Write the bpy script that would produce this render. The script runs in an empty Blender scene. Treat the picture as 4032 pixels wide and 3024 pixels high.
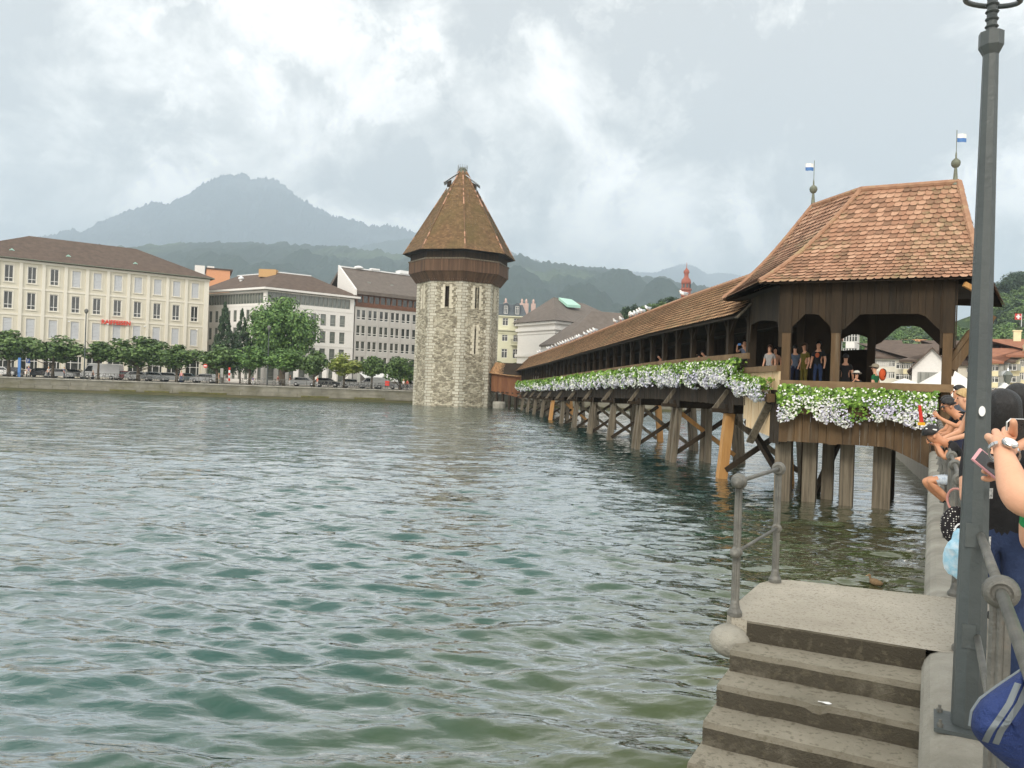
import bpy, math, random
import numpy as np
from mathutils import Vector, Matrix, noise as mnoise
random.seed(7); np.random.seed(7)
R = math.radians
S = bpy.context.scene
COL = S.collection
# ---------------------------------------------------------------- camera
EYE = 3.5                                   # metres above the river
ROLL = R(2.0); FPX = 3150.0
cR, sR = math.cos(ROLL), math.sin(ROLL)
cam_d = bpy.data.cameras.new('camera'); cam = bpy.data.objects.new('camera', cam_d); COL.objects.link(cam)
cam_d.sensor_width = 36; cam_d.lens = FPX/4032*36; cam_d.clip_start = 0.05; cam_d.clip_end = 40000
cam.matrix_world = Matrix(((cR, -sR, 0, 0), (0, 0, -1, 0), (sR, cR, 0, EYE), (0, 0, 0, 1)))
S.camera = cam
S.render.resolution_x, S.render.resolution_y = 1024, 768
def ray(x, y):
    u = (x-2016)/FPX; v = (1512-y)/FPX
    return u*cR-v*sR, u*sR+v*cR
def at(x, y, Y):
    a, b = ray(x, y); return Vector((a*Y, Y, EYE+b*Y))
def atz(x, y, z):
    a, b = ray(x, y); Y = (z-EYE)/b; return Vector((a*Y, Y, z))
# ---------------------------------------------------------------- light
SUN_EL, SUN_AZ = R(34), R(204)              # azimuth clockwise from +Y: behind the left shoulder
W = bpy.data.worlds.new('World'); S.world = W; W.use_nodes = True
nt = W.node_tree; nt.nodes.clear()
def nd(t, k, **kw):
    n = t.nodes.new(k)
    for a, b in kw.items():
        if a in n.inputs: n.inputs[a].default_value = b
        else: setattr(n, a, b)
    return n
def lk(t, a, b): t.links.new(a, b)
def mathn(t, op, a, b=None, c=None, clamp=False):
    n = t.nodes.new('ShaderNodeMath'); n.operation = op; n.use_clamp = clamp
    for i, v in enumerate((a, b, c)):
        if v is None: continue
        if isinstance(v, (int, float)): n.inputs[i].default_value = v
        else: t.links.new(v, n.inputs[i])
    return n.outputs[0]
def vmath(t, op, a, b=None, sc=None):
    n = t.nodes.new('ShaderNodeVectorMath'); n.operation = op
    for i, v in enumerate((a, b)):
        if v is None: continue
        if isinstance(v, (tuple, Vector)): n.inputs[i].default_value = v
        else: t.links.new(v, n.inputs[i])
    if sc is not None: n.inputs['Scale'].default_value = sc
    return n
def ramp(t, fac, stops, interp='LINEAR'):
    n = t.nodes.new('ShaderNodeValToRGB'); n.color_ramp.interpolation = interp
    e = n.color_ramp.elements
    while len(e) < len(stops): e.new(0.5)
    for i, (p, c) in enumerate(stops):
        e[i].position = p; e[i].color = (c[0], c[1], c[2], 1)
    t.links.new(fac, n.inputs[0]); return n.outputs[0]
def noisen(t, vec, scale, detail=5, rough=0.55, dist=0.0, col=False):
    n = t.nodes.new('ShaderNodeTexNoise'); n.inputs['Scale'].default_value = scale
    n.inputs['Detail'].default_value = detail; n.inputs['Roughness'].default_value = rough
    n.inputs['Distortion'].default_value = dist
    if vec is not None: t.links.new(vec, n.inputs['Vector'])
    return n.outputs['Color' if col else 'Fac']
def mixc(t, f, a, b, mode='MIX'):
    n = t.nodes.new('ShaderNodeMix'); n.data_type = 'RGBA'; n.blend_type = mode
    for s, v in ((n.inputs[0], f), (n.inputs[6], a), (n.inputs[7], b)):
        if isinstance(v, (int, float)): s.default_value = v
        elif isinstance(v, tuple): s.default_value = (v[0], v[1], v[2], 1)
        else: t.links.new(v, s)
    return n.outputs[2]
sky = nd(nt, 'ShaderNodeTexSky', sky_type='NISHITA', sun_disc=False, sun_elevation=SUN_EL, sun_rotation=SUN_AZ)
tc = nd(nt, 'ShaderNodeTexCoord'); D0 = tc.outputs['Generated']
sx = nd(nt, 'ShaderNodeSeparateXYZ'); lk(nt, D0, sx.inputs[0])
wrp = noisen(nt, D0, 3.2, 6, 0.6, 0, True)
wrp = vmath(nt, 'SUBTRACT', wrp, (0.5, 0.5, 0.5)).outputs[0]
wv = vmath(nt, 'SCALE', wrp, None, 0.42).outputs[0]
DW = vmath(nt, 'ADD', D0, wv).outputs[0]
# banks of cloud, each a place in the sky: (x, y in the photograph, radius, brightness)
BL = [(2200, 300, .17, -.22), (3300, 150, .18, -.15), (900, 120, .16, .09), (1250, 60, .14, .05), (2350, 700, .20, .18), (2100, 500, .13, .10), (3050, 900, .16, .13), (2700, 300, .13, -.02),
      (3400, 330, .22, -.50), (3050, 180, .15, -.12), (3560, 620, .16, -.28), (1850, 430, .17, -.20), (2450, 200, .16, -.15), (1400, 560, .16, -.13), (980, 360, .06, -.12),
      (350, 450, .25, -.08), (150, 900, .2, .0), (100, 60, .22, -.12), (2500, 800, .05, -.08), (3960, 500, .06, .12), (4000, 950, .12, .2), (700, 720, .1, .03), (2050, 620, .07, -.08), (200, 700, .1, .12)]
acc = None
for px, py, rad, val in BL:
    a, b = ray(px, py); d = Vector((a, 1, b)).normalized()
    dist = vmath(nt, 'DISTANCE', DW, tuple(d)).outputs['Value']
    mr = nd(nt, 'ShaderNodeMapRange', interpolation_type='SMOOTHSTEP'); lk(nt, dist, mr.inputs['Value'])
    mr.inputs['From Min'].default_value = rad*1.35; mr.inputs['From Max'].default_value = 0.0
    mr.inputs['To Min'].default_value = 0; mr.inputs['To Max'].default_value = val
    acc = mr.outputs[0] if acc is None else mathn(nt, 'ADD', acc, mr.outputs[0])
den = mathn(nt, 'ADD', mathn(nt, 'MAXIMUM', sx.outputs[2], 0.0), 0.28)
proj = nd(nt, 'ShaderNodeCombineXYZ')
lk(nt, mathn(nt, 'DIVIDE', sx.outputs[0], den), proj.inputs[0]); lk(nt, mathn(nt, 'DIVIDE', sx.outputs[1], den), proj.inputs[1])
n1 = noisen(nt, proj.outputs[0], 1.9, 8, 0.56, 0.35)
n2 = noisen(nt, D0, 6.0, 10, 0.62, 0.5)
n3 = noisen(nt, DW, 4.2, 9, 0.6, 0.3)
bil = nd(nt, 'ShaderNodeMapRange', interpolation_type='SMOOTHSTEP'); lk(nt, n3, bil.inputs['Value']); bil.inputs['From Min'].default_value = .47; bil.inputs['From Max'].default_value = .56
f = mathn(nt, 'ADD', mathn(nt, 'MULTIPLY', mathn(nt, 'SUBTRACT', n1, 0.5), 1.5), mathn(nt, 'MULTIPLY', mathn(nt, 'SUBTRACT', n2, 0.5), 2.6))
f = mathn(nt, 'ADD', mathn(nt, 'ADD', f, mathn(nt, 'MULTIPLY', acc, 1.55)), 0.43)
f = mathn(nt, 'ADD', f, mathn(nt, 'MULTIPLY', bil.outputs[0], .26))
CLD = ramp(nt, f, [(0.0, (.45, .44, .42)), (0.26, (.65, .63, .59)), (0.46, (.89, .855, .80)), (0.62, (1.09, 1.045, .98)), (0.8, (1.23, 1.18, 1.11)), (1.0, (1.34, 1.29, 1.21))])
cs = vmath(nt, 'SCALE', CLD, None, 10.5).outputs[0]
bg = nd(nt, 'ShaderNodeBackground', Strength=0.115)
lk(nt, mixc(nt, 0.93, sky.outputs[0], cs), bg.inputs[0])
wo = nd(nt, 'ShaderNodeOutputWorld'); lk(nt, bg.outputs[0], wo.inputs[0])
sd = bpy.data.lights.new('sun', 'SUN'); sd.energy = 1.5; sd.angle = R(16); sd.color = (1.0, .95, .86)
sun = bpy.data.objects.new('sun', sd); COL.objects.link(sun)
sv = Vector((math.sin(SUN_AZ)*math.cos(SUN_EL), math.cos(SUN_AZ)*math.cos(SUN_EL), math.sin(SUN_EL)))
sun.rotation_euler = (-sv).to_track_quat('-Z', 'Y').to_euler(); sun.location = (0, -20, 60)
S.view_settings.view_transform = 'Standard'; S.view_settings.look = 'None'
S.view_settings.exposure = 0.42; S.view_settings.gamma = 1.0
S.render.engine = 'CYCLES'
S.cycles.max_bounces = 6; S.cycles.diffuse_bounces = 3; S.cycles.glossy_bounces = 3; S.cycles.transparent_max_bounces = 8
S.cycles.volume_bounces = 2
# ---------------------------------------------------------------- helpers
def lin(r, g, b):
    f = lambda c: (c/255/12.92 if c <= 10 else ((c/255+.055)/1.055)**2.4)
    return (f(r), f(g), f(b))
def tag(o, label=None, cat=None, group=None, kind=None):
    if label: o['label'] = label
    if cat: o['category'] = cat
    if group: o['group'] = group
    if kind: o['kind'] = kind
    return o
ORD = ['first', 'second', 'third', 'fourth', 'fifth', 'sixth', 'seventh', 'eighth', 'ninth', 'tenth', 'eleventh', 'twelfth', 'thirteenth', 'fourteenth', 'fifteenth', 'sixteenth', 'seventeenth', 'eighteenth', 'nineteenth', 'twentieth']
def nth(i): return ORD[i] if i < 20 else ('twenty ' if i < 29 else 'thirty ' if i < 39 else 'forty ')+ORD[(i+1) % 10-1] if (i+1) % 10 else {29: 'thirtieth', 39: 'fortieth', 49: 'fiftieth'}[i]
def empty(name, loc=(0, 0, 0), rz=0, label=None, cat=None, group=None):
    o = bpy.data.objects.new(name, None); COL.objects.link(o)
    o.location = loc; o.rotation_euler = (0, 0, rz); o.empty_display_size = .2
    tag(o, label, cat, group); return o
def matw(o):
    return Matrix.Translation(o.location) @ o.rotation_euler.to_matrix().to_4x4() @ Matrix.Diagonal((*o.scale, 1))
def wmat(o):
    M = o.matrix_parent_inverse @ matw(o) if o.parent else matw(o)
    return wmat(o.parent) @ M if o.parent else M
def link(name, me, mats, parent=None, world=True):
    o = bpy.data.objects.new(name, me); COL.objects.link(o)
    for m in (mats if isinstance(mats, (list, tuple)) else [mats]):
        if m: me.materials.append(m)
    if parent is not None:
        o.parent = parent
        if world:
            o.matrix_parent_inverse = wmat(parent).inverted()
    return o
class MB:
    def __init__(s): s.v = []; s.f = []; s.m = []; s.mi = 0
    def add(s, vs, fs):
        n = len(s.v); s.v += [tuple(v) for v in vs]; s.f += [tuple(n+i for i in f) for f in fs]; s.m += [s.mi]*len(fs); return s
    def hexa(s, p): return s.add(p, [(0, 3, 2, 1), (4, 5, 6, 7), (0, 1, 5, 4), (1, 2, 6, 5), (2, 3, 7, 6), (3, 0, 4, 7)])
    def box(s, x0, x1, y0, y1, z0, z1):
        return s.hexa([(x0, y0, z0), (x1, y0, z0), (x1, y1, z0), (x0, y1, z0), (x0, y0, z1), (x1, y0, z1), (x1, y1, z1), (x0, y1, z1)])
    def beam(s, a, b, w, h, up=(0, 0, 1)):
        a = Vector(a); b = Vector(b); d = (b-a).normalized(); up = Vector(up)
        if abs(d.dot(up)) > .98: up = Vector((0, 1, 0))
        x = d.cross(up).normalized()*w/2; y = x.cross(d).normalized()*h/2
        return s.hexa([a-x-y, a+x-y, a+x+y, a-x+y, b-x-y, b+x-y, b+x+y, b-x+y])
    def quad(s, a, b, c, d): return s.add([a, b, c, d], [(0, 1, 2, 3)])
    def poly(s, p): return s.add(p, [tuple(range(len(p)))])
    def tube(s, pts, r, seg=8, cap=True):
        pts = [Vector(p) for p in pts]; rs = r if isinstance(r, (list, tuple)) else [r]*len(pts)
        V = []; F = []; prev = None
        for i, p in enumerate(pts):
            d = (pts[min(i+1, len(pts)-1)]-pts[max(i-1, 0)]).normalized()
            if prev is None:
                u = Vector((0, 0, 1)) if abs(d.z) < .9 else Vector((1, 0, 0)); x = d.cross(u).normalized()
            else: x = (prev-d*prev.dot(d)).normalized()
            prev = x; y = d.cross(x)
            V += [p+(x*math.cos(2*math.pi*k/seg)+y*math.sin(2*math.pi*k/seg))*rs[i] for k in range(seg)]
        for i in range(len(pts)-1):
            F += [(i*seg+k, i*seg+(k+1) % seg, (i+1)*seg+(k+1) % seg, (i+1)*seg+k) for k in range(seg)]
        if cap: F += [tuple(range(seg-1, -1, -1)), tuple(range((len(pts)-1)*seg, len(pts)*seg))]
        return s.add(V, F)
    def lathe(s, prof, o=(0, 0, 0), axis=(0, 0, 1), seg=16, ph=0.0):
        a = Vector(axis).normalized(); o = Vector(o)
        x = a.cross(Vector((1, 0, 0)) if abs(a.x) < .9 else Vector((0, 1, 0))).normalized(); y = a.cross(x)
        V = [o+a*h+(x*math.cos(ph+2*math.pi*k/seg)+y*math.sin(ph+2*math.pi*k/seg))*r for r, h in prof for k in range(seg)]
        F = [(i*seg+k, i*seg+(k+1) % seg, (i+1)*seg+(k+1) % seg, (i+1)*seg+k) for i in range(len(prof)-1) for k in range(seg)]
        F += [tuple(range(seg-1, -1, -1)), tuple(range((len(prof)-1)*seg, len(prof)*seg))]
        return s.add(V, F)
    def sphere(s, c, r, seg=12, sc=(1, 1, 1), n=8):
        V = []; F = []
        for i in range(n+1):
            t = math.pi*i/n
            for k in range(seg):
                p = 2*math.pi*k/seg
                V.append((c[0]+r*sc[0]*math.sin(t)*math.cos(p), c[1]+r*sc[1]*math.sin(t)*math.sin(p), c[2]+r*sc[2]*math.cos(t)))
        for i in range(n): F += [(i*seg+k, (i+1)*seg+k, (i+1)*seg+(k+1) % seg, i*seg+(k+1) % seg) for k in range(seg)]
        return s.add(V, F)
    def torus(s, c, r1, r2, axis=(0, 0, 1), seg=20, n=6, a0=0, a1=2*math.pi):
        a = Vector(axis).normalized(); x = a.cross(Vector((1, 0, 0)) if abs(a.x) < .9 else Vector((0, 1, 0))).normalized(); y = a.cross(x)
        full = abs(a1-a0-2*math.pi) < 1e-6
        pts = [Vector(c)+(x*math.cos(t)+y*math.sin(t))*r1 for t in [a0+(a1-a0)*i/seg for i in range(seg+1)]]
        return s.tube(pts, r2, n, not full)
    def prism(s, poly, y0, y1, f=lambda x, y, z: (x, y, z)):
        n = len(poly); V = [f(p[0], y0, p[1]) for p in poly]+[f(p[0], y1, p[1]) for p in poly]
        return s.add(V, [tuple(range(n-1, -1, -1)), tuple(range(n, 2*n))]+[(i, (i+1) % n, n+(i+1) % n, n+i) for i in range(n)])
    def mesh(s, name, smooth=False):
        me = bpy.data.meshes.new(name); me.from_pydata(s.v, [], s.f); me.validate()
        if len(set(s.m)) > 1 and len(me.polygons) == len(s.m): me.polygons.foreach_set('material_index', s.m)
        if smooth: me.polygons.foreach_set('use_smooth', [True]*len(me.polygons))
        me.update(); return me
    def build(s, name, mats, parent=None, world=True, smooth=False):
        return link(name, s.mesh(name, smooth), mats, parent, world)
def polys_np(name, V, k):
    """V: (N,k,3) array of loose polygons"""
    N = len(V); me = bpy.data.meshes.new(name)
    me.vertices.add(N*k); me.vertices.foreach_set('co', np.ascontiguousarray(V, dtype=np.float32).ravel())
    me.loops.add(N*k); me.loops.foreach_set('vertex_index', np.arange(N*k, dtype=np.int32))
    me.polygons.add(N); me.polygons.foreach_set('loop_start', np.arange(0, N*k, k, dtype=np.int32))
    me.update(calc_edges=True); return me
def grid_np(name, X, Y, Z, smooth=True):
    h, w = X.shape; me = bpy.data.meshes.new(name)
    co = np.stack([X, Y, Z], -1).reshape(-1, 3).astype(np.float32)
    me.vertices.add(h*w); me.vertices.foreach_set('co', co.ravel())
    i = np.arange((h-1)*(w-1)); r = i//(w-1); c = i % (w-1); a = r*w+c
    q = np.stack([a, a+1, a+w+1, a+w], -1).astype(np.int32)
    me.loops.add(q.size); me.loops.foreach_set('vertex_index', q.ravel())
    me.polygons.add(len(q)); me.polygons.foreach_set('loop_start', np.arange(0, q.size, 4, dtype=np.int32))
    if smooth: me.polygons.foreach_set('use_smooth', np.ones(len(q), dtype=bool))
    me.update(calc_edges=True); return me
# ---------------------------------------------------------------- materials
MATS = {}
def mat(name, c1, c2=None, scale=3.0, rough=.8, bump=0.0, metal=0.0, island=0.0, stretch=(1, 1, 1), c3=None, spec=None, bscale=None, extra=None):
    m = bpy.data.materials.new(name); m.use_nodes = True; t = m.node_tree; b = t.nodes['Principled BSDF']
    b.inputs['Roughness'].default_value = rough; b.inputs['Metallic'].default_value = metal
    if spec is not None: b.inputs['Specular IOR Level'].default_value = spec
    c2 = c2 or tuple(x*.8 for x in c1)
    tcn = t.nodes.new('ShaderNodeTexCoord'); mp = t.nodes.new('ShaderNodeMapping'); mp.inputs['Scale'].default_value = stretch
    lk(t, tcn.outputs['Object'], mp.inputs[0]); vec = mp.outputs[0]
    n = noisen(t, vec, scale, 6, .6)
    fac = mathn(t, 'MULTIPLY_ADD', mathn(t, 'SUBTRACT', n, .5), 2.2, .5, True)
    stops = [(0, c1), (1, c2)] if not c3 else [(0, c1), (.5, c2), (1, c3)]
    if island > 0:
        g = t.nodes.new('ShaderNodeNewGeometry')
        fac = mathn(t, 'ADD', mathn(t, 'MULTIPLY', fac, 1-island), mathn(t, 'MULTIPLY', g.outputs['Random Per Island'], island))
    col = ramp(t, fac, stops)
    if extra: col = extra(t, vec, col)
    lk(t, col, b.inputs['Base Color'])
    if bump > 0:
        nb = noisen(t, vec, bscale or scale*6, 4, .65); bn = t.nodes.new('ShaderNodeBump'); bn.inputs['Strength'].default_value = min(1, bump)
        bn.inputs['Distance'].default_value = .02 if bump <= 1 else .02*bump
        lk(t, nb, bn.inputs['Height']); lk(t, bn.outputs[0], b.inputs['Normal'])
    MATS[name] = m; return m
def plain(name, rgb, rough=.7, metal=0, **k): return mat(name, rgb, tuple(x*.88 for x in rgb), 4, rough, metal=metal, **k)
def stain(scale, col, lo=.55, hi=.75, stretch=None, amt=1.0):
    def fn(t, vec, c):
        v = vec
        if stretch:
            mp = t.nodes.new('ShaderNodeMapping'); mp.inputs['Scale'].default_value = stretch; lk(t, vec, mp.inputs[0]); v = mp.outputs[0]
        n = noisen(t, v, scale, 7, .65)
        mr = nd(t, 'ShaderNodeMapRange'); lk(t, n, mr.inputs['Value']); mr.inputs['From Min'].default_value = lo; mr.inputs['From Max'].default_value = hi
        mr.inputs['To Max'].default_value = amt
        return mixc(t, mr.outputs[0], c, col)
    return fn
# wood: island random per plank + streaks along z
WD_dark = mat('weathered_dark_timber', lin(26, 21, 13), lin(62, 48, 31), 2.0, .92, .5, island=.45, stretch=(4, 4, .6))
WD_mid = mat('brown_timber', lin(60, 46, 29), lin(106, 83, 55), 2.0, .88, .5, island=.45, stretch=(4, 4, .6), extra=stain(1.5, lin(128, 122, 108), .55, .8, (1, 1, .4), .6))
WD_rail = mat('rail_timber', lin(96, 72, 46), lin(140, 116, 84), 2.0, .8, .4, island=.3)
WD_light = mat('pale_new_timber', lin(218, 186, 142), lin(234, 208, 168), 2.0, .7, .3, island=.5, stretch=(5, 5, .5))
WD_orange = mat('orange_new_timber', lin(166, 118, 66), lin(196, 150, 90), 2.0, .7, .3, stretch=(5, 5, .5), extra=stain(1.2, lin(120, 84, 46), .55, .8, (1, 1, .4), .7))
WD_grey = mat('silvered_timber', lin(84, 74, 60), lin(134, 124, 106), 2.0, .9, .6, island=.3, stretch=(6, 6, .5), extra=stain(1.2, lin(52, 43, 32), .45, .7, (1.5, 1.5, .35), .85))
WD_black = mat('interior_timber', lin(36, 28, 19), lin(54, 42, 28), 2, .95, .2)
def moss(t, vec, c):
    n = noisen(t, vec, .55, 7, .7); n2 = noisen(t, vec, 5, 4, .6)
    k = mathn(t, 'ADD', n, mathn(t, 'MULTIPLY', mathn(t, 'SUBTRACT', n2, .5), .6))
    mr = nd(t, 'ShaderNodeMapRange'); lk(t, k, mr.inputs['Value']); mr.inputs['From Min'].default_value = .52; mr.inputs['From Max'].default_value = .76; mr.inputs['To Max'].default_value = .8
    return mixc(t, mr.outputs[0], c, lin(128, 124, 88))
TILE = mat('clay_roof_tiles', lin(112, 88, 68), lin(164, 122, 96), 3, .85, .4, island=.7, c3=lin(196, 158, 130), extra=moss)
TILE_far = mat('old_clay_tiles', lin(122, 92, 62), lin(168, 128, 88), 3, .85, .4, island=.75, c3=lin(198, 158, 118), extra=moss)
RIDGE = mat('ridge_tiles', lin(146, 108, 84), lin(176, 138, 110), 4, .85, .3, extra=stain(2, lin(150, 140, 100), .55, .75))
COPPER = mat('grey_copper', lin(92, 98, 86), lin(128, 130, 112), 6, .6, .2, metal=.3)
CONC = mat('quay_concrete', lin(128, 125, 114), lin(172, 168, 156), 2.2, .9, .9, bscale=40, extra=stain(.9, lin(112, 108, 94), .5, .75, None, .7))
def stepdirt_shade(t, vec, c):  # riser dirt, thickened on upright faces to paint extra shade into the colour
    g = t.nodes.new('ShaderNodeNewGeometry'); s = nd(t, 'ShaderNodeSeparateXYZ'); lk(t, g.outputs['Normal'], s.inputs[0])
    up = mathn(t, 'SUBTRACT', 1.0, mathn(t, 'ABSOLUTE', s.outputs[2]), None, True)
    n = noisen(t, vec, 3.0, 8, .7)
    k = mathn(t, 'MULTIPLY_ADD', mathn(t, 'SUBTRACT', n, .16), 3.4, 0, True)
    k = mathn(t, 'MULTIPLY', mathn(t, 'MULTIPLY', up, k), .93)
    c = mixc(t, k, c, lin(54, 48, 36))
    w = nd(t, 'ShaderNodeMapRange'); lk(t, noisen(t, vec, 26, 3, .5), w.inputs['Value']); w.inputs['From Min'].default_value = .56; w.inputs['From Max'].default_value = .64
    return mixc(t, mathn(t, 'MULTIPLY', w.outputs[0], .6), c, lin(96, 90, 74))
STEP = mat('step_concrete', lin(122, 117, 102), lin(166, 159, 142), 1.6, .95, 1.0, bscale=60, extra=stepdirt_shade)
PLAT = mat('landing_concrete', lin(158, 151, 136), lin(186, 179, 164), 1.4, .95, .8, bscale=70, extra=stain(48, lin(112, 104, 90), .54, .64, None, .7))
IRON = mat('grey_painted_iron', lin(88, 88, 83), lin(128, 126, 118), 9, .5, .35, metal=.25, extra=stain(9, lin(120, 100, 78), .62, .75, None, .6))
LAMPP = mat('lamp_post_paint', lin(64, 70, 70), lin(78, 84, 83), 3, .45, .25, extra=stain(14, lin(150, 150, 142), .70, .76, (1, 1, .3), .7))
SLATE = mat('dark_slate', lin(74, 82, 88), lin(96, 104, 108), 3, .6, .2)
ROOF_B = mat('brown_tile_roof', lin(80, 67, 58), lin(104, 88, 76), 1.2, .9, .5, stretch=(1, 1, 1), bscale=9)
ROOF_G = mat('grey_brown_roof', lin(96, 88, 80), lin(116, 106, 98), 1.2, .9, .4, bscale=9)
ROOF_R = mat('red_brown_roof', lin(134, 88, 66), lin(162, 110, 84), 1.2, .9, .4, bscale=9)
WHITE = plain('white_render', lin(232, 228, 222), .85)
CREAM = mat('cream_render', lin(206, 199, 180), lin(214, 208, 190), .6, .9, .2)
CREAM2 = mat('pale_pilaster_stone', lin(222, 216, 200), lin(228, 222, 208), .6, .9)
GREYW = mat('grey_facade_panels', lin(176, 172, 166), lin(188, 184, 178), .8, .8)
YELLOWR = plain('pale_yellow_render', lin(232, 220, 180), .85)
GREENR = mat('pale_green_stone', lin(206, 204, 176), lin(216, 214, 188), 1, .85)
BLUER = plain('pale_blue_render', lin(214, 220, 224), .85)
BROWNF = mat('brown_metal_cladding', lin(92, 58, 38), lin(112, 74, 50), 2, .5)
FRAME = plain('white_window_frame', lin(236, 234, 228), .5)
FRAMEG = plain('grey_window_frame', lin(150, 150, 142), .5)
GLASS = mat('dark_window_glass', lin(34, 36, 34), lin(72, 74, 70), .8, .08, spec=.8)
GLASS2 = mat('curtained_window_glass', lin(70, 78, 72), lin(130, 134, 126), .9, .1, spec=.8)
BLIND = plain('lowered_grey_blind', lin(196, 198, 200), .6)
STONEQ = mat('river_wall_stone', lin(98, 95, 84), lin(142, 138, 124), .5, .95, 1.0, bscale=3, extra=stain(.35, lin(92, 88, 62), .45, .7, (1, 1, 2.2), .8))
ASPH = mat('asphalt', (.05, .05, .048), (.07, .068, .064), 2, .95, .3)
PAVE = mat('pavement', lin(140, 134, 124), lin(156, 150, 138), 2, .95, .3)
GROUND = mat('ground_soil', lin(96, 104, 70), lin(120, 120, 92), .01, 1)
SKIN = mat('skin', lin(206, 152, 120), lin(222, 170, 138), 10, .5, .1)
SKIN2 = mat('tanned_skin', lin(184, 126, 92), lin(202, 146, 110), 10, .5, .1)
BLACKH = mat('black_hair', lin(10, 9, 8), lin(26, 22, 20), 30, .45, .4, stretch=(1, 1, .15))
BROWNH = mat('brown_hair', lin(60, 42, 30), lin(84, 62, 44), 30, .45, .6, stretch=(1, 1, .15))
BLONDE = mat('blonde_hair', lin(168, 134, 84), lin(206, 176, 124), 30, .45, .6, stretch=(1, 1, .15))
RUBBER = plain('black_rubber', (.012, .012, .012), .7)
DARKG = mat('tinted_glass', (.012, .014, .016), (.03, .034, .036), 2, .05, spec=.8)
CHROME = plain('bright_steel', lin(200, 200, 198), .25, 1)
RED = plain('red_paint', lin(206, 52, 38), .5); WHITEP = plain('white_paint', lin(238, 238, 236), .35); BLUEP = plain('blue_paint', lin(70, 120, 180), .5)
CLOTH = {}
def cloth(r, g, b):
    k = (r, g, b)
    if k not in CLOTH: CLOTH[k] = mat('cloth_%d' % len(CLOTH), lin(*k), tuple(x*.75 for x in lin(*k)), 12, .9, .4, bscale=30)
    return CLOTH[k]
def PAINT(r, g, b):
    k = ('p', r, g, b)
    if k not in CLOTH: CLOTH[k] = plain('car_paint', lin(r, g, b), .25)
    return CLOTH[k]
LEAF = [mat('tree_leaves', lin(40, 60, 28), lin(78, 104, 50), .9, .6, island=.7, c3=lin(122, 146, 80)),
        mat('yellowing_leaves', lin(74, 86, 34), lin(124, 138, 56), .9, .6, island=.6, c3=lin(160, 160, 76)),
        mat('dark_conifer_needles', lin(34, 50, 32), lin(54, 76, 48), .9, .7, island=.6, c3=lin(78, 100, 64)),
        mat('fresh_leaves', lin(46, 74, 32), lin(84, 118, 54), .9, .6, island=.7, c3=lin(132, 162, 84))]
for L_ in LEAF:
    b_ = L_.node_tree.nodes['Principled BSDF']
    b_.inputs['Transmission Weight'].default_value = 0.0; b_.inputs['Subsurface Weight'].default_value = 0.0
BARK = mat('tree_bark', lin(74, 64, 52), lin(104, 94, 78), 4, .95, .6)
FLEAF = mat('flower_box_leaves', lin(52, 84, 26), lin(108, 146, 50), 5, .6, island=.8, c3=lin(158, 188, 84))
PETW = mat('white_blossom', lin(226, 228, 214), lin(244, 244, 236), 5, .6, island=.5)
PETL = mat('lilac_blossom', lin(186, 182, 204), lin(214, 211, 224), 5, .6, island=.8, c3=lin(236, 235, 240))
PETP = mat('peach_blossom', lin(220, 172, 140), lin(230, 190, 160), 5, .6)
# ================================================================ SETTING: ground, river, banks
QS, QC = math.sin(R(27.65)), math.cos(R(27.65))          # direction of the near quay
def Q(s, t, z): return Vector((QS*s+QC*t, QC*s-QS*t, z))
QZ = 1.95
MB().box(-12500, 12500, -300, 12500, -4.2, -4.0).build('riverbed', GROUND); tag(bpy.data.objects['riverbed'], kind='structure')
# water: real waves near the quay, finer ripples everywhere
def wavefield(X, Y, cell):
    Z = np.zeros_like(X); rs = np.random.RandomState(3); cell = np.maximum(cell, .03)
    for i in range(90):
        lam = 0.28*(26 ** (i/89.0)); th = rs.normal(R(84), R(17)); k = 2*math.pi/lam
        amp = 0.0145*lam**0.86*(0.6+0.8*rs.rand()); ph = rs.rand()*6.28
        if lam > .9: amp *= (.9/lam)**.75
        else: amp *= 1.22
        kx, ky = k*math.cos(th), k*math.sin(th)
        q = kx*X+ky*Y+ph+0.9*np.sin(0.23*X+0.31*Y+i)+.5*np.sin(.71*X-.37*Y+2*i)
        fade = np.clip((lam/cell-2.2)/2.5, 0, 1)
        w = np.sin(q)+.34*np.sin(2*q)+.08*np.sin(3*q)
        Z += amp*w*fade*.34
    return Z
nr, nc = 930, 980
Yr = 1.5*(150/1.5)**(np.linspace(0, 1, nr)**1.0)
A = np.linspace(-1.35, .72, nc)
Yg, Ag = np.meshgrid(Yr, A, indexing='ij'); Xg = Ag*Yg
Xg = np.minimum(Xg, (.4641/.8858)*Yg+.15+np.maximum(0, Yg-34)*.4)
cell = np.maximum(np.gradient(Yg, axis=0), 0.002*Yg)
Zg = wavefield(Xg, Yg, cell)
gust = np.array([[0.0]])
gx = .75+.45*np.sin(.11*Xg+.05*Yg+1)*np.sin(.07*Yg-.06*Xg)
Zg = Zg*np.clip(gx, .35, 1.25)
wm = grid_np('river_water', Xg, Yg, Zg)
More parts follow.
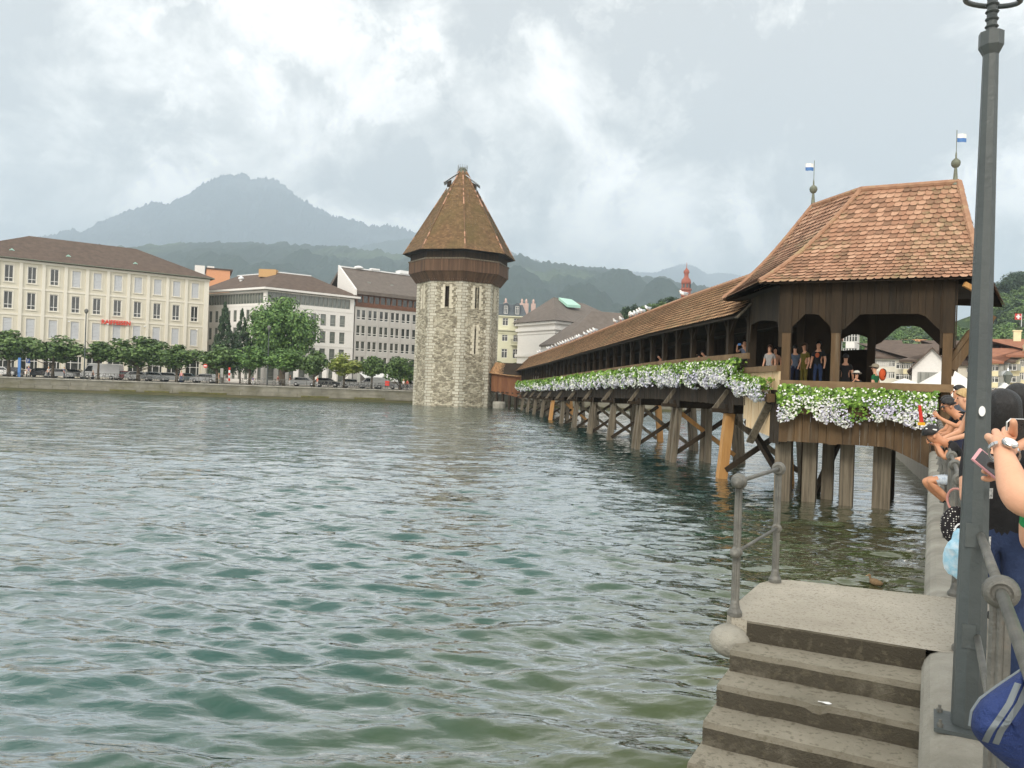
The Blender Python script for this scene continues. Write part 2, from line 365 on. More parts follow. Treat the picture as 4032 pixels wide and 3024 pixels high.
def water_mat():
    m = bpy.data.materials.new('river_water'); m.use_nodes = True; t = m.node_tree; b = t.nodes['Principled BSDF']
    t.nodes.remove(b); df = nd(t, 'ShaderNodeBsdfDiffuse'); gl = nd(t, 'ShaderNodeBsdfGlossy', Roughness=.012); fr = nd(t, 'ShaderNodeFresnel', IOR=1.34); mx = nd(t, 'ShaderNodeMixShader')
    g = t.nodes.new('ShaderNodeNewGeometry'); P = g.outputs['Position']
    s = nd(t, 'ShaderNodeSeparateXYZ'); lk(t, P, s.inputs[0])
    # silt and weed show through shallow water along the near quay
    qt = mathn(t, 'SUBTRACT', mathn(t, 'MULTIPLY', s.outputs[0], .8858), mathn(t, 'MULTIPLY', s.outputs[1], .4641))
    sh = nd(t, 'ShaderNodeMapRange', interpolation_type='SMOOTHSTEP'); lk(t, mathn(t, 'ADD', qt, mathn(t, 'MULTIPLY', noisen(t, P, .35, 4, .6), 5)), sh.inputs['Value'])
    sh.inputs['From Min'].default_value = -5.5; sh.inputs['From Max'].default_value = 1.5
    deep = mixc(t, noisen(t, P, .12, 3, .5), (.014, .058, .048), (.030, .094, .080))
    bed = mixc(t, noisen(t, P, 1.3, 6, .65), (.030, .042, .014), (.11, .13, .055))
    lk(t, mixc(t, sh.outputs[0], deep, bed), df.inputs['Color'])
    mp = nd(t, 'ShaderNodeMapping'); mp.inputs['Scale'].default_value = (.6, 1.4, 1); lk(t, P, mp.inputs[0])
    n1 = noisen(t, mp.outputs[0], 2.4, 3, .5, .4); n2 = noisen(t, mp.outputs[0], .8, 3, .5, .3)
    n3 = noisen(t, mp.outputs[0], 8.0, 3, .5, .3)
    h = mathn(t, 'ADD', mathn(t, 'ADD', mathn(t, 'MULTIPLY', n1, .11), mathn(t, 'MULTIPLY', n2, .22)), mathn(t, 'MULTIPLY', n3, .02))
    far = nd(t, 'ShaderNodeMapRange'); lk(t, s.outputs[1], far.inputs['Value']); far.inputs['From Min'].default_value = 6; far.inputs['From Max'].default_value = 60
    far.inputs['To Min'].default_value = .28; far.inputs['To Max'].default_value = .7
    bn = nd(t, 'ShaderNodeBump'); bn.inputs['Distance'].default_value = 1.0; bn.inputs['Strength'].default_value = 1
    lk(t, mathn(t, 'MULTIPLY', h, far.outputs[0]), bn.inputs['Height']); [lk(t, bn.outputs[0], q.inputs['Normal']) for q in (gl, fr)]
    lk(t, mathn(t, 'MULTIPLY', mathn(t, 'SUBTRACT', mathn(t, 'MINIMUM', fr.outputs[0], .19), .018), 4.7, None, True), mx.inputs[0]); lk(t, df.outputs[0], mx.inputs[1]); lk(t, gl.outputs[0], mx.inputs[2]); lk(t, mx.outputs[0], t.nodes['Material Output'].inputs['Surface'])
    return m
WATER = water_mat()
tag(link('river_water', wm, WATER), kind='structure')
far = MB(); far.poly([(-120, 150, 0), (108, 150, 0), (420, 700, 0), (280, 700, 0), (20, 200, 0), (-120, 200, 0)])
far.poly([(-900, -40, -.10), (-18, -40, -.10), (2, 3, -.10), (18, 33, -.10), (70, 150, -.10), (-120, 151, -.10), (-900, 100, -.10)])
tag(far.build('river_water', WATER), kind='structure')
# left bank
LB = [(-1500, 1.3), (-75.8, 118.0), (-15, 123.0), (24, 126.2), (330, 700), (3000, 3000), (3000, 11900), (-12000, 11900), (-12000, 1.3)]
def slab(name, pts, z0, z1, m, parent=None):
    mb = MB(); n = len(pts); mb.add([(x, y, z0) for x, y in pts]+[(x, y, z1) for x, y in pts], [tuple(range(n, 2*n))]+[(i, (i+1) % n, n+(i+1) % n, n+i) for i in range(n)])
    return mb.build(name, m, parent)
tag(slab('left_bank_ground', LB, -1, QZ-.02, [PAVE]), kind='structure')
ldir = Vector((60.8, 5.0, 0)).normalized(); lnor = Vector((ldir.y, -ldir.x, 0))   # towards the water
def LQ(a, b, z):                                                                # along far quay, b = metres inland
    p = Vector((-75.8, 118, 0))+ldir*a-lnor*b; return Vector((p.x, p.y, z))
# road strip on the far bank
rd = MB(); rd.quad(LQ(-80, 6.5, QZ), LQ(64, 6.5, QZ), LQ(64, 13, QZ), LQ(-80, 13, QZ))
tag(rd.build('quay_road', ASPH), kind='structure')
# far river wall: blocks, plinth, coping
qw = empty('river_wall', LQ(40, 0, 0), 0, 'long low grey stone river wall with mossy foot below the parked cars on the far bank', 'river wall')
w = MB()
for lay, (z0, z1, d) in enumerate(((.38, .98, .14), (.98, 1.52, .13), (1.52, 1.80, .12))):
    a = -120+lay*1.1
    while a < 103:
        l_ = random.uniform(2.2, 4.2); dd = d+random.uniform(-.015, .02)
        p = [LQ(a, .3, z0), LQ(a+l_-.03, .3, z0), LQ(a+l_-.03, -dd, z0), LQ(a, -dd, z0)]
        w.hexa([*p, *[Vector((q.x, q.y, z1-.02)) for q in p]]); a += l_
w.build('stone_blocks', STONEQ, qw)
def lq_strip(a0, a1, b0, b1, z0, z1):
    p = [LQ(a0, b1, z0), LQ(a1, b1, z0), LQ(a1, b0, z0), LQ(a0, b0, z0)]; return [*p, *[Vector((q.x, q.y, z1)) for q in p]]
MB().hexa(lq_strip(-120, 104, -.27, .6, 1.80, QZ+.02)).build('coping', CONC, qw)
MB().hexa(lq_strip(-120, 104, -.42, .3, -.6, .34)).build('plinth', mat('mossy_plinth', lin(96, 90, 66), lin(74, 76, 44), .6, .95, .6), qw)
MOSS = mat('moss', lin(70, 74, 42), lin(108, 102, 58), 3, 1)
mm = MB()
for a in (16, 21, 26, 29, 44, 52): mm.hexa(lq_strip(a, a+random.uniform(2, 5), -.24, -.1, .36, .62))
mm.build('moss_tuft', MOSS, qw)
# right bank: quay from the camera to the bridge, then bending left
RB = [tuple(Q(-60, .36, 0).xy), tuple(Q(32.5, .36, 0).xy), (41.0, 93.0), (60, 140), (420, 820), (3200, 3100), (9000, 9000), (12000, -250), (40, -250)]
tag(slab('right_bank_pavement', RB[::-1], -1, QZ-.03, [PAVE]), kind='structure')
# near quay coping with rounded water edge, block by block
cp = empty('quay_wall', Q(8, .1, 0), 0, 'pale rounded concrete quay edge running from the foreground to the bridge pavilion', 'quay wall')
cm = MB()
prof = [(.40, -.8), (.0, -.8), (.0, QZ-.12), (.015, QZ-.07), (.045, QZ-.03), (.09, QZ-.008), (.15, QZ), (.40, QZ)]
def coping(s0, s1, seg=1):
    n = len(prof); V = []; F = []
    for i in range(seg+1):
        s = s0+(s1-s0)*i/seg; V += [Q(s, t, z) for t, z in prof]
    for i in range(seg): F += [(i*n+k, i*n+k+1, (i+1)*n+k+1, (i+1)*n+k) for k in range(n-1)]
    F += [tuple(range(n)), tuple(range(seg*n+n-1, seg*n-1, -1))]
    cm.add(V, F)
s = -12.0
for s0, s1 in ((-12, -6.01), (-6, -2.01), (-2, .99), (1.0, 3.19), (3.2, 5.62)): coping(s0, s1)
for i in range(9): coping(7.17+i*3.0, 7.17+i*3.0+2.985)
cm.build('coping', CONC, cp)
wl = MB(); wl.hexa([Q(-12, .02, -3), Q(34, .02, -3), Q(34, .6, -3), Q(-12, .6, -3), Q(-12, .02, QZ-.14), Q(34, .02, QZ-.14), Q(34, .6, QZ-.14), Q(-12, .6, QZ-.14)])
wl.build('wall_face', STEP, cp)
# ---------------------------------------------------------------- landing and steps
st = empty('stone_steps', Q(5.6, -.6, 0), 0, 'worn concrete steps with a landing going down from the quay to the water', 'steps')
def qbox(mb, s0, s1, t0, t1, z0, z1, taper=0):
    return mb.hexa([Q(s0, t0-taper, z0), Q(s1, t0-taper, z0), Q(s1, t1, z0), Q(s0, t1, z0), Q(s0, t0, z1), Q(s1, t0, z1), Q(s1, t1, z1), Q(s0, t1, z1)])
pl = MB()
n = 12
zt = QZ-.004
top = []
outline = [(5.61, 0.36), (5.59, -1.05), (5.62, -1.17), (5.75, -1.23), (6.75, -1.19), (6.93, -1.12), (7.02, -1.0), (7.15, .0), (7.165, .36)]
pl.poly([Q(s_, t_, zt) for s_, t_ in outline])
for (a, b), (c, d) in list(zip(outline, outline[1:]))[1:]: pl.quad(Q(a, b, zt), Q(c, d, zt), Q(c, d, zt-.16), Q(a, b, zt-.16))
o = pl.build('landing', PLAT, st)
sb = MB()
def step_slab(k, s0, s1, t0, t1, z1, h):
    # worn nosing: subdivide along t with slight noise
    N = 26; V = []; F = []
    for i in range(N+1):
        t_ = t0+(t1-t0)*i/N; j = mnoise.noise(Vector((t_*5, k*3.1, 0)))*.012; j2 = mnoise.noise(Vector((t_*11, k*7.3, 5)))*.006
        chip = -.02 if mnoise.noise(Vector((t_*9, k*1.7, 9))) > .42 else 0
        V += [Q(s0+.01+j, t_, z1-h), Q(s0+j, t_, z1-.03+chip), Q(s0+.022+j, t_, z1+j2+chip*.5), Q(s1, t_, z1+j2*.4)]
    for i in range(N):
        for m_ in range(3): F.append((i*4+m_, i*4+m_+1, (i+1)*4+m_+1, (i+1)*4+m_))
    F += [(0, 1, 2, 3), (N*4+3, N*4+2, N*4+1, N*4)]
    mb = MB(); mb.add(V, F); qbox(mb, s0+.04, s1, t0+.015, t1, z1-h-.02, z1-.02); return mb
fm = MB(); NF = 40; fv = []
for i in range(NF+1):
    t_ = .02+(-1.06-.02)*i/NF; s_ = 5.612-.022*i/NF; j_ = mnoise.noise(Vector((t_*7, 1.3, 0)))*.005
    fv += [Q(s_, t_, zt), Q(s_-.004+j_, t_, zt-.012), Q(s_-.004+j_, t_, zt-.19)]
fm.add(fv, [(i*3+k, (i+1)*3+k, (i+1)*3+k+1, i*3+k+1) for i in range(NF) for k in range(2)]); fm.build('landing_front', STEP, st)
for k in range(1, 11):
    z1 = QZ-.135*k-.005; s0 = 5.60-.285*k
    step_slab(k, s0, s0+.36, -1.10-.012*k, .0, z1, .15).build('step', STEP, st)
ms = MB(); qbox(ms, 5.66, 7.0, -1.0, 0.3, -3, QZ-.17)
for k in range(1, 11): qbox(ms, 5.64-.285*k, 5.9, -1.03-.012*k, .0, -3, QZ-.135*k-.2)
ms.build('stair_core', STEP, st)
bl = MB(); bl.sphere(Q(5.62, -1.17, QZ-.165), .145, 20, (1.0, 1.0, .78), 14)
bl.build('rounded_corner_stone', CONC, st, smooth=True)
gum = MB(); c = Q(4.62, -.14, QZ-.135*3+.0)
for (s_, t_, rr, z_, lb) in ((4.56, -.20, .035, QZ-.135*4+.002, 'torn white paper scrap near the wall on a lower concrete step'), (5.08, -.5, .025, QZ-.135*2+.002, 'small white paper scrap in the middle of an upper concrete step')):
    gp = MB(); gp.poly([Q(s_+rr*math.cos(a)*(.6+.4*math.sin(3*a)), t_+1.6*rr*math.sin(a), z_) for a in np.linspace(0, 6.28, 14)[:-1]])
    tag(gp.build('paper_scrap', WHITEP), lb, 'litter')
# ---------------------------------------------------------------- iron railings
def rail_post(mb, base, h=.92, mid=.45, ax=Vector((QS, QC, 0)), r=.034):
    """fluted cast iron post with two rings through which the rails pass"""
    b = Vector(base); side = Vector((ax.y, -ax.x, 0))
    for sg in (-1, 1):
        mb.tube([b+side*sg*r*.52+Vector((0, 0, .05)), b+side*sg*r*.5+Vector((0, 0, h-.03))], [r*.58, r*.46], 8)
    for sg in (-1, 1):
        mb.tube([b+ax*sg*r*.40+Vector((0, 0, .05)), b+ax*sg*r*.38+Vector((0, 0, h-.03))], [r*.40, r*.32], 8)
    mb.lathe([(r*1.9, 0), (r*1.9, .025), (r*1.35, .05), (r*1.1, .09), (r*.7, .11)], b, seg=12)
    for z, k in ((h, 1.0), (mid, .72)):
        c = b+Vector((0, 0, z))
        mb.lathe([(.028*k, -.03*k), (.042*k, -.029*k), (.053*k, -.018*k), (.057*k, 0), (.053*k, .018*k), (.042*k, .029*k), (.028*k, .03*k)], c, ax, 20)
        mb.torus(c-ax*.026*k, .035*k, .009*k, ax, 20, 6); mb.torus(c+ax*.026*k, .035*k, .009*k, ax, 20, 6)
def rail_ball(mb, c, ax, k=1.0):
    mb.lathe([(.0, .098*k), (.022*k, .095*k), (.044*k, .078*k), (.052*k, .05*k), (.046*k, .022*k), (.03*k, .0)][::-1], c, ax, 16)
QD = Vector((QS, QC, 0))
# railing of the landing
lr = empty('landing_railing', Q(5.75, -1.06, QZ), 0, 'short grey cast iron handrail with round knobs standing on the stone landing', 'railing')
pA, pB = Q(5.66, -1.16, QZ), Q(6.86, -1.09, QZ)
for p_ in (pA, pB):
    m_ = MB(); rail_post(m_, p_, .93, .44, r=.027); m_.build('post', IRON, lr, smooth=False)
for z_ in (.93, .44):
    m_ = MB(); m_.tube([pA+Vector((0, 0, z_)), pB+Vector((0, 0, z_))], .0155 if z_ > .5 else .012, 12); m_.build('rail', IRON, lr, smooth=True)
    m_ = MB(); rail_ball(m_, pA+Vector((0, 0, z_))-QD*.02, -QD, .85 if z_ > .5 else .7); m_.build('knob', IRON, lr, smooth=True)
# railing of the quay
qr = empty('quay_railing', Q(3.1, .2, QZ), 0, 'grey cast iron railing along the crowded quay, its posts with ring-shaped heads', 'railing')
posts = [-1.2, .9, 3.1, 5.69, 7.25, 8.78, 10.2, 11.8, 13.6, 15.4, 17.4, 19.4, 21.4, 23.4, 25.4]
for s_ in posts:
    m_ = MB(); rail_post(m_, Q(s_, .225, QZ)); m_.build('post', IRON, qr)
LS = 4.37
allp = sorted(posts)
for a, b in zip(allp, allp[1:]):
    segs = [(a, b)] if not (a < LS < b) else [(a, LS-.055), (LS+.055, b)]
    for (a_, b_) in segs:
        for z_, r_ in ((.92, .0185), (.45, .015)):
            m_ = MB(); m_.tube([Q(a_, .225, QZ+z_), Q(b_, .225, QZ+z_)], r_, 12); m_.build('rail', IRON, qr, smooth=True)
# ---------------------------------------------------------------- lamp post
lp = empty('lamp_post', Q(LS, .20, QZ), 0, 'tall dark grey octagonal lamp post bolted to the quay edge on the right', 'lamp post')
c0 = Q(LS, .20, QZ)
m_ = MB(); H = 3.22
m_.lathe([(.072, .02), (.067, .5), (.050, 1.7), (.0335, H)], c0, seg=8, ph=R(22.5+27))
m_.build('shaft', LAMPP, lp)
m_ = MB(); p_ = [Q(LS-.13, .06, QZ), Q(LS+.13, .06, QZ), Q(LS+.13, .32, QZ), Q(LS-.13, .32, QZ)]
m_.hexa([*p_, *[q+Vector((0, 0, .018)) for q in p_]]); m_.build('base_plate', LAMPP, lp)
for a_, b_ in ((-.1, .085), (.1, .085), (-.1, .295), (.1, .295)):
    m_ = MB(); m_.lathe([(.014, .018), (.014, .034), (.007, .036), (.007, .052)], Q(LS+a_, .0+b_, QZ), seg=6); m_.build('bolt', IRON, lp)
m_ = MB(); m_.lathe([(.034, H-.04), (.054, H+.0), (.054, H+.065), (.036, H+.07)], c0, seg=8, ph=R(49.5)); m_.build('collar', LAMPP, lp)
m_ = MB(); m_.lathe([(.022, H+.07), (.022, H+.52)], c0, seg=12)
for k in range(9): m_.torus(c0+Vector((0, 0, H+.095+.035*k)), .023, .007, (0, 0, 1), 14, 5)
m_.build('neck', LAMPP, lp)
m_ = MB()
m_.torus(c0+Vector((0, 0, H+.22)), .115, .012, (.1, -.25, 1), 28, 8); m_.build('ring', LAMPP, lp, smooth=True)
m_ = MB(); m_.lathe([(.06, H+.52), (.16, H+.62), (.2, H+1.0), (.19, H+1.02), (.06, H+1.2), (.02, H+1.28)], c0, seg=8); m_.build('lantern', GLASS2, lp)
for z_ in (.92, .45):
    m_ = MB(); cc = Q(LS-.068+.008*z_, .19, QZ+z_); m_.beam(cc-Vector((0, 0, .055)), cc+Vector((0, 0, .055)), .055, .012, QD)
    m_.build('bracket', LAMPP, lp)
fwd = Vector((-QS, -QC, 0)); rgt = Vector((QC, -QS, 0))
def lamp_side(ang, h, r): 
    d_ = Vector((math.cos(ang), math.sin(ang), 0)); return c0+d_*r+Vector((0, 0, h)), d_
def sticker(name, h, w_, hh, roundish, m, ang, r):
    p, d_ = lamp_side(ang, h, r); sd_ = Vector((-d_.y, d_.x, 0)); mb = MB()
    if roundish: mb.poly([p+sd_*w_*math.cos(a)+Vector((0, 0, hh*math.sin(a))) for a in np.linspace(0, 6.28, 20)[:-1]])
    else: mb.poly([p-sd_*w_-Vector((0, 0, hh)), p+sd_*w_-Vector((0, 0, hh)), p+sd_*w_+Vector((0, 0, hh)), p-sd_*w_+Vector((0, 0, hh))])
    return mb.build(name, m, lp)
STK = mat('worn_sticker', lin(226, 226, 222), lin(40, 40, 40), 60, .5)
angs = [R(22.5+27)+k*math.pi/4+math.pi/8 for k in range(8)]
def bestang(tx, ty):
    v = Vector((tx, ty)).normalized(); return max(angs, key=lambda a: math.cos(a)*v.x+math.sin(a)*v.y)
LF = angs  # face angles
# ================================================================ BUILDINGS
# local frame of a building: x along its front, y into its depth, z up from the water (object origin at water level 0 + base)
WM = {}
def win_mesh(w, h, kind):
    k = (round(w, 2), round(h, 2), kind)
    if k in WM: return WM[k]
    f = MB(); t = .07; y0, y1 = .10, .16
    def bar(a, b, c, d): f.box(a, b, y0, y1, c, d)
    if kind != 'blind':
        bar(0, t, 0, h); bar(w-t, w, 0, h); bar(t, w-t, h-t, h); bar(t, w-t, 0, t)
    if kind == 'cross': bar(w/2-.04, w/2+.04, t, h-t); bar(t, w/2-.04, h*.22, h*.22+.09); bar(w/2+.04, w-t, h*.22, h*.22+.09)
    if kind == 'two': bar(w/2-.035, w/2+.035, t, h-t); bar(t, w/2-.035, h*.68, h*.68+.06); bar(w/2+.035, w-t, h*.68, h*.68+.06)
    if kind == 'low': bar(t, w-t, h*.2, h*.2+.1)
    if kind == 'shop': bar(w*.33-.05, w*.33+.05, t, h-t); bar(w*.8-.05, w*.8+.05, t, h-t); bar(t, w*.33-.05, h*.55, h*.55+.1); bar(w*.33+.05, w*.8-.05, h*.55, h*.55+.1); bar(w*.8+.05, w-t, h*.55, h*.55+.1)
    g = MB()
    g.quad((0, .18, 0), (w, .18, 0), (w, .18, h), (0, .18, h))
    if kind == 'blind':
        b = MB(); n = int(h/.12)
        for i in range(n): b.quad((0, .06+.02*(i % 2), h*i/n), (w, .06+.02*(i % 2), h*i/n), (w, .06+.02*((i+1) % 2), h*(i+1)/n), (0, .06+.02*((i+1) % 2), h*(i+1)/n))
        WM[k] = (b.mesh('blind'), None)
    else: WM[k] = (f.mesh('window'), g.mesh('pane'))
    return WM[k]
def put_window(parent, x, y, z, w, h, kind, fm, gm, rz=0):
    fme, gme = win_mesh(w, h, kind)
    if not fme.materials: fme.materials.append(BLIND if kind == 'blind' else fm)
    elif fme.materials[0] is not fm and kind != 'blind':
        WM.pop((round(w, 2), round(h, 2), kind)); return put_window(parent, x, y, z, w, h, kind, fm, gm, rz)
    o = bpy.data.objects.new('window', fme); COL.objects.link(o); o.parent = parent; o.location = (x, y, z); o.rotation_euler = (0, 0, rz)
    if gme:
        if not gme.materials: gme.materials.append(gm)
        p = bpy.data.objects.new('pane', gme); COL.objects.link(p); p.parent = o
    return o
def holed(mb, x0, x1, z0, z1, holes, rev=.18, tf=None):
    """wall in the plane y = 0 with openings, reveals rev deep; tf maps (x, y, z) to the parent's frame"""
    tf = tf or (lambda x, y, z: (x, y, z))
    xs = sorted(set([x0, x1]+[h[0] for h in holes]+[h[1] for h in holes])); xs = [x for x in xs if x0 <= x <= x1]
    # column strips: between consecutive xs, cut by the holes covering that strip
    for a, b in zip(xs, xs[1:]):
        cov = sorted([(h[2], h[3]) for h in holes if h[0] <= a+1e-6 and h[1] >= b-1e-6]); z = z0
        for c, d in cov:
            if c > z: mb.quad(tf(a, 0, z), tf(b, 0, z), tf(b, 0, c), tf(a, 0, c))
            z = max(z, d)
        if z < z1: mb.quad(tf(a, 0, z), tf(b, 0, z), tf(b, 0, z1), tf(a, 0, z1))
    for a, b, c, d in holes:
        mb.quad(tf(a, 0, c), tf(a, rev, c), tf(b, rev, c), tf(b, 0, c)); mb.quad(tf(a, 0, d), tf(b, 0, d), tf(b, rev, d), tf(a, rev, d))
        mb.quad(tf(a, 0, c), tf(a, 0, d), tf(a, rev, d), tf(a, rev, c)); mb.quad(tf(b, 0, c), tf(b, rev, c), tf(b, rev, d), tf(b, 0, d))
def frame_of(A, B):
    A = Vector((*A, 0)); B = Vector((*B, 0)); d = B-A; return A, d.length, math.atan2(d.y, d.x)
def hip_roof(L, D, ze, zr, ov, m, parent, hipL=True, hipR=True, inset=None, th=.25, soffit=None):
    ins = inset if inset is not None else D/2
    x0, x1, y0, y1 = -ov, L+ov, -ov, D+ov; rl = x0+(ins+ov if hipL else 0); rr = x1-(ins+ov if hipR else 0); ym = D/2
    mb = MB(); a, b, c, d = (x0, y0, ze), (x1, y0, ze), (x1, y1, ze), (x0, y1, ze); e, f_ = (rl, ym, zr), (rr, ym, zr)
    mb.quad(a, b, f_, e); mb.quad(c, d, e, f_); mb.poly([d, a, e]); mb.poly([b, c, f_])
    mb.box(x0, x1, y0, y1, ze-th, ze-.003)
    return mb.build('roof', m, parent, False)
def house(name, label, A, B, D, z0, ze, zr, wall, roof, floors, cols=None, wf=FRAME, wg=GLASS, hip=(True, True), ov=.5, kind='two', group=None, shutters=None, inset=None, cat='building', gable_front=False, sides=False, chimney=0):
    """floors: list of (z0, z1, width, list of centre x)"""
    P, L, a = frame_of(A, B); P.z = 0
    h = empty(name, P, a, label, cat, group)
    mb = MB(); holes = [(x-w/2, x+w/2, c, d) for (c, d, w, xs) in floors for x in xs]
    holed(mb, 0, L, z0, ze, holes)
    mb.quad((0, 0, z0), (0, 0, ze), (0, D, ze), (0, D, z0)); mb.quad((L, 0, z0), (L, D, z0), (L, D, ze), (L, 0, ze)); mb.quad((0, D, z0), (0, D, ze), (L, D, ze), (L, D, z0))
    if gable_front:
        mb.poly([(0, 0, ze), (L, 0, ze), (L/2, 0, zr)]); mb.poly([(0, D, ze), (L/2, D, zr), (L, D, ze)])
    mb.build('wall', wall, h, False)
    for (c, d, w, xs) in floors:
        for x in xs:
            wn = put_window(h, x-w/2, 0, c, w, d-c, kind, wf, wg)
            if shutters:
                for xa, xb in ((x-w/2-w*.45, x-w/2-.02), (x+w/2+.02, x+w/2+w*.45)): s_ = MB(); s_.box(xa, xb, -.06, -.01, c, d); s_.build('shutter', shutters, h, False)
    if sides:
        for (c, d, w, xs) in floors:
            for y in np.arange(2.2, D-1, 3.0):
                wn = put_window(h, L+.165, y-w/2, c, w, d-c, kind, wf, wg, R(90)); wn2 = put_window(h, -.165, y+w/2, c, w, d-c, kind, wf, wg, R(-90))
    if gable_front:
        r = MB(); t_ = .18
        for sgn in (0, 1):
            xa = -ov if sgn == 0 else L+ov; za = ze-(zr-ze)/(L/2)*ov
            p = [(xa, -ov, za), (L/2, -ov, zr), (L/2, D+ov, zr), (xa, D+ov, za)]
            r.hexa([*p, *[(q[0], q[1], q[2]+t_) for q in p]])
        r.build('roof', roof, h, False)
    elif zr: hip_roof(L, D, ze+.25, zr, ov, roof, h, *hip, inset=inset)
    for i in range(chimney):
        c = MB(); x = L*(.3+.4*i); c.box(x-.4, x+.4, D/2-.9, D/2-.2, ze+1, zr+.9); c.box(x-.5, x+.5, D/2-1, D/2-.1, zr+.9, zr+1.05); c.build('chimney', wall, h, False)
    return h, L
# -- cream office block on the left
A1 = Vector((-85.2, 132)); B1 = Vector((-57.7, 153)); u1 = (B1-A1).normalized()
A0 = A1-u1*6.64                                       # two more bays beyond the frame
P, L, ang = frame_of(A0, A1+u1*33.75)
bk = empty('office_block', P, ang, 'long cream office block with red lettering, brown hip roof and grey lowered blinds', 'office building')
off = 6.64; bays = [off+3.07+3.32*k for k in range(-3, 9)]     # pilaster positions
cent = [off+1.37+3.32*k for k in range(-2, 10)]
rows = [(17.62, 20.38), (13.2, 16.0), (8.62, 11.6)]
mb = MB(); holes = []
for z0, z1 in rows: holes += [(c-.62, c+.62, z0, z1) for c in cent]
gf = [(c-1.25, c+1.25, 3.05, 5.65) for c in cent]
holed(mb, 0, L, QZ, 21.35, holes+gf, .2)
D1 = 15
mb.quad((0, 0, QZ), (0, 0, 21.35), (0, D1, 21.35), (0, D1, QZ)); mb.quad((L, 0, QZ), (L, D1, QZ), (L, D1, 21.35), (L, 0, 21.35)); mb.quad((0, D1, QZ), (0, D1, 21.35), (L, D1, 21.35), (L, D1, QZ))
mb.build('wall', CREAM, bk, False)
for x in bays+[off+33.3]:
    w = .26 if x < off+33 else .44
    p = MB(); p.box(x-w, x+w, -.18, -.002, QZ, 20.95); p.build('pilaster', CREAM2, bk, False)
for z in (16.7, 12.3, 7.2):
    p = MB(); xs_ = sorted([0]+bays+[off+33.3])
    for a, b in zip(xs_, xs_[1:]): p.box(a+(.26 if a else 0)+.002, b-.262 if b < off+33 else b-.442, -.09, -.002, z-.16, z+.16)
    p.build('string_course', CREAM2, bk, False)
p = MB(); p.box(-.1, L+.1, -.3, -.003, 20.95, 21.34); p.build('cornice', CREAM2, bk, False)
for r_, (z0, z1) in enumerate(rows):
    for i, c in enumerate(cent):
        kind = 'cross'
        if r_ == 0 and i >= 5: kind = 'blind'
        if r_ == 2: kind = 'blind'
        put_window(bk, c-.62, 0, z0, 1.24, z1-z0, kind, FRAME, GLASS)
        s_ = MB(); s_.box(c-.78, c-.64, -.05, -.002, z0-.06, z1+.1); s_.box(c+.64, c+.78, -.05, -.002, z0-.06, z1+.1); s_.box(c-.78, c+.78, -.05, -.002, z1+.1, z1+.22); s_.box(c-.84, c+.84, -.14, -.002, z0-.18, z0-.062)
        s_.build('window_surround', CREAM2, bk, False)
for i, c in enumerate(cent): put_window(bk, c-1.25, .04, 3.05, 2.5, 2.6, 'shop', FRAME, GLASS)
hip_roof(L, D1, 21.62, 26.6, .75, ROOF_B, bk, inset=11.5)
g_ = MB(); g_.tube([(-.75, -.8, 21.5), (L+.75, -.8, 21.5), (L+.8, D1+.8, 21.5)], .11, 6); g_.build('gutter', COPPER, bk, False)
GREENC = plain('verdigris_copper', lin(168, 206, 190), .6)
for x in (off+1.8, off+10.2, off+21.0):
    dm = MB(); y = 2.3; z = 22.6
    dm.prism([(-.4, 0), (.4, 0), (.4, .45), (0, .75), (-.4, .45)], 0, 1.6, lambda a, b, c: (x+a, y+b-.8, z+c)); d_ = dm.build('dormer', GREENC, bk, False)
    dm = MB(); dm.box(x-.22, x+.22, y-.83, y-.805, z+.06, z+.42); dm.build('dormer_opening', GLASS, d_, False)
# lettering
tx = bpy.data.curves.new('lettering', 'FONT'); tx.body = 'RAIFFEISEN'; tx.size = 1.05; tx.extrude = .06; tx.offset = .03; tx.space_character = 1.02
to = bpy.data.objects.new('lettering_tmp', tx); COL.objects.link(to); bpy.context.view_layer.update()
tm = bpy.data.meshes.new_from_object(to.evaluated_get(bpy.context.evaluated_depsgraph_get())); bpy.data.objects.remove(to)
bx = [v.co.x for v in tm.vertices]; wdt = max(bx)-min(bx)
tm.transform(Matrix.Translation((off+15.4, -.32, 11.62)) @ Matrix.Scale(4.7/wdt, 4, (1, 0, 0)) @ Matrix.Rotation(R(90), 4, 'X'))
tm.materials.clear(); RL = plain('red_letters', lin(226, 70, 50), .5); link('lettering', tm, RL, bk, False)
p = MB(); p.box(off+15.3, off+20.2, -.24, -.19, 11.5, 11.56)
p.build('letter_rail', FRAMEG, bk, False)
for x in (off+10.3, off+16.4, off+22.5, off+31.6):
    p = MB(); p.tube([(x, 0, 11.5), (x, -.6, 11.65)], .03, 6); p.sphere((x, -.7, 11.6), .16, 8, (1, 1, .8), 6); p.build('wall_lamp', WHITEP, bk, False)
# -- rooftop block peeping over, left of the white building
ob = house('orange_building', 'small orange rooftop block with white chimneys behind the cream office roof', at(812, 1100, 190).xy, at(905, 1105, 192).xy, 10, QZ, at(850, 1060, 190).z, 0, plain('orange_render', lin(222, 160, 120), .85), ROOF_B, [], cat='building')[0]
tp = MB(); tp.box(-.2, 5.9, -.2, 10.2, at(850, 1060, 190).z, at(850, 1057, 190).z+.15); tp.build('roof', ROOF_B, ob, False)
tp = MB(); zt_ = at(850, 1060, 190).z; tp.box(-2.6, -.4, 0, 3, QZ, zt_+.7); tp.box(.2, 1.8, 3, 4, zt_, zt_+1.1); tp.build('chimney', WHITE, ob, False)
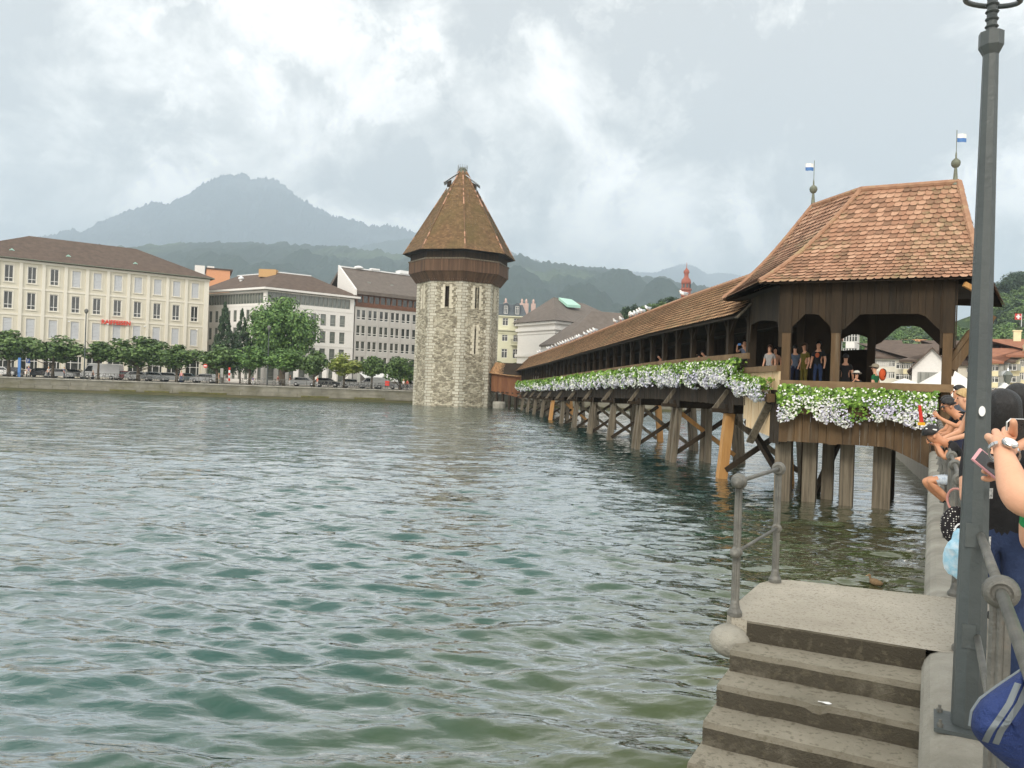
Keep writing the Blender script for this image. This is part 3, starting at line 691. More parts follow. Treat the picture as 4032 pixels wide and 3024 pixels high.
# -- white corner building: two fronts and a hip roof
C_ = Vector((-46.6, 150)); L_ = Vector((-61.6, 160.6)); R_ = Vector((-32.4, 161.6))
cb = empty('white_corner_building', (C_.x, C_.y, 0), 0, 'white corner building with brown hip roof and a glazed band under the eaves', 'office building')
def wing(A, B, pitch, n, first, ww, rows, strip, npane, parent, wallm, x_end=None):
    P, L, a = frame_of(A, B); P.z = 0
    tf = lambda x, y, z: (Vector((P.x, P.y, 0))+Matrix.Rotation(a, 3, 'Z') @ Vector((x, y, z)))-Vector((parent.location.x, parent.location.y, 0))
    mb = MB(); holes = [(first+pitch*i-ww/2, first+pitch*i+ww/2, z0, z1) for z0, z1 in rows for i in range(n)]
    hs = (.25, L-.9 if x_end is None else x_end, strip[0], strip[1]); holed(mb, 0, L, QZ, 19.5, holes+[hs], .18, tf)
    mb.build('wall', wallm, parent, False)
    loc = lambda x, z: tf(x, 0, z)
    for z0, z1 in rows:
        for i in range(n):
            v = tf(first+pitch*i-ww/2, 0, z0); put_window(parent, v.x, v.y, v.z, ww, z1-z0, 'low', FRAMEG, GLASS2 if (i*7+int(z0)) % 3 else GLASS, a)
    w_ = (hs[1]-hs[0])/npane
    for i in range(npane):
        v = tf(hs[0]+w_*i, .0, strip[0]); put_window(parent, v.x, v.y, v.z, w_-.02, strip[1]-strip[0], 'plain', FRAMEG, GLASS2, a)
    for z in (16.6, 12.95, 9.6, 6.2):
        m2 = MB(); p = [tf(0, -.06, z), tf(L, -.06, z), tf(L, -.002, z), tf(0, -.002, z)]; m2.hexa([*p, *[q+Vector((0, 0, .22)) for q in p]]); m2.build('string_course', wallm, parent, False)
    return tf, L
rw = [(13.7, 15.95), (10.3, 12.6), (6.95, 9.2), (2.6, 5.8)]
tfL, LL = wing(L_, C_, 1.98, 9, 1.1, 1.0, rw, (17.1, 19.1), 20, cb, WHITE, LL_ if False else None)
tfR, LR = wing(C_, R_, 2.07, 8, 1.35, 1.18, rw, (17.35, 19.3), 18, cb, WHITE)
n1v = Vector((-(C_-L_).normalized().y, (C_-L_).normalized().x)); n2v = Vector((-(R_-C_).normalized().y, (R_-C_).normalized().x))
o0 = Vector((C_.x, C_.y))
ax1 = (L_-C_).normalized(); ax2 = (R_-C_).normalized(); DD = 13
def rel(p, z): return (p.x-o0.x, p.y-o0.y, z)
rb = MB(); zE = 19.95; bis = (ax1+ax2)
ov_ = .9
e0 = C_-bis.normalized()*ov_*1.5; eL = L_+ax1*3-n1v*ov_; eR = R_+ax2*.9-n2v*ov_
# ridge meets above the corner
k_ = 7.4/ (abs(ax1.cross(ax2) if hasattr(ax1, 'cross') else 1) or 1)
rC = C_+(ax1+ax2)*k_; rL = rC+ax1*(LL-k_+3); rR = C_+ax2*12.1+n2v*7.0
zRg = 24.0
bL = L_+ax1*3+n1v*15; bR = R_+ax2*.9+n2v*15
rb.poly([rel(e0, zE), rel(eR, zE), rel(rR, zRg), rel(rC, zRg)]); rb.poly([rel(eL, zE), rel(e0, zE), rel(rC, zRg), rel(rL, zRg)])
rb.poly([rel(eR, zE), rel(bR, zE), rel(rR, zRg)]); rb.poly([rel(bR, zE), rel(bL, zE), rel(rL, zRg), rel(rC, zRg), rel(rR, zRg)])
rb.build('roof', ROOF_B, cb, False)
fa = MB()
for a_, b_ in ((eL, e0), (e0, eR)): fa.hexa([rel(a_, zE-.34), rel(b_, zE-.34), rel(b_+bis*.2, zE-.34), rel(a_+bis*.2, zE-.34), rel(a_, zE+.02), rel(b_, zE+.02), rel(b_+bis*.2, zE+.02), rel(a_+bis*.2, zE+.02)])
fa.poly([rel(e0, zE-.32), rel(eL, zE-.32), rel(L_+n1v*.5, zE-.32), rel(C_+bis*.4, zE-.32)]); fa.poly([rel(e0, zE-.32), rel(C_+bis*.4, zE-.32), rel(R_+n2v*.5, zE-.32), rel(eR, zE-.32)])
fa.build('eaves', WHITE, cb, False)
rg_ = MB(); rg_.tube([rel(rL, zRg+.08), rel(rC, zRg+.08), rel(rR, zRg+.08)], .12, 6); rg_.build('ridge_flashing', WHITEP, cb, False)
ch = MB(); v = rel(rC, 0); ch.box(v[0]-4, v[0]-.6, v[1]-.8, v[1]+.8, zRg-1.0, zRg+.55); ch.build('chimney', plain('ochre_render', lin(196, 158, 110), .9), cb, False)
ch = MB(); v = rel(L_+n1v*4+ax1*-5, 0); ch.lathe([(.3, 20.5), (.3, 22.6), (.55, 22.7), (.55, 23.0), (.1, 23.3)], (v[0], v[1], 0)); ch.build('roof_vent', WHITEP, cb, False)
# -- grey building with the brown top storey
Dv = Vector((-32.2, 161.9)); Ev = Vector((-20.9, 170.7)); Ev = Dv+(Ev-Dv).normalized()*24
P, L, ang = frame_of(Dv, Ev)
gb = empty('grey_building', P, ang, 'grey panelled office building with paired windows and a brown metal top storey beside the tower', 'office building')
rows = [(15.5, 17.55), (12.25, 14.35), (9.1, 11.15), (5.95, 8.05)]
mb = MB(); holes = []
for z0, z1 in rows:
    for i in range(9):
        for dx in (0, 1.16):
            x = .35+2.62*i+dx
            if x+.86 < L: holes.append((x, x+.86, z0, z1))
holed(mb, 0, L, QZ, 18.2, holes+[(1.9, 12.5, 2.2, 4.6)], .2); mb.quad((0, 0, QZ), (0, 0, 18.2), (0, 14, 18.2), (0, 14, QZ)); mb.quad((L, 0, QZ), (L, 14, QZ), (L, 14, 18.2), (L, 0, 18.2)); mb.quad((0, 14, QZ), (0, 14, 18.2), (L, 14, 18.2), (L, 14, QZ))
mb.quad((1.9, .5, 2.2), (12.5, .5, 2.2), (12.5, .5, 4.6), (1.9, .5, 4.6)); mb.build('wall', GREYW, gb, False)
for (x0, x1, z0, z1) in holes: put_window(gb, x0, 0, z0, x1-x0, z1-z0, 'low', FRAME, GLASS2 if int(x0*7+z0) % 3 == 0 else GLASS)
for i in range(10):
    x = .35+2.62*i-.37
    if 0 < x < L: p = MB(); p.box(x-.05, x+.05, -.08, -.002, 5.4, 18.19); p.build('pilaster', GREYW, gb, False)
tb = MB(); holes2 = [(.5+1.32*i, .5+1.32*i+1.1, 18.95, 20.45) for i in range(17)]
holed(tb, -.02, L, 18.2, 20.6, holes2, .15, lambda x, y, z: (x, y+.1, z)); tb.box(-.1, L, -.12, .08, 18.12, 18.3); tb.build('top_storey', BROWNF, gb, False)
for (x0, x1, z0, z1) in holes2: put_window(gb, x0, .1, z0, x1-x0, z1-z0, 'plain', BROWNF, GLASS2 if int(x0*3) % 3 == 0 else GLASS)
r = MB(); ze = 20.6; p = [(-.1, -.5, ze), (L, -.5, ze), (L, 7.5, 26.1), (-.1, 7.5, 26.1)]; r.hexa([*p, *[(q[0], q[1], q[2]+.7) for q in p]]); p = [(-.1, 7.5, 26.1), (L, 7.5, 26.1), (L, 15, ze), (-.1, 15, ze)]; r.hexa([*p, *[(q[0], q[1], q[2]+.7) for q in p]])
r.build('roof', ROOF_G, gb, False)
r = MB(); r.hexa([(-.55, -.7, 20.3), (-.14, -.7, 20.3), (-.14, 7.5, 20.3), (-.55, 7.5, 20.3), (-.55, -.7, 21.5), (-.14, -.7, 21.5), (-.14, 7.5, 27.1), (-.55, 7.5, 27.1)])
r.build('white_gable', WHITE, gb, False)
r = MB(); r.box(-.2, L, 7.2, 7.8, 26.75, 27.0); r.box(7, 9, 7, 8, 27, 27.35); r.box(14, 17, 7, 9, 27, 27.7); r.box(18, 21, 7, 8, 27, 27.5); r.lathe([(1.0, 27), (.9, 27.3), (.3, 27.5)], (4.2, 7.5, 0)); r.build('rooftop_plant', WHITEP, gb, False)
for x in (4.3, 9.6):
    v_ = MB(); v_.box(x-.35, x+.35, 2.6, 3.6, 22.9, 23.7); v_.build('roof_vent', FRAMEG, gb, False)
aw = MB(); aw.hexa([(1.4, -2.6, 3.55), (12.8, -2.6, 3.55), (12.8, -.02, 4.65), (1.4, -.02, 4.65), (1.4, -2.6, 3.62), (12.8, -2.6, 3.62), (12.8, -.02, 4.72), (1.4, -.02, 4.72)]); aw.box(1.4, 12.8, -2.64, -2.605, 3.15, 3.62); aw.build('awning', WHITEP, gb, False)
# -- pale green mansard house right of the tower
zf = lambda x, y, Y: at(x, y, Y).z
Ya = 150
A_ = at(1900, 1400, Ya).xy; B_ = at(2068, 1400, Ya+1).xy
Pm, Lm, am = frame_of(A_, B_)
cx = lambda px: (at(px, 1400, Ya).x-Pm.x)
fl = []
zz = lambda y: zf(2020, y, Ya)
xs = [cx(2031), cx(1986), cx(1941)]
mh = empty('mansard_house', Pm, am, 'pale green town house with slate mansard roof and small balcony right of the tower', 'building')
mb = MB(); holes = [(x-.55, x+.55, zz(a), zz(b)) for a, b in ((1282, 1252), (1344, 1318), (1410, 1374), (1455, 1430)) for x in xs]
zeM = zz(1243)
holed(mb, 0, Lm, QZ, zeM, holes, .15); mb.quad((0, 0, QZ), (0, 0, zeM), (0, 12, zeM), (0, 12, QZ)); mb.quad((Lm, 0, QZ), (Lm, 12, QZ), (Lm, 12, zeM), (Lm, 0, zeM)); mb.build('wall', GREENR, mh, False)
for (a, b, c, d) in holes: put_window(mh, a, 0, c, b-a, d-c, 'two', FRAME, GLASS)
for (y, h_, o_) in ((1296, .3, .5), (1243, .2, .3), (1304, .45, .12)):
    p = MB(); p.box(-.1, Lm+o_, -o_, -.003, zz(y)-h_, zz(y)); p.build('cornice', GREENR, mh, False)
zrM = zz(1196)
r = MB(); r.hexa([(-.1, -.2, zeM), (Lm+.1, -.2, zeM), (Lm+.1, 12, zeM), (-.1, 12, zeM), (.6, .8, zrM), (Lm-.7, .8, zrM), (Lm-.7, 11, zrM), (.6, 11, zrM)]); r.build('mansard_roof', SLATE, mh, False)
for x in xs:
    d_ = MB(); zd = zeM+.25; d_.box(x-.55, x+.55, -.1, .8, zd, zd+1.7); d_.lathe([(.55, 0), (.55, .9)], (x, -.1, zd+1.65), (0, 1, 0), 12); do = d_.build('dormer', SLATE, mh, False)
    put_window(do, x-.35, -.26, zd+.1, .7, 1.5, 'two', FRAME, GLASS)
bl_ = MB(); x = xs[0]; zb = zz(1356); bl_.box(x-1, x+1, -.9, -.003, zb-.15, zb); bo = bl_.build('balcony', GREENR, mh, False)
bl_ = MB()
for k in range(13): bl_.box(x-1+k*.16, x-1+k*.16+.04, -.88, -.85, zb, zb+.9)
bl_.box(x-1, x+1, -.9, -.84, zb+.9, zb+.95)
for k in (0, 1.95): bl_.box(x-1+k, x-.95+k, -.84, -.005, zb+.9, zb+.95)
bl_.build('balcony_railing', IRON, bo, False)
for px in (1992, 2056, 2073, 2101):
    v = at(px, 1175, Ya+8); c = MB(); c.box(v.x-.45, v.x+.45, v.y-.4, v.y+.4, zrM-2, zz(1176)); c.lathe([(.18, 0), (.25, .5), (.1, .9)], (v.x, v.y, zz(1176)), seg=8)
    c.build('chimney', plain('pinkish_chimney', lin(206, 180, 170), .9), mh, True)
hd = MB()
# -- white theatre with the big brown roof
th_c = at(2187, 1262, 140); A_ = at(2040, 1262, 150).xy; C2_ = th_c.xy; B_ = at(2520, 1300, 158).xy
zT = th_c.z
tb_ = empty('white_theatre', (C2_.x, C2_.y, 0), 0, 'windowless white neoclassical theatre with large brown hip roof and a green skylight', 'building')
axl = (Vector(A_)-Vector(C2_)).normalized(); axr = (Vector(B_)-Vector(C2_)).normalized(); LA = (Vector(A_)-Vector(C2_)).length; LB_ = (Vector(B_)-Vector(C2_)).length
def T(a, b, z): v = axl*a+axr*b; return (v.x, v.y, z)
mb = MB()
for (o_, z0, z1) in ((0, QZ, zT-.4), (.35, zT-1.6, zT-1.0), (.12, zT-2.2, zT-1.9), (.5, zT-.5, zT-.05), (.35, 8.6, 9.1), (.15, 7.0, 7.6), (.3, 5.6, 5.9)):
    mb.hexa([T(-o_, -o_, z0), T(-o_, LB_+o_, z0), T(LA+o_, LB_+o_, z0), T(LA+o_, -o_, z0), T(-o_, -o_, z1), T(-o_, LB_+o_, z1), T(LA+o_, LB_+o_, z1), T(LA+o_, -o_, z1)])
mb.build('wall', WHITE, tb_, False)
ap = at(2180, 1170, 152); apr = at(2300, 1190, 162)
la = Vector((ap.x-C2_[0], ap.y-C2_[1])); lb = Vector((apr.x-C2_[0], apr.y-C2_[1]))
rf = MB(); o_ = .9; c0_, c1_, c2_, c3_ = T(-o_, -o_, zT), T(-o_, LB_+o_, zT), T(LA+o_, LB_+o_, zT), T(LA+o_, -o_, zT)
zap = ap.z; pA_ = (la.x, la.y, zap); pB_ = (lb.x, lb.y, zap)
rf.poly([c0_, c1_, pB_, pA_]); rf.poly([c1_, c2_, pB_]); rf.poly([c2_, c3_, pA_, pB_]); rf.poly([c3_, c0_, pA_]); rf.build('roof', ROOF_G, tb_, False)
def on_roof(px, py, lift=.0):
    a, b = ray(px, py); d = Vector((a, 1, b)); p0 = Vector(c0_)+Vector((C2_[0], C2_[1], 0)); nrm = (Vector(c1_)-Vector(c0_)).cross(Vector(pA_)-Vector(c0_)).normalized()
    if nrm.z < 0: nrm = -nrm
    o = Vector((0, 0, EYE)); k = (p0+nrm*lift-o).dot(nrm)/d.dot(nrm); return o+d*k
sk = MB(); q = [on_roof(2200, 1171, .3), on_roof(2252, 1179, .3), on_roof(2286, 1203, .3), on_roof(2234, 1199, .3)]
sk.hexa([*[p-Vector((0, 0, .5)) for p in q], *q]); sk.build('skylight', plain('pale_green_skylight', lin(178, 222, 202), .3), tb_, True)
lw = MB(); v = lambda x, y, Y: at(x, y, Y)
# lower hall roof and flat parts to its right
house('theatre_annexe', 'low grey roofed wing in front of the white theatre just above the bridge roof', at(2215, 1360, 128).xy, at(2520, 1360, 133).xy, 9, QZ, zf(2250, 1352, 128), 0, WHITE, ROOF_G, [])
an = bpy.data.objects['theatre_annexe']; r = MB(); Lz = (at(2520, 1360, 133).xy-at(2215, 1360, 128).xy).length; z0 = zf(2250, 1352, 128)
r.poly([(-.3, -.3, z0), (Lz, -.3, z0), (Lz, 7, z0+6.2), (8.4, 7, z0+6.2)]); r.poly([(-.3, -.3, z0), (8.4, 7, z0+6.2), (-.3, 9, z0)]); r.box(-.3, Lz, -.35, 9, z0-.3, z0-.01); r.build('roof', ROOF_G, an, False)
# church tower
cv = at(2699, 1190, 240); ct = empty('church_tower', (cv.x, cv.y, QZ), 0, 'slim red brown church tower with onion dome far behind the bridge roof', 'tower')
REDST = mat('red_church_stone', lin(150, 86, 72), lin(166, 104, 86), .5, .9)
z = lambda y: zf(2699, y, 240)
m_ = MB(); m_.lathe([(1.45, QZ), (1.45, z(1146)), (1.75, z(1143)), (1.75, z(1138)), (1.35, z(1136)), (1.35, z(1118))], (cv.x, cv.y, 0), seg=8, ph=R(22)); m_.build('shaft', REDST, ct)
m_ = MB(); m_.lathe([(1.4, z(1120)), (1.5, z(1112)), (1.35, z(1102)), (.8, z(1094)), (.65, z(1088)), (.65, z(1078)), (.9, z(1074)), (.8, z(1066)), (.4, z(1060)), (.12, z(1054)), (.05, z(1034))], (cv.x, cv.y, 0), seg=12); m_.build('onion_dome', REDST, ct, smooth=True)
for k in range(4):
    m_ = MB(); a_ = -2.3+k*math.pi/4; d_ = Vector((math.cos(a_), math.sin(a_), 0)); s2 = Vector((-d_.y, d_.x, 0)); p = Vector((cv.x, cv.y, z(1134)))+d_*1.37
    m_.quad(p-s2*.3, p+s2*.3, p+s2*.3+Vector((0, 0, 1.1)), p-s2*.3+Vector((0, 0, 1.1))); m_.build('window', GLASS, ct)
# -- old town on the right bank
fl = lambda n, L, z0, h, gap, w, m=1.4: [(z0+gap*i, z0+gap*i+h, w, [m+(L-2*m)*k/(n[1]-1) for k in range(n[1])]) for i in range(n[0])]
def oldtown(name, label, px0, px1, Y0, Y1, D, ye, yr, wall, roof, n, group=None, **kw):
    A_ = at(px0, 1500, Y0).xy; U_ = Vector((QC, -QS)); x1 = ray(px1, 1500)[0]; k_ = (x1*A_.y-A_.x)/(U_.x-x1*U_.y); B_ = A_+U_*k_; Y1 = B_.y
    L = k_; pm = (px0+px1)/2; Ym = (Y0+Y1)/2
    ze_ = zf(pm, ye, Ym); zr_ = zf(pm, yr, Ym+(0 if kw.get('gable_front') else D*.42))
    g = (ze_-QZ-.5)/n[0]
    return house(name, label, A_, B_, D, QZ, ze_, zr_, wall, roof, fl(n, L, QZ+1.0, g*.55, g, .9), group=group, **kw)
oldtown('long_town_house', 'long pale town house with brown roof seen through the left part of the pavilion opening', 3395, 3555, 105, 112, 12, 1413, 1338, CREAM2, ROOF_B, (4, 9), inset=.5)
oldtown('cream_town_hall', 'cream arcaded building with rows of tall windows behind the green-shirted visitor', 3555, 3590, 100, 110, 14, 1425, 1352, YELLOWR, ROOF_B, (4, 4))
oldtown('white_gabled_house', 'white gabled house with shutters and brown roof seen through the pavilion', 3590, 3745, 88, 90, 16, 1448, 1372, WHITE, ROOF_B, (2, 5), gable_front=True, shutters=FRAMEG)
oldtown('brown_roof_house', 'house with steep brown roof behind the white gabled house', 3640, 3800, 118, 120, 12, 1400, 1340, WHITE, ROOF_B, (5, 5))
oldtown('turreted_house', 'pale house with small corner turret partly behind the dark lamp post', 3770, 3870, 100, 101, 10, 1440, 1350, CREAM2, ROOF_B, (4, 3))
oldtown('yellow_town_house', 'narrow pale yellow town house with grey shutters just right of the lamp post', 3862, 3930, 95, 96, 10, 1432, 1370, YELLOWR, ROOF_R, (4, 2), shutters=FRAMEG)
oldtown('blue_town_house', 'narrow pale blue town house with shutters and brown eaves', 3930, 3976, 95, 95.5, 10, 1428, 1372, BLUER, ROOF_B, (4, 2), shutters=FRAMEG)
oldtown('cream_gabled_town_house', 'cream town house with red brown roof and front gable at the right edge', 3976, 4110, 95, 96, 12, 1408, 1335, YELLOWR, ROOF_R, (4, 4), chimney=1)
gz = zf(4020, 1408, 95)
gg = bpy.data.objects['cream_gabled_town_house']; m_ = MB(); m_.prism([(1.4, gz), (5.2, gz), (5.2, gz+1.6), (3.3, gz+2.9), (1.4, gz+1.6)], -.1, 5, lambda x, y, z_: (x, y, z_)); fg = m_.build('front_gable', YELLOWR, gg, False)
put_window(fg, 2.9, -.27, gz+.3, .9, 1.1, 'two', FRAME, GLASS)
oldtown('hillside_villa', 'cream hillside villa with gabled front among the trees', 3935, 3990, 190, 190, 9, 1338, 1312, YELLOWR, ROOF_R, (7, 3), gable_front=True)
oldtown('upper_villa', 'grey roofed villa higher on the wooded hillside with a small red and white flag', 3990, 4070, 215, 215, 10, 1300, 1270, WHITE, ROOF_G, (8, 3))
v = at(4022, 1268, 214); fp = MB(); fp.tube([v+Vector((0, 0, -3)), v+Vector((0, 0, 2.2))], .08, 6); fo = fp.build('flagpole', WHITEP, bpy.data.objects['upper_villa'])
fp = MB(); fp.box(v.x-1.8, v.x, v.y-.03, v.y+.03, v.z+.6, v.z+2.2); fp.build('flag', RED, fo); fp = MB(); fp.box(v.x-1.15, v.x-.65, v.y-.05, v.y+.05, v.z+.8, v.z+2.0); fp.box(v.x-1.5, v.x-.3, v.y-.052, v.y+.052, v.z+1.2, v.z+1.6); fp.build('cross', WHITEP, fo)
oldtown('construction_building', 'building with orange roof cladding on the hillside seen through the pavilion opening', 3570, 3612, 200, 200, 9, 1345, 1336, WHITE, plain('orange_cladding', lin(220, 150, 96), .8), (6, 3))
for i, (a, b, y1, y2, lab) in enumerate(((3325, 3360, 1300, 1280, 'tall white waterfront house behind the central pavilion posts'), (2930, 3010, 1330, 1310, 'white waterfront house glimpsed under the pavilion roof at its left end'), (3170, 3290, 1330, 1310, 'white waterfront house behind the visitors in the pavilion'))):
    oldtown('waterfront_house', lab, a, b, 140+i*6, 140+i*6, 10, y1, y2, WHITE, ROOF_R, (5, 4))
# ================================================================ WATER TOWER
TX, TY = -8.35, 117.5
PH = R(-90+9)                                            # one corner points almost at the camera
def octa(r, z, k): a = PH+k*math.pi/4; return Vector((TX+r*math.cos(a), TY+r*math.sin(a), z))
def tower_stone():
    m = bpy.data.materials.new('rubble_and_quoins'); m.use_nodes = True; t = m.node_tree; b = t.nodes['Principled BSDF']; b.inputs['Roughness'].default_value = .9
    uv = t.nodes.new('ShaderNodeUVMap'); s = nd(t, 'ShaderNodeSeparateXYZ'); lk(t, uv.outputs[0], s.inputs[0])
    # u: metres along the side counted from its corner (0 .. side), v: height
    mp = nd(t, 'ShaderNodeMapping'); mp.inputs['Scale'].default_value = (2.5, 4.8, 1); lk(t, uv.outputs[0], mp.inputs[0])
    wob = vmath(t, 'ADD', mp.outputs[0], vmath(t, 'SCALE', noisen(t, uv.outputs[0], 1.3, 3, .5, 0, True), None, .7).outputs[0]).outputs[0]
    vo = nd(t, 'ShaderNodeTexVoronoi', Scale=1.0); lk(t, wob, vo.inputs['Vector']); vo.inputs['Randomness'].default_value = .85
    ve = nd(t, 'ShaderNodeTexVoronoi', Scale=1.0, feature='DISTANCE_TO_EDGE'); lk(t, wob, ve.inputs['Vector']); ve.inputs['Randomness'].default_value = .85
    sc = nd(t, 'ShaderNodeSeparateColor'); lk(t, vo.outputs['Color'], sc.inputs[0])
    big = noisen(t, uv.outputs[0], .22, 5, .65)
    k = mathn(t, 'ADD', mathn(t, 'MULTIPLY', sc.outputs[0], .62), mathn(t, 'MULTIPLY', mathn(t, 'SUBTRACT', big, .35), .75))
    rub = ramp(t, k, [(0, lin(110, 102, 86)), (.3, lin(146, 138, 118)), (.62, lin(182, 174, 152)), (1, lin(214, 207, 188))])
    br = nd(t, 'ShaderNodeTexBrick', Scale=1.0); br.inputs['Brick Width'].default_value = 1.15; br.inputs['Row Height'].default_value = .42
    br.inputs['Mortar Size'].default_value = .035; br.inputs['Color1'].default_value = (*lin(182, 176, 158), 1); br.inputs['Color2'].default_value = (*lin(206, 201, 184), 1); br.inputs['Mortar'].default_value = (*lin(124, 114, 92), 1)
    br.offset = .5; lk(t, uv.outputs[0], br.inputs['Vector'])
    side = 6.05*2*math.sin(math.pi/8)
    dl = mathn(t, 'MINIMUM', s.outputs[0], mathn(t, 'SUBTRACT', side, s.outputs[0]))
    row = mathn(t, 'FLOOR', mathn(t, 'DIVIDE', s.outputs[1], .42)); rr = mathn(t, 'MULTIPLY', mathn(t, 'FRACT', mathn(t, 'MULTIPLY', mathn(t, 'SINE', mathn(t, 'MULTIPLY', row, 12.9898)), 43.7)), .55)
    isq = mathn(t, 'LESS_THAN', dl, mathn(t, 'ADD', rr, .45))
    edge = nd(t, 'ShaderNodeMapRange'); lk(t, ve.outputs['Distance'], edge.inputs['Value']); edge.inputs['From Max'].default_value = .09; edge.inputs['To Min'].default_value = .62
    rub2 = mixc(t, 1.0, rub, edge.outputs[0], 'MULTIPLY')
    c = mixc(t, isq, rub2, br.outputs['Color'])
    n3 = noisen(t, uv.outputs[0], 2.2, 4, .6); mr = nd(t, 'ShaderNodeMapRange'); lk(t, n3, mr.inputs['Value']); mr.inputs['From Min'].default_value = .62; mr.inputs['From Max'].default_value = .74
    c = mixc(t, mathn(t, 'MULTIPLY', mr.outputs[0], .55), c, lin(96, 86, 68))
    wet = nd(t, 'ShaderNodeMapRange'); lk(t, s.outputs[1], wet.inputs['Value']); wet.inputs['From Min'].default_value = .75; wet.inputs['From Max'].default_value = .35
    c = mixc(t, wet.outputs[0], c, lin(92, 84, 58))
    lk(t, c, b.inputs['Base Color'])
    bn = nd(t, 'ShaderNodeBump', Strength=.8, Distance=.08); h = mathn(t, 'MULTIPLY', mathn(t, 'MINIMUM', ve.outputs['Distance'], .15), 5)
    lk(t, mathn(t, 'ADD', h, mathn(t, 'MULTIPLY', sc.outputs[1], .5)), bn.inputs['Height']); lk(t, bn.outputs[0], b.inputs['Normal'])
    return m
TST = tower_stone()
tw = empty('water_tower', (TX, TY, 0), 0, 'octagonal stone tower with tall brown pointed roof standing in the river', 'tower')
# shaft, with real rough stone relief and window slits cut in
slits = {7: [(.50, 13.9, 17.0, .22), (.58, 13.9, 17.0, .22)], 0: [(.47, 13.9, 17.0, .22), (.56, 13.9, 17.0, .22), (.5, 7.6, 11.2, .2)], 6: [(.5, 14.2, 17.0, .4)], 1: [(.5, 14.0, 17, .4)]}
V = []; F = []; UV = []
side = 6.05*2*math.sin(math.pi/8); ins = MB()
for k in range(8):
    a, b = octa(6.05, 0, k), octa(6.05, 0, k+1); e = (b-a).normalized(); nrm = Vector((e.y, -e.x, 0))
    NU, NV = 22, 90; z0, z1 = -2.0, 18.0
    base = len(V)
    for j in range(NV+1):
        z = z0+(z1-z0)*j/NV
        for i in range(NU+1):
            u = i/NU; p = a.lerp(b, u); p.z = z
            d = 0 if i in (0, NU) else mnoise.noise(Vector((p.x*1.9, p.y*1.9, z*2.6)))*.07
            taper = 1+.012*max(0, 1-z/18)
            p = Vector((TX+(p.x-TX)*taper, TY+(p.y-TY)*taper, z))+nrm*d
            for (su, sz0, sz1, sw) in slits.get(k, []): pass
            V.append(p); UV.append((u*side, z+2.0))
    for j in range(NV):
        zc = z0+(z1-z0)*(j+.5)/NV
        for i in range(NU):
            uc = (i+.5)/NU*side
            if any(abs(uc-su*side) < sw/2+.02 and sz0 < zc < sz1 for (su, sz0, sz1, sw) in slits.get(k, [])): continue
            q = base+j*(NU+1)+i; F.append((q, q+1, q+NU+2, q+NU+1))
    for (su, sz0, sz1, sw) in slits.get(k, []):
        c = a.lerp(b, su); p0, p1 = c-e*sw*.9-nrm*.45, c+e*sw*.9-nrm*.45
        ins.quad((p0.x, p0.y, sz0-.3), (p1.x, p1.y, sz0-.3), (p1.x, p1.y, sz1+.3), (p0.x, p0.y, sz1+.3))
V.append((TX, TY, 18.0)); UV.append((0, 20))
me = bpy.data.meshes.new('stone_shaft'); me.from_pydata([tuple(v) for v in V], [], F); uvl = me.uv_layers.new(name='UVMap')
li = np.zeros(len(me.loops), dtype=np.int32); me.loops.foreach_get('vertex_index', li); uvl.data.foreach_set('uv', np.array(UV, dtype=np.float32)[li].ravel())
sh = link('stone_shaft', me, TST, tw)
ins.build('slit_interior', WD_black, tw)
DRS = mat('pale_dressed_stone', lin(186, 178, 156), lin(212, 204, 184), 3, .9, .3, island=.5)
for k, l_ in slits.items():
    a, b = octa(6.05, 0, k), octa(6.05, 0, k+1); e = (b-a).normalized(); nrm = Vector((e.y, -e.x, 0))
    us = [s_[0] for s_ in l_ if s_[1] > 13]; 
    for grp, zz0, zz1 in (([u for u in us], 13.8, 17.05), ([s_[0] for s_ in l_ if s_[1] < 13], 7.5, 11.3)):
        if not grp: continue
        sf = MB()
        for uu, sgn in ((min(grp), -1), (max(grp), 1)):
            z_ = zz0; i = 0
            while z_ < zz1:
                wq = .34 if i % 2 else .58; p = a.lerp(b, uu)+e*sgn*.15; q = p+e*sgn*wq
                pts = [p-nrm*.1, q-nrm*.1, q+nrm*.09, p+nrm*.09]
                if sgn < 0: pts = [pts[1], pts[0], pts[3], pts[2]]
                sf.hexa([*[Vector((v.x, v.y, z_)) for v in pts], *[Vector((v.x, v.y, z_+.40)) for v in pts]]); z_ += .42; i += 1
        sf.build('window_surround', DRS, tw)
# timber gallery
TW_WOOD = mat('tower_planks', lin(66, 46, 32), lin(108, 82, 60), 2.0, .85, .4, island=.6, stretch=(3, 3, .4), extra=stain(.5, lin(120, 104, 84), .58, .75, (1, 1, .5), .6))
def ring_planks(name, r0, z0, r1, z1, m, n=18):
    mb = MB()
    for k in range(8):
        a0, b0, a1, b1 = octa(r0, z0, k), octa(r0, z0, k+1), octa(r1, z1, k), octa(r1, z1, k+1)
        for i in range(n):
            f0, f1 = i/n, (i+.96)/n; d = random.uniform(0, .03); nn = ((a0+b0)/2-Vector((TX, TY, z0))); nn.z = 0; nn.normalize()
            mb.quad(a0.lerp(b0, f0)+nn*d, a0.lerp(b0, f1)+nn*d, a1.lerp(b1, f1)+nn*d, a1.lerp(b1, f0)+nn*d)
    return mb.build(name, m, tw)
def ring_solid(name, rr, z0, z1, m):
    mb = MB(); mb.lathe([(rr, z0), (rr, z1)], (TX, TY, 0), seg=8, ph=0); 
    mb2 = MB(); V_ = [octa(rr, z0, k) for k in range(8)]+[octa(rr, z1, k) for k in range(8)]
    mb2.add(V_, [tuple(range(7, -1, -1)), tuple(range(8, 16))]+[(k, (k+1) % 8, 8+(k+1) % 8, 8+k) for k in range(8)]); return mb2.build(name, m, tw)
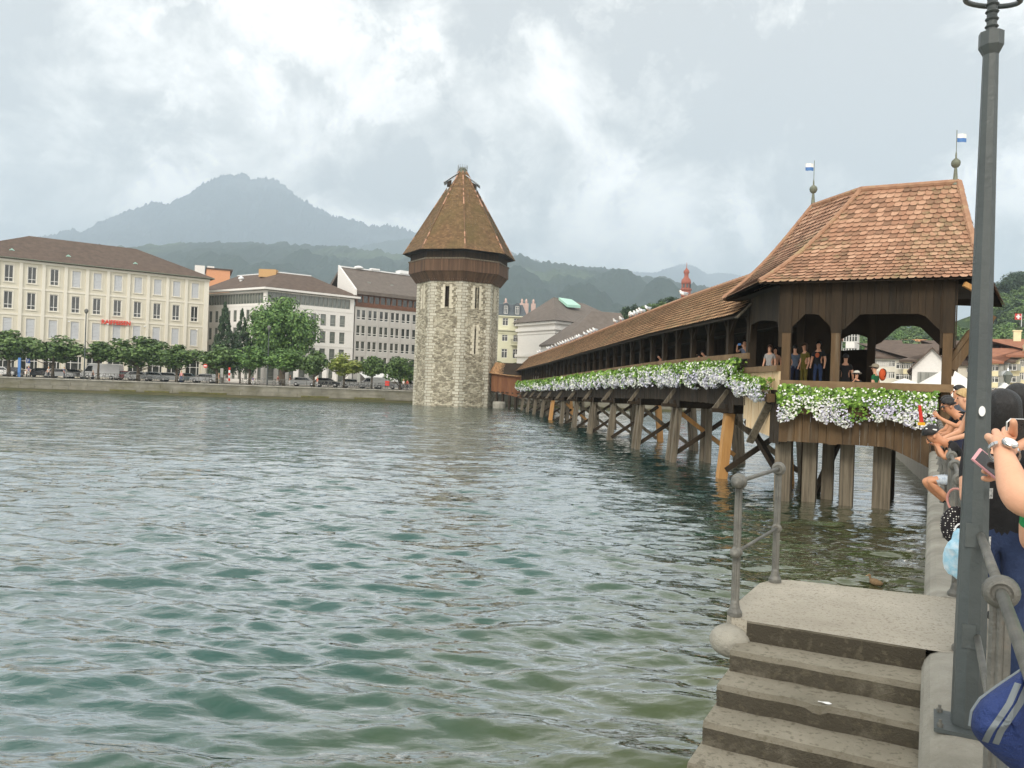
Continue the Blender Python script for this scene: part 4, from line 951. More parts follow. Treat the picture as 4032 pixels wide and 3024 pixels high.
ring_planks('gallery_lower_boards', 6.2, 17.6, 7.25, 18.95, TW_WOOD)
ring_planks('gallery_boards', 7.32, 18.9, 7.32, 20.6, TW_WOOD, 22)
ring_planks('gallery_upper_boards', 7.12, 20.6, 7.12, 22.2, WD_dark, 22)
ring_solid('gallery_core', 7.0, 18.9, 22.3, WD_black)
ring_solid('gallery_rail', 7.45, 20.55, 20.72, WD_grey)
# roof: courses of small tiles on eight faces
TW_TILE = mat('mossy_brown_tiles', lin(92, 70, 50), lin(122, 96, 66), 2, .95, .3, island=.6, c3=lin(150, 118, 84), extra=stain(.18, lin(108, 96, 58), .45, .65, None, .7))
rt = []
zE_, zA_ = 21.75, 34.3; rE, rA = 8.15, .62
for k in range(8):
    rows_ = 62
    for j in range(rows_):
        f0 = j/rows_; f1 = (j+1.25)/rows_
        def pr(f): 
            fl_ = .5*max(0, 1-f/.12)**2*.35
            return rE+(rA-rE)*min(f, 1)+fl_, zE_+(zA_-zE_)*min(f, 1)+.0
        r0, z0 = pr(f0); r1, z1 = pr(f1); a0, b0, a1, b1 = octa(r0, z0, k), octa(r0, z0, k+1), octa(r1, z1, k), octa(r1, z1, k+1)
        nn = ((a0+b0)/2-Vector((TX, TY, z0))); nn.z = 5; nn.normalize(); L0 = (b0-a0).length; n = max(1, int(L0/.36))
        for i in range(n):
            g0, g1 = i/n, (i+.97)/n
            rt.append([a0.lerp(b0, g0)+nn*.06, a0.lerp(b0, g1)+nn*.06, a1.lerp(b1, g1), a1.lerp(b1, g0)])
V_ = np.array([[tuple(p) for p in q] for q in rt]); rfo = link('roof', polys_np('roof', V_, 4), TW_TILE, tw)
HIPM = mat('tower_hip_tiles', lin(96, 76, 52), lin(124, 96, 70), 3, .9, island=.9, c3=lin(196, 150, 124))
for k in range(8):
    hp = MB()
    for j in range(34):
        f0, f1 = j/34, (j+.9)/34; hp.beam(octa(rE+(rA-rE)*f0+.05, zE_+(zA_-zE_)*f0+.06, k), octa(rE+(rA-rE)*f1+.05, zE_+(zA_-zE_)*f1+.09, k), .17, .12)
    hp.build('hip_tiles', HIPM, rfo)
us_ = MB(); V_ = [octa(rE-.05, zE_-.05, k) for k in range(8)]; us_.poly(V_[::-1]); us_.build('soffit', WD_black, tw)
cpm = MB(); cpm.lathe([(.75, 33.9), (.62, 34.6), (.5, 34.9)], (TX, TY, 0), seg=8, ph=0); cpm.build('roof_cap', COPPER, tw)
cr = MB()
for k in range(12):
    a_ = k*math.pi/6; x_, y_ = TX+.7*math.cos(a_), TY+.7*math.sin(a_)
    if k % 2 == 0: cr.tube([(x_, y_, 33.6), (x_, y_, 34.9)], .025, 5)
    cr.tube([(x_, y_, 34.85), (x_+.02, y_, 35.35)], .018, 4)
for z_ in (34.6, 34.9): cr.torus((TX, TY, z_), .7, .025, (0, 0, 1), 18, 5)
cr.build('crown_railing', IRON, tw)
ZINC = mat('zinc_sheet', lin(160, 168, 176), lin(190, 196, 200), 4, .4, .1, metal=.4)
for sg, drop in ((-1, 0), (1, .3)):
    ax_ = Vector((math.cos(R(0)), math.sin(R(0)), 0))*sg; sd_ = Vector((0, 1, 0))
    o_ = Vector((TX, TY, 0)); d_ = MB(); hw = .75
    def pt(r, s_, z_): return o_+ax_*r+sd_*s_+Vector((0, 0, z_-drop))
    d_.hexa([pt(.7, -hw, 31.2), pt(2.15, -hw, 31.2), pt(2.15, hw, 31.2), pt(.7, hw, 31.2), pt(.7, -hw, 33.75), pt(2.15, -hw, 32.75), pt(2.15, hw, 32.75), pt(.7, hw, 33.75)])
    dd_ = d_.build('dormer', ZINC, tw)
    d_ = MB(); d_.hexa([pt(.55, -.95, 33.95), pt(2.65, -.95, 32.5), pt(2.65, .95, 32.5), pt(.55, .95, 33.95), pt(.55, -.95, 34.07), pt(2.65, -.95, 32.62), pt(2.65, .95, 32.62), pt(.55, .95, 34.07)])
    d_.build('dormer_roof', ZINC, dd_)
    d_ = MB(); d_.quad(pt(1.5, -hw-.01, 31.9), pt(2.14, -hw-.01, 31.9), pt(2.14, -hw-.01, 32.7), pt(1.5, -hw-.01, 33.0)); d_.build('dormer_opening', WD_black, dd_)
# ================================================================ COVERED BRIDGE
br = empty('covered_bridge', (8.9, 30, 0), 0, 'long covered wooden footbridge with tiled roof and hipped pavilion crossing the river on timber piles', 'bridge')
BP = Vector((8.88, 30.0, 0)); BD = Vector((-.0930, .9957, 0)).normalized(); BN = Vector((BD.y, -BD.x, 0))
LEN = 89.0
def dz(l): return float(np.interp(l, [-5, 12, 32, 50, 88], [0, 0, -.30, -.62, -1.05]))
def Bp(l, o, z, k=1.0): return BP+BD*l+BN*o+Vector((0, 0, z+dz(l)*k))
WID = 3.3
def vplanks(mb, fpt, l0, l1, w, zt, zb, th=.04, jit=.012, zbf=None):
    l = l0
    while l < l1-.01:
        e = min(l+w*random.uniform(.85, 1.15), l1); o = random.uniform(-jit, jit); zb_ = zbf((l+e)/2) if zbf else zb
        mb.hexa([fpt(l, o, zb_), fpt(e-.012, o, zb_), fpt(e-.012, o+th, zb_), fpt(l, o+th, zb_), fpt(l, o, zt), fpt(e-.012, o, zt), fpt(e-.012, o+th, zt), fpt(l, o+th, zt)]); l = e
piers = [2.3+7.05*k for k in range(13) if 2.3+7.05*k < LEN]
def near_pier(l): return min(abs(l-p) for p in piers)
# deck and its beams
mb = MB(); N = 30
for i in range(N):
    a, b = LEN*i/N, LEN*(i+1)/N
    mb.hexa([Bp(a, .05, 3.6), Bp(b, .05, 3.6), Bp(b, WID, 3.6), Bp(a, WID, 3.6), Bp(a, .05, 3.85), Bp(b, .05, 3.85), Bp(b, WID, 3.85), Bp(a, WID, 3.85)])
    for o_ in (.35, WID/2, WID-.35): mb.hexa([Bp(a, o_-.14, 3.22), Bp(b, o_-.14, 3.22), Bp(b, o_+.14, 3.22), Bp(a, o_+.14, 3.22), Bp(a, o_-.14, 3.598), Bp(b, o_-.14, 3.598), Bp(b, o_+.14, 3.598), Bp(a, o_+.14, 3.598)])
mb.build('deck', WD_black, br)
mb = MB(); vplanks(mb, lambda l, o, z: Bp(l, o-.02, z), 0, LEN, .24, 4.72, 3.02, zbf=lambda l: 2.98-(.34 if near_pier(l) < .75 else 0)+random.uniform(-.015, .015))
mb.build('side_boarding', WD_dark, br)
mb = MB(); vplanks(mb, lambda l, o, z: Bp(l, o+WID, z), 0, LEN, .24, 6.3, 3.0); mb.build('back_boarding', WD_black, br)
# handrail beams
for i in range(13):
    a, b = LEN*i/13, LEN*(i+1)/13-.01; mb = MB()
    mb.hexa([Bp(a, -.10, 4.76), Bp(b, -.10, 4.76), Bp(b, .16, 4.76), Bp(a, .16, 4.76), Bp(a, -.10, 4.98), Bp(b, -.10, 4.98), Bp(b, .16, 4.98), Bp(a, .16, 4.98)])
    mb.build('handrail', WD_rail, br)
npost = 38
for i in range(npost+1):
    l = .15+(LEN-.3)*i/npost; mb = MB()
    mb.hexa([Bp(l-.13, .02, 3.86), Bp(l+.13, .02, 3.86), Bp(l+.13, .25, 3.86), Bp(l-.13, .25, 3.86), Bp(l-.13, .02, 6.6), Bp(l+.13, .02, 6.6), Bp(l+.13, .25, 6.6), Bp(l-.13, .25, 6.6)])
    for sg in (-1, 1): mb.beam(Bp(l+sg*.1, .13, 5.85), Bp(l+sg*.62, .13, 6.45), .1, .12, BN)
    mb.build('post', WD_dark, br)
# inner side: dark horizontal plate, tie beams
for o_ in (.13, WID-.12):
  mb = MB()
  for i in range(N):
    a, b = LEN*i/N, LEN*(i+1)/N
    mb.hexa([Bp(a, o_-.12, 6.42), Bp(b, o_-.12, 6.42), Bp(b, o_+.12, 6.42), Bp(a, o_+.12, 6.42), Bp(a, o_-.12, 6.64), Bp(b, o_-.12, 6.64), Bp(b, o_+.12, 6.64), Bp(a, o_+.12, 6.64)])
  mb.build('wall_plate', WD_dark, br)
# roof of the long part
zEv, zRd, ov = 6.38, 8.48, .62
mid = WID/2
tiles = []; under = MB()
rowsN = 13
def tile_rows(E, T, L, tile_w, off, lift, out, nrm_f, rows, la=0.0):
    """E(l), T(l): eave and ridge points; overlapping scalloped tiles"""
    for j in range(rows):
        f0 = j/rows; f1 = min(1.0, (j+1.35)/rows); n = int(L/tile_w); sh = .5*(j % 2)
        for i in range(n+1):
            a = (i-sh)*tile_w; b = a+tile_w*.96
            if b < .02 or a > L-.02: continue
            a = max(a, 0); b = min(b, L); m_ = (a+b)/2
            jit = random.uniform(-.008, .01)
            pa, pb, pm = E(la+a).lerp(T(la+a), f0), E(la+b).lerp(T(la+b), f0), E(la+m_).lerp(T(la+m_), f0-.33/rows)
            ta, tb = E(la+a).lerp(T(la+a), f1), E(la+b).lerp(T(la+b), f1); nn = nrm_f
            out.append([ta, pa+nn*(lift+jit), pm+nn*(lift+jit), pb+nn*(lift+jit), tb])
def Ev(l): return Bp(l, -ov, zEv)
def Rd(l): return Bp(l, mid, zRd)
nf = (-BN*.72+Vector((0, 0, .9))).normalized()
tile_rows(Ev, Rd, LEN-1.0, .24, 0, .085, tiles, nf, rowsN)
tob = link('roof', polys_np('roof', np.array([[tuple(p) for p in q] for q in tiles]), 5), TILE_far, br)
mb = MB()
for i in range(N):
    a, b = LEN*i/N, LEN*(i+1)/N
    d = Vector((0, 0, .035))
    mb.hexa([Bp(a, -ov+.03, zEv)-d*3, Bp(b, -ov+.03, zEv)-d*3, Rd(b)-d*3, Rd(a)-d*3, Bp(a, -ov+.03, zEv)-d, Bp(b, -ov+.03, zEv)-d, Rd(b)-d, Rd(a)-d])
    Eb = lambda l: Bp(l, WID+ov, zEv)
    mb.hexa([Rd(a)-d*3, Rd(b)-d*3, Eb(b)-d*3, Eb(a)-d*3, Rd(a), Rd(b), Eb(b), Eb(a)])
mb.build('roof_boards', WD_black, tob)
rtm = MB(); l = 0
while l < LEN-1: rtm.tube([Rd(l)+Vector((0, 0, .02)), Rd(l+.42)+Vector((0, 0, .04))], .11, 6); l += .40
rtm.build('ridge_tiles', RIDGE, tob)
# piers
for k, l in enumerate(piers):
    fresh = k in (0, 7)
    for o_, sp in ((.15, -.42), (WID-.15, .42)) + (((WID/2, 0),) if k % 2 else ()):
        for q_ in ((-.0,) if k % 3 == 0 else (-.3, .34)):
            mb = MB(); w_ = .36 if q_ == 0 else .27
            mb.beam(Bp(l+q_*1.3, o_+sp, 0)-Vector((0, 0, 2.0+dz(l))), Bp(l+q_, o_, 2.62), w_, w_, BD)
            mt = WD_orange if (fresh and o_ < 1) or (k in (3, 8) and o_ > 2) else WD_grey
            mb.build('pile', mt, br)
    mb = MB(); mb.hexa([Bp(l-.24, -.12, 2.62), Bp(l+.24, -.12, 2.62), Bp(l+.24, WID+.2, 2.62), Bp(l-.24, WID+.2, 2.62), Bp(l-.24, -.12, 3.0), Bp(l+.24, -.12, 3.0), Bp(l+.24, WID+.2, 3.0), Bp(l-.24, WID+.2, 3.0)])
    mb.build('pier_cap', WD_dark, br)
    for (oa, za, ob_, zb_), mt in (((.2, 2.5, WID-.1, .35), WD_orange if k in (1, 6) else WD_grey), ((WID-.2, 2.5, .0, .35), WD_dark)):
        mb = MB(); sh_ = .2 if oa < 1 else -.2; mb.beam(Bp(l+sh_, oa, za), Bp(l+sh_, ob_, zb_), .2, .14, BD); mb.build('cross_brace', mt, br)
    for dl in ((-.28,) if k in (0, 1, 2) else (-.3, .12)):
        mb = MB(); mb.beam(Bp(l+dl, -.66, 2.70), Bp(l+dl, -.05, 3.55), .16, .10, BD); mb.box(*[0]*6) if False else None
        mb.build('strut', WD_grey, br)
    mb = MB(); mb.hexa([Bp(l-.36, -.72, 2.66), Bp(l-.2, -.72, 2.66), Bp(l-.2, .3, 2.66), Bp(l-.36, .3, 2.66), Bp(l-.36, -.72, 2.82), Bp(l-.2, -.72, 2.82), Bp(l-.2, .3, 2.82), Bp(l-.36, .3, 2.82)]); mb.build('outrigger', WD_dark, br)
# connector to the tower
cA = Vector((-3.0, 114.8, 0)); cB = Vector((1.6, 112.2, 0)); cd = (cB-cA).normalized(); cn = Vector((cd.y, -cd.x, 0))
mb = MB(); LC = (cB-cA).length
vplanks(mb, lambda l, o, z: cA+cd*l+cn*(-o+.0)+Vector((0, 0, z)), 0, LC, .25, 5.1, 2.2, zbf=lambda l: 2.45-.18*l)
mb.build('connector_boarding', mat('warm_timber', lin(98, 58, 36), lin(132, 88, 54), 2, .8, .3, island=.5, stretch=(3, 3, .5)), br)
mb = MB(); P_ = lambda l, o, z: cA+cd*l+cn*o+Vector((0, 0, z))
mb.hexa([P_(0, 0, 2.2), P_(LC+2, 0, 2.0), P_(LC+2, -2.5, 2.0), P_(0, -2.5, 2.2), P_(0, 0, 2.4), P_(LC+2, 0, 2.2), P_(LC+2, -2.5, 2.2), P_(0, -2.5, 2.4)]); mb.quad(P_(0, -2.5, 2.2), P_(LC, -2.5, 2.0), P_(LC, -2.5, 5.0), P_(0, -2.5, 5.0))
mb.build('connector_floor', WD_black, br)
tiles = []
tile_rows(lambda l: P_(l-.1, .5, 4.95-.09*l), lambda l: P_(l-.1, -1.25, 6.6-.09*l), LC+1.8, .26, 0, .05, tiles, (cn*.7+Vector((0, 0, .8))).normalized(), 13)
ro = link('connector_roof', polys_np('r', np.array([[tuple(p) for p in q] for q in tiles]), 5), TILE_far, br)
mb = MB(); mb.quad(P_(-.1, .48, 4.9), P_(LC+1.7, .48, 4.7), P_(LC+1.7, -1.25, 6.4), P_(-.1, -1.25, 6.55)); mb.quad(P_(-.1, -3, 4.9), P_(LC+1.7, -3, 4.7), P_(LC+1.7, -1.25, 6.4), P_(-.1, -1.25, 6.55)); mb.build('roof_boards', WD_black, ro)
for l in (.9, 1.9, 3.0, 4.0):
    mb = MB(); mb.beam(P_(l, -.2, -2), P_(l, -.2, 2.2), .3, .3, cn); mb.build('pile', WD_dark, br)
fp = MB(); fp.lathe([(.9, -1), (.95, .7), (.85, .95)], P_(1.6, .2, 0), seg=12); tag(fp.build('mooring_stone', CONC), 'round pale stone block in the water under the tower walkway', 'stone')
# ================================================================ PAVILION
FZ = 2.85
def M_(s, t, z): return Q(s, t, z)
C1 = Vector((7.83, 25.7, 7.05)); C2v = Vector((8.03, 30.8, 7.05)); C3 = Q(26.4, 1.3, 7.05); C4 = Q(32.2, 2.1, 6.8)
ZR = 10.42; R1 = Vector((11.52, 26.93, ZR)); R2 = Vector((10.87, 29.53, ZR)); R3 = Vector((14.07, 25.59, ZR))
Vv = Q(32.2, -1.2, 7.0); C5 = Vector((13.5, 31.5, 7.05))
ptiles = []
def tile_face(E0, E1, T0, T1, tw_, exposure, out, lift=.05, clipf=None):
    n0 = (E1-E0).cross(T0-E0).normalized()
    if n0.z < 0: n0 = -n0
    slope = ((T0+T1)/2-(E0+E1)/2).length; rows = int(slope/exposure)
    sag = lambda f: -.34*math.sin(math.pi*min(max(f, 0), 1))*(1-.35*f)
    for j in range(rows):
        f0, f1 = j/rows, min(1, (j+1.3)/rows); fm = f0-.30/rows
        A_, B_ = E0.lerp(T0, f0), E1.lerp(T1, f0); A1_, B1_ = E0.lerp(T0, f1), E1.lerp(T1, f1); Am, Bm = E0.lerp(T0, fm), E1.lerp(T1, fm)
        for v, ff in ((A_, f0), (B_, f0), (A1_, f1), (B1_, f1), (Am, fm), (Bm, fm)): v.z += sag(ff)
        L0 = (B_-A_).length; n = max(1, int(round(L0/tw_))); sh = .5*(j % 2)
        for i in range(-1, n+1):
            a, b = (i+sh)/n, (i+sh+.965)/n
            if b <= 0 or a >= 1: continue
            a, b = max(0, a), min(1, b); m_ = (a+b)/2; jj = random.uniform(-.006, .01)
            q1, q2 = a+(b-a)*.22, a+(b-a)*.78
            out.append([A1_.lerp(B1_, a), A_.lerp(B_, a)+n0*(lift+jj), Am.lerp(Bm, q1)+n0*(lift+jj+.004), Am.lerp(Bm, q2)+n0*(lift+jj+.004), A_.lerp(B_, b)+n0*(lift+jj), A1_.lerp(B1_, b)])
tile_face(C1, C3, R1, R3, .225, .19, ptiles)
tile_face(C2v, C1, R2, R1, .225, .19, ptiles)
tile_face(C3, C4, R3, R3+(C4-C3)*.001, .19, .2, ptiles)
tile_face(C2v, C5, R2, R2+(C5-C2v)*.001, .19, .2, ptiles)
tile_face(C5, Vv, R2, R1, .3, .25, ptiles); tile_face(Vv, C4, R1, R3, .3, .25, ptiles)
pro = link('pavilion_roof', polys_np('pr', np.array([[tuple(p) for p in q] for q in ptiles]), 6), TILE, br)
mb = MB()
def sagged(E0, E1, T0, T1, drop=.07, n=8):
    sag = lambda f: -.34*math.sin(math.pi*min(max(f, 0), 1))*(1-.35*f)-drop
    for j in range(n):
        f0, f1 = j/n, (j+1)/n; p = [E0.lerp(T0, f0), E1.lerp(T1, f0), E1.lerp(T1, f1), E0.lerp(T0, f1)]
        for v, f in zip(p, (f0, f0, f1, f1)): v.z += sag(f)
        mb.quad(*p)
for a in ((C1, C3, R1, R3), (C2v, C1, R2, R1), (C3, C4, R3, R3), (C2v, C5, R2, R2), (C5, Vv, R2, R1), (Vv, C4, R1, R3)): sagged(*a)
mb.build('roof_boards', WD_black, pro)
def ridge_line(a, b, sagf=True, r=.10, step=.34):
    mb_ = MB(); L = (b-a).length; n = int(L/step)
    for i in range(n):
        f0, f1 = i/n, (i+1.08)/n; p, q = a.lerp(b, f0), a.lerp(b, min(f1, 1))
        if sagf:
            sg_ = lambda f: -.34*math.sin(math.pi*min(max(f, 0), 1))*(1-.35*f); p.z += sg_(f0); q.z += sg_(f1)
        mb_.tube([p+Vector((0, 0, .03)), q+Vector((0, 0, .05))], [r*1.08, r*.9], 8)
    return mb_.build('ridge_tiles', RIDGE, pro)
ridge_line(C1, R1, r=.085); ridge_line(C3, R3); ridge_line(C2v, R2); ridge_line(R1, R2, False); ridge_line(R1, R3, False)
# finials
for p, fd, h in ((R2, -1, 0), (R3+Vector((-.1, .05, 0)), 1, 0)):
    k = .58; m_ = MB(); m_.lathe([(r_*k*1.1, z_*k) for r_, z_ in ((.17, -.1), (.13, .05), (.07, .82), (.065, .86))], p, seg=8)
    m_.lathe([(r_*k*1.1, z_*k) for r_, z_ in ((.02, .84), (.13, .90), (.2, 1.0), (.225, 1.12), (.2, 1.24), (.12, 1.33), (.045, 1.40), (.04, 1.6), (.012, 1.85))], p, seg=14)
    m_.tube([p+Vector((0, 0, 1.8*k)), p+Vector((0, 0, 2.95*k))], .011, 6)
    fo = m_.build('finial', COPPER, br, smooth=False)
    x0, x1 = (0.02, .32) if fd > 0 else (-.32, -.02); fy = p.y
    for zz0, zz1, mt in ((2.30*k, 2.52*k, BLUEP), (2.52*k, 2.76*k, WHITEP)):
        m_ = MB()
        for i in range(6):
            a, b = x0+(x1-x0)*i/6, x0+(x1-x0)*(i+1)/6; ya, yb = .02*math.sin(i*1.3), .02*math.sin((i+1)*1.3)
            m_.hexa([(p.x+a, fy+ya-.005, p.z+zz0), (p.x+b, fy+yb-.005, p.z+zz0), (p.x+b, fy+yb+.005, p.z+zz0), (p.x+a, fy+ya+.005, p.z+zz0), (p.x+a, fy+ya-.005, p.z+zz1), (p.x+b, fy+yb-.005, p.z+zz1), (p.x+b, fy+yb+.005, p.z+zz1), (p.x+a, fy+ya+.005, p.z+zz1)])
        m_.build('flag_stripe', mt, fo)
# walls of the pavilion: near front (s = 26.9) and rear (s = 31)
def head_boards(s, t0, t1, opens, zt=7.25, parent=br, m=WD_dark, gp=.008):
    """vertical boards above the openings; opens: (ta, tb, underside z, chamfer)"""
    mb = MB(); t = t0
    while t < t1-.01:
        e = min(t+.2, t1); c = (t+e)/2; zb = 5.0
        for ta, tb, zu, ch in opens:
            if ta <= c <= tb:
                d = min(c-ta, tb-c); zb = zu-max(0, ch-d)*1.05
                break
        o = random.uniform(-.012, .012)
        def zat(x):
            for ta, tb, zu, ch in opens:
                if ta-1e-6 <= x <= tb+1e-6: return zu-max(0, ch-min(x-ta, tb-x))*1.05
            return zb
        za, zb2 = (zat(t), zat(e)) if any(ta <= c <= tb for ta, tb, _, _ in opens) else (zb, zb)
        mb.hexa([Q(s+o, t, za), Q(s+o, e-gp, zb2), Q(s+o+.045, e-gp, zb2), Q(s+o+.045, t, za), Q(s+o, t, zt), Q(s+o, e-gp, zt), Q(s+o+.045, e-gp, zt), Q(s+o+.045, t, zt)]); t = e
    return mb.build('head_boards', m, parent)
TP = [-4.17, -2.69, .39]
head_boards(26.86, -4.42, .62, [(-4.04, -2.82, 6.05, .42), (-2.56, .26, 6.03, .55)])
def qpost(s, t, z0, z1, w=.25, m=WD_dark, name='post'):
    mb = MB(); mb.hexa([Q(s-w/2, t-w/2, z0), Q(s+w/2, t-w/2, z0), Q(s+w/2, t+w/2, z0), Q(s-w/2, t+w/2, z0), Q(s-w/2, t-w/2, z1), Q(s+w/2, t-w/2, z1), Q(s+w/2, t+w/2, z1), Q(s-w/2, t+w/2, z1)]); return mb.build(name, m, br)
for t in TP: qpost(26.93, t, FZ-.9, 5.45, .26, WD_mid)
for t in TP: qpost(26.93, t, 5.45, 7.2, .30)
head_boards(31.0, -4.4, .6, [(-2.9, -2.05, 5.7, .2), (-1.78, .28, 6.0, .72)], 7.3, m=WD_black, gp=-.01)
for t in (-4.3, -3.05, -1.92, .42): qpost(31.03, t, FZ-1, 7.2, .26, WD_dark)
# rail beams and boards
def qbeam(s, t0, t1, z0, z1, d, name, m, parent=br):
    mb = MB(); mb.hexa([Q(s-d, t0, z0), Q(s-d, t1, z0), Q(s+d, t1, z0), Q(s+d, t0, z0), Q(s-d, t0, z1), Q(s-d, t1, z1), Q(s+d, t1, z1), Q(s+d, t0, z1)]); return mb.build(name, m, parent)
qbeam(26.78, -4.30, -2.05, 3.70, 3.93, .17, 'handrail', WD_rail); qbeam(26.78, -2.04, .58, 3.70, 3.93, .17, 'handrail', WD_rail)
qbeam(31.0, -4.3, .6, 3.72, 3.92, .14, 'handrail', WD_rail)
mb = MB(); t = -4.30
while t < .05:
    e = min(t+.24, .06); o = random.uniform(-.012, .012)
    zb = lambda x: 1.98 if x < -1.15 else 1.98-.56*((x+1.15)/1.2)**1.15
    mb.hexa([Q(26.80+o, t, zb(t)), Q(26.80+o, e-.012, zb(e)), Q(26.86+o, e-.012, zb(e)), Q(26.86+o, t, zb(t)), Q(26.80+o, t, 3.69), Q(26.80+o, e-.012, 3.69), Q(26.86+o, e-.012, 3.69), Q(26.86+o, t, 3.69)]); t = e
mb.build('pavilion_boarding', WD_mid, br)
mb = MB(); mb.hexa([Q(26.9, .07, 1.4), Q(26.9, .9, 1.4), Q(27.0, .9, 1.4), Q(27.0, .07, 1.4), Q(26.9, .07, 3.69), Q(26.9, .5, 3.69), Q(27.0, .5, 3.69), Q(27.0, .07, 3.69)]); mb.build('end_board', WD_dark, br)
mb = MB(); mb.poly([Q(26.87, -4.3, FZ), Q(26.87, 2.2, FZ), Q(31.3, 2.2, FZ), Q(31.3, -4.3, FZ)]); mb.poly([Q(26.87, -4.3, FZ-.4), Q(31.3, -4.3, FZ-.4), Q(31.3, .2, FZ-.4), Q(26.87, .2, FZ-.4)])
mb.poly([(8.8, 25.9, FZ+.35), (12.9, 28.2, FZ+.35), (12.5, 31.2, FZ+.35), (8.9, 30.2, FZ+.35)])
for a, b in (((12.2, 30.9), (12.9, 28.6)),):
    mb.quad((a[0], a[1], 2.5), (b[0], b[1], 2.5), (b[0], b[1], 5.2), (a[0], a[1], 5.2))
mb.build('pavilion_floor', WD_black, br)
# boarded gable above the long roof + ceiling boards under the pavilion roof
mb = MB(); mb.quad((8.5, 26.0, 7.0), (13.9, 24.0, 7.0), (16.5, 28.0, 7.0), (13.0, 30.8, 7.0)); mb.quad((8.5, 26.0, 7.0), (13.0, 30.8, 7.0), (12.8, 31.0, 7.0), (8.3, 30.6, 7.0)); mb.build('ceiling', WD_black, br)
# step-down part between the long bridge and the pavilion
mA, mB = Vector((8.86, 30.35, 0)), Vector((8.74, 25.95, 0)); md = (mB-mA).normalized(); mn = Vector((md.y, -md.x, 0))     # along, outward(left)
if mn.x > 0: mn = -mn
def Mp(l, o, z): return mA+md*l+mn*o+Vector((0, 0, z))
LM = (mB-mA).length
mb = MB(); vplanks(mb, lambda l, o, z: Mp(l, .06-o, z), .0, LM-1.02, .22, 3.6, 1.93, zbf=lambda l: 2.25-.06*l if l > .5 else 2.5); mb.build('pale_boarding', WD_light, br)
mb = MB(); vplanks(mb, lambda l, o, z: Mp(l, .04-o, z), .0, LM-.1, .22, 4.22, 3.61, zbf=lambda l: 3.61); mb.build('pale_boarding', WD_light, br)
mb = MB(); vplanks(mb, lambda l, o, z: Mp(l, .04-o, z), LM-1.0, LM+.05, .22, 3.6, 1.85); mb.build('side_boarding', WD_dark, br)
mb = MB(); mb.beam(Mp(LM-2.0, .42, 1.76), Mp(LM-.85, .12, 3.15), .24, .10, md); mb.build('strut', WD_grey, br)
mb = MB(); mb.hexa([Mp(0, .12, 4.22), Mp(LM-.2, .12, 4.22), Mp(LM-.2, -.14, 4.22), Mp(0, -.14, 4.22), Mp(0, .12, 4.42), Mp(LM-.2, .12, 4.42), Mp(LM-.2, -.14, 4.42), Mp(0, -.14, 4.42)]); mb.build('handrail', WD_rail, br)
for l, zt_, w in ((0.05, 7.2, .3), (LM-1.9, 4.3, .0), ):
    if w: mb = MB(); mb.hexa([Mp(l, .05, 3.0), Mp(l+w, .05, 3.0), Mp(l+w, -.25, 3.0), Mp(l, -.25, 3.0), Mp(l, .05, zt_), Mp(l+w, .05, zt_), Mp(l+w, -.25, zt_), Mp(l, -.25, zt_)]); mb.build('post', WD_dark, br)
# head boards along the left side with a sloping underside
mb = MB(); l = 0
while l < LM+.1:
    e = l+.2; zb = lambda x: 5.95+.12*math.sin(x) if .5 < x < LM-.45 else 5.35
    mb.hexa([Mp(l, .02, zb(l)), Mp(e-.01, .02, zb(e)), Mp(e-.01, -.03, zb(e)), Mp(l, -.03, zb(l)), Mp(l, .02, 7.2), Mp(e-.01, .02, 7.2), Mp(e-.01, -.03, 7.2), Mp(l, -.03, 7.2)]); l = e
mb.build('head_boards', WD_dark, br)
mb = MB(); mb.quad(Mp(-.25, -.05, 6.3), Mp(-.25, -3.6, 6.3), Mp(-.25, -3.6, 8.6), Mp(-.25, -.05, 7.1)); mb.build('gable_boards', WD_black, br)
# verge board of the long roof end
mb = MB(); mb.beam(Ev(-.1)+Vector((0, 0, -.12)), Bp(-.1, .9, 7.75), .05, .26, BD); mb.build('verge_board', WD_grey, br)
# piles of the pavilion
for s_, t_, w_, m_t in ((27.7, -4.25, .5, WD_grey), (27.9, -3.45, .42, WD_grey), (28.9, -3.0, .36, WD_grey), (27.9, -2.32, .40, WD_grey), (28.0, -1.3, .52, WD_grey), (30.6, -3.9, .36, WD_dark), (30.6, -2.6, .36, WD_dark), (30.6, -1.2, .36, WD_dark)):
    mb = MB(); mb.beam(Q(s_, t_, -2), Q(s_, t_, 2.5), w_, w_, QD); mb.build('pile', m_t, br)
for (a, b, w_, mt) in (((9.15, 31.0, 2.4), (10.3, 28.6, -.4), .22, WD_dark), ((10.6, 30.8, 2.4), (10.9, 31.0, -.5), .34, WD_orange), ((12.3, 29.4, 2.4), (10.7, 28.2, -.3), .22, WD_dark)):
    mb = MB(); mb.beam(a, b, w_, w_*.8); mb.build('cross_brace' if w_ < .3 else 'pile', mt, br)
# rafters and curved brace near the bank end
mb = MB(); mb.beam(Q(26.93, .5, 4.4), Q(27.2, 1.5, 6.0), .2, .24); mb.tube([Q(26.95, .45, 4.2), Q(27.0, .62, 4.9), Q(27.05, .95, 5.45), Q(27.1, 1.5, 5.85)], .11, 6); mb.build('curved_brace', WD_mid, br)
qpost(27.0, 1.16, FZ-.9, 6.9, .26); qpost(31.0, 1.25, FZ-.9, 6.8, .26)
mb = MB(); mb.beam(Q(26.5, .75, 6.85), Q(26.85, 1.35, 6.5), .1, .14); mb.build('rafter_end', WD_orange, br)
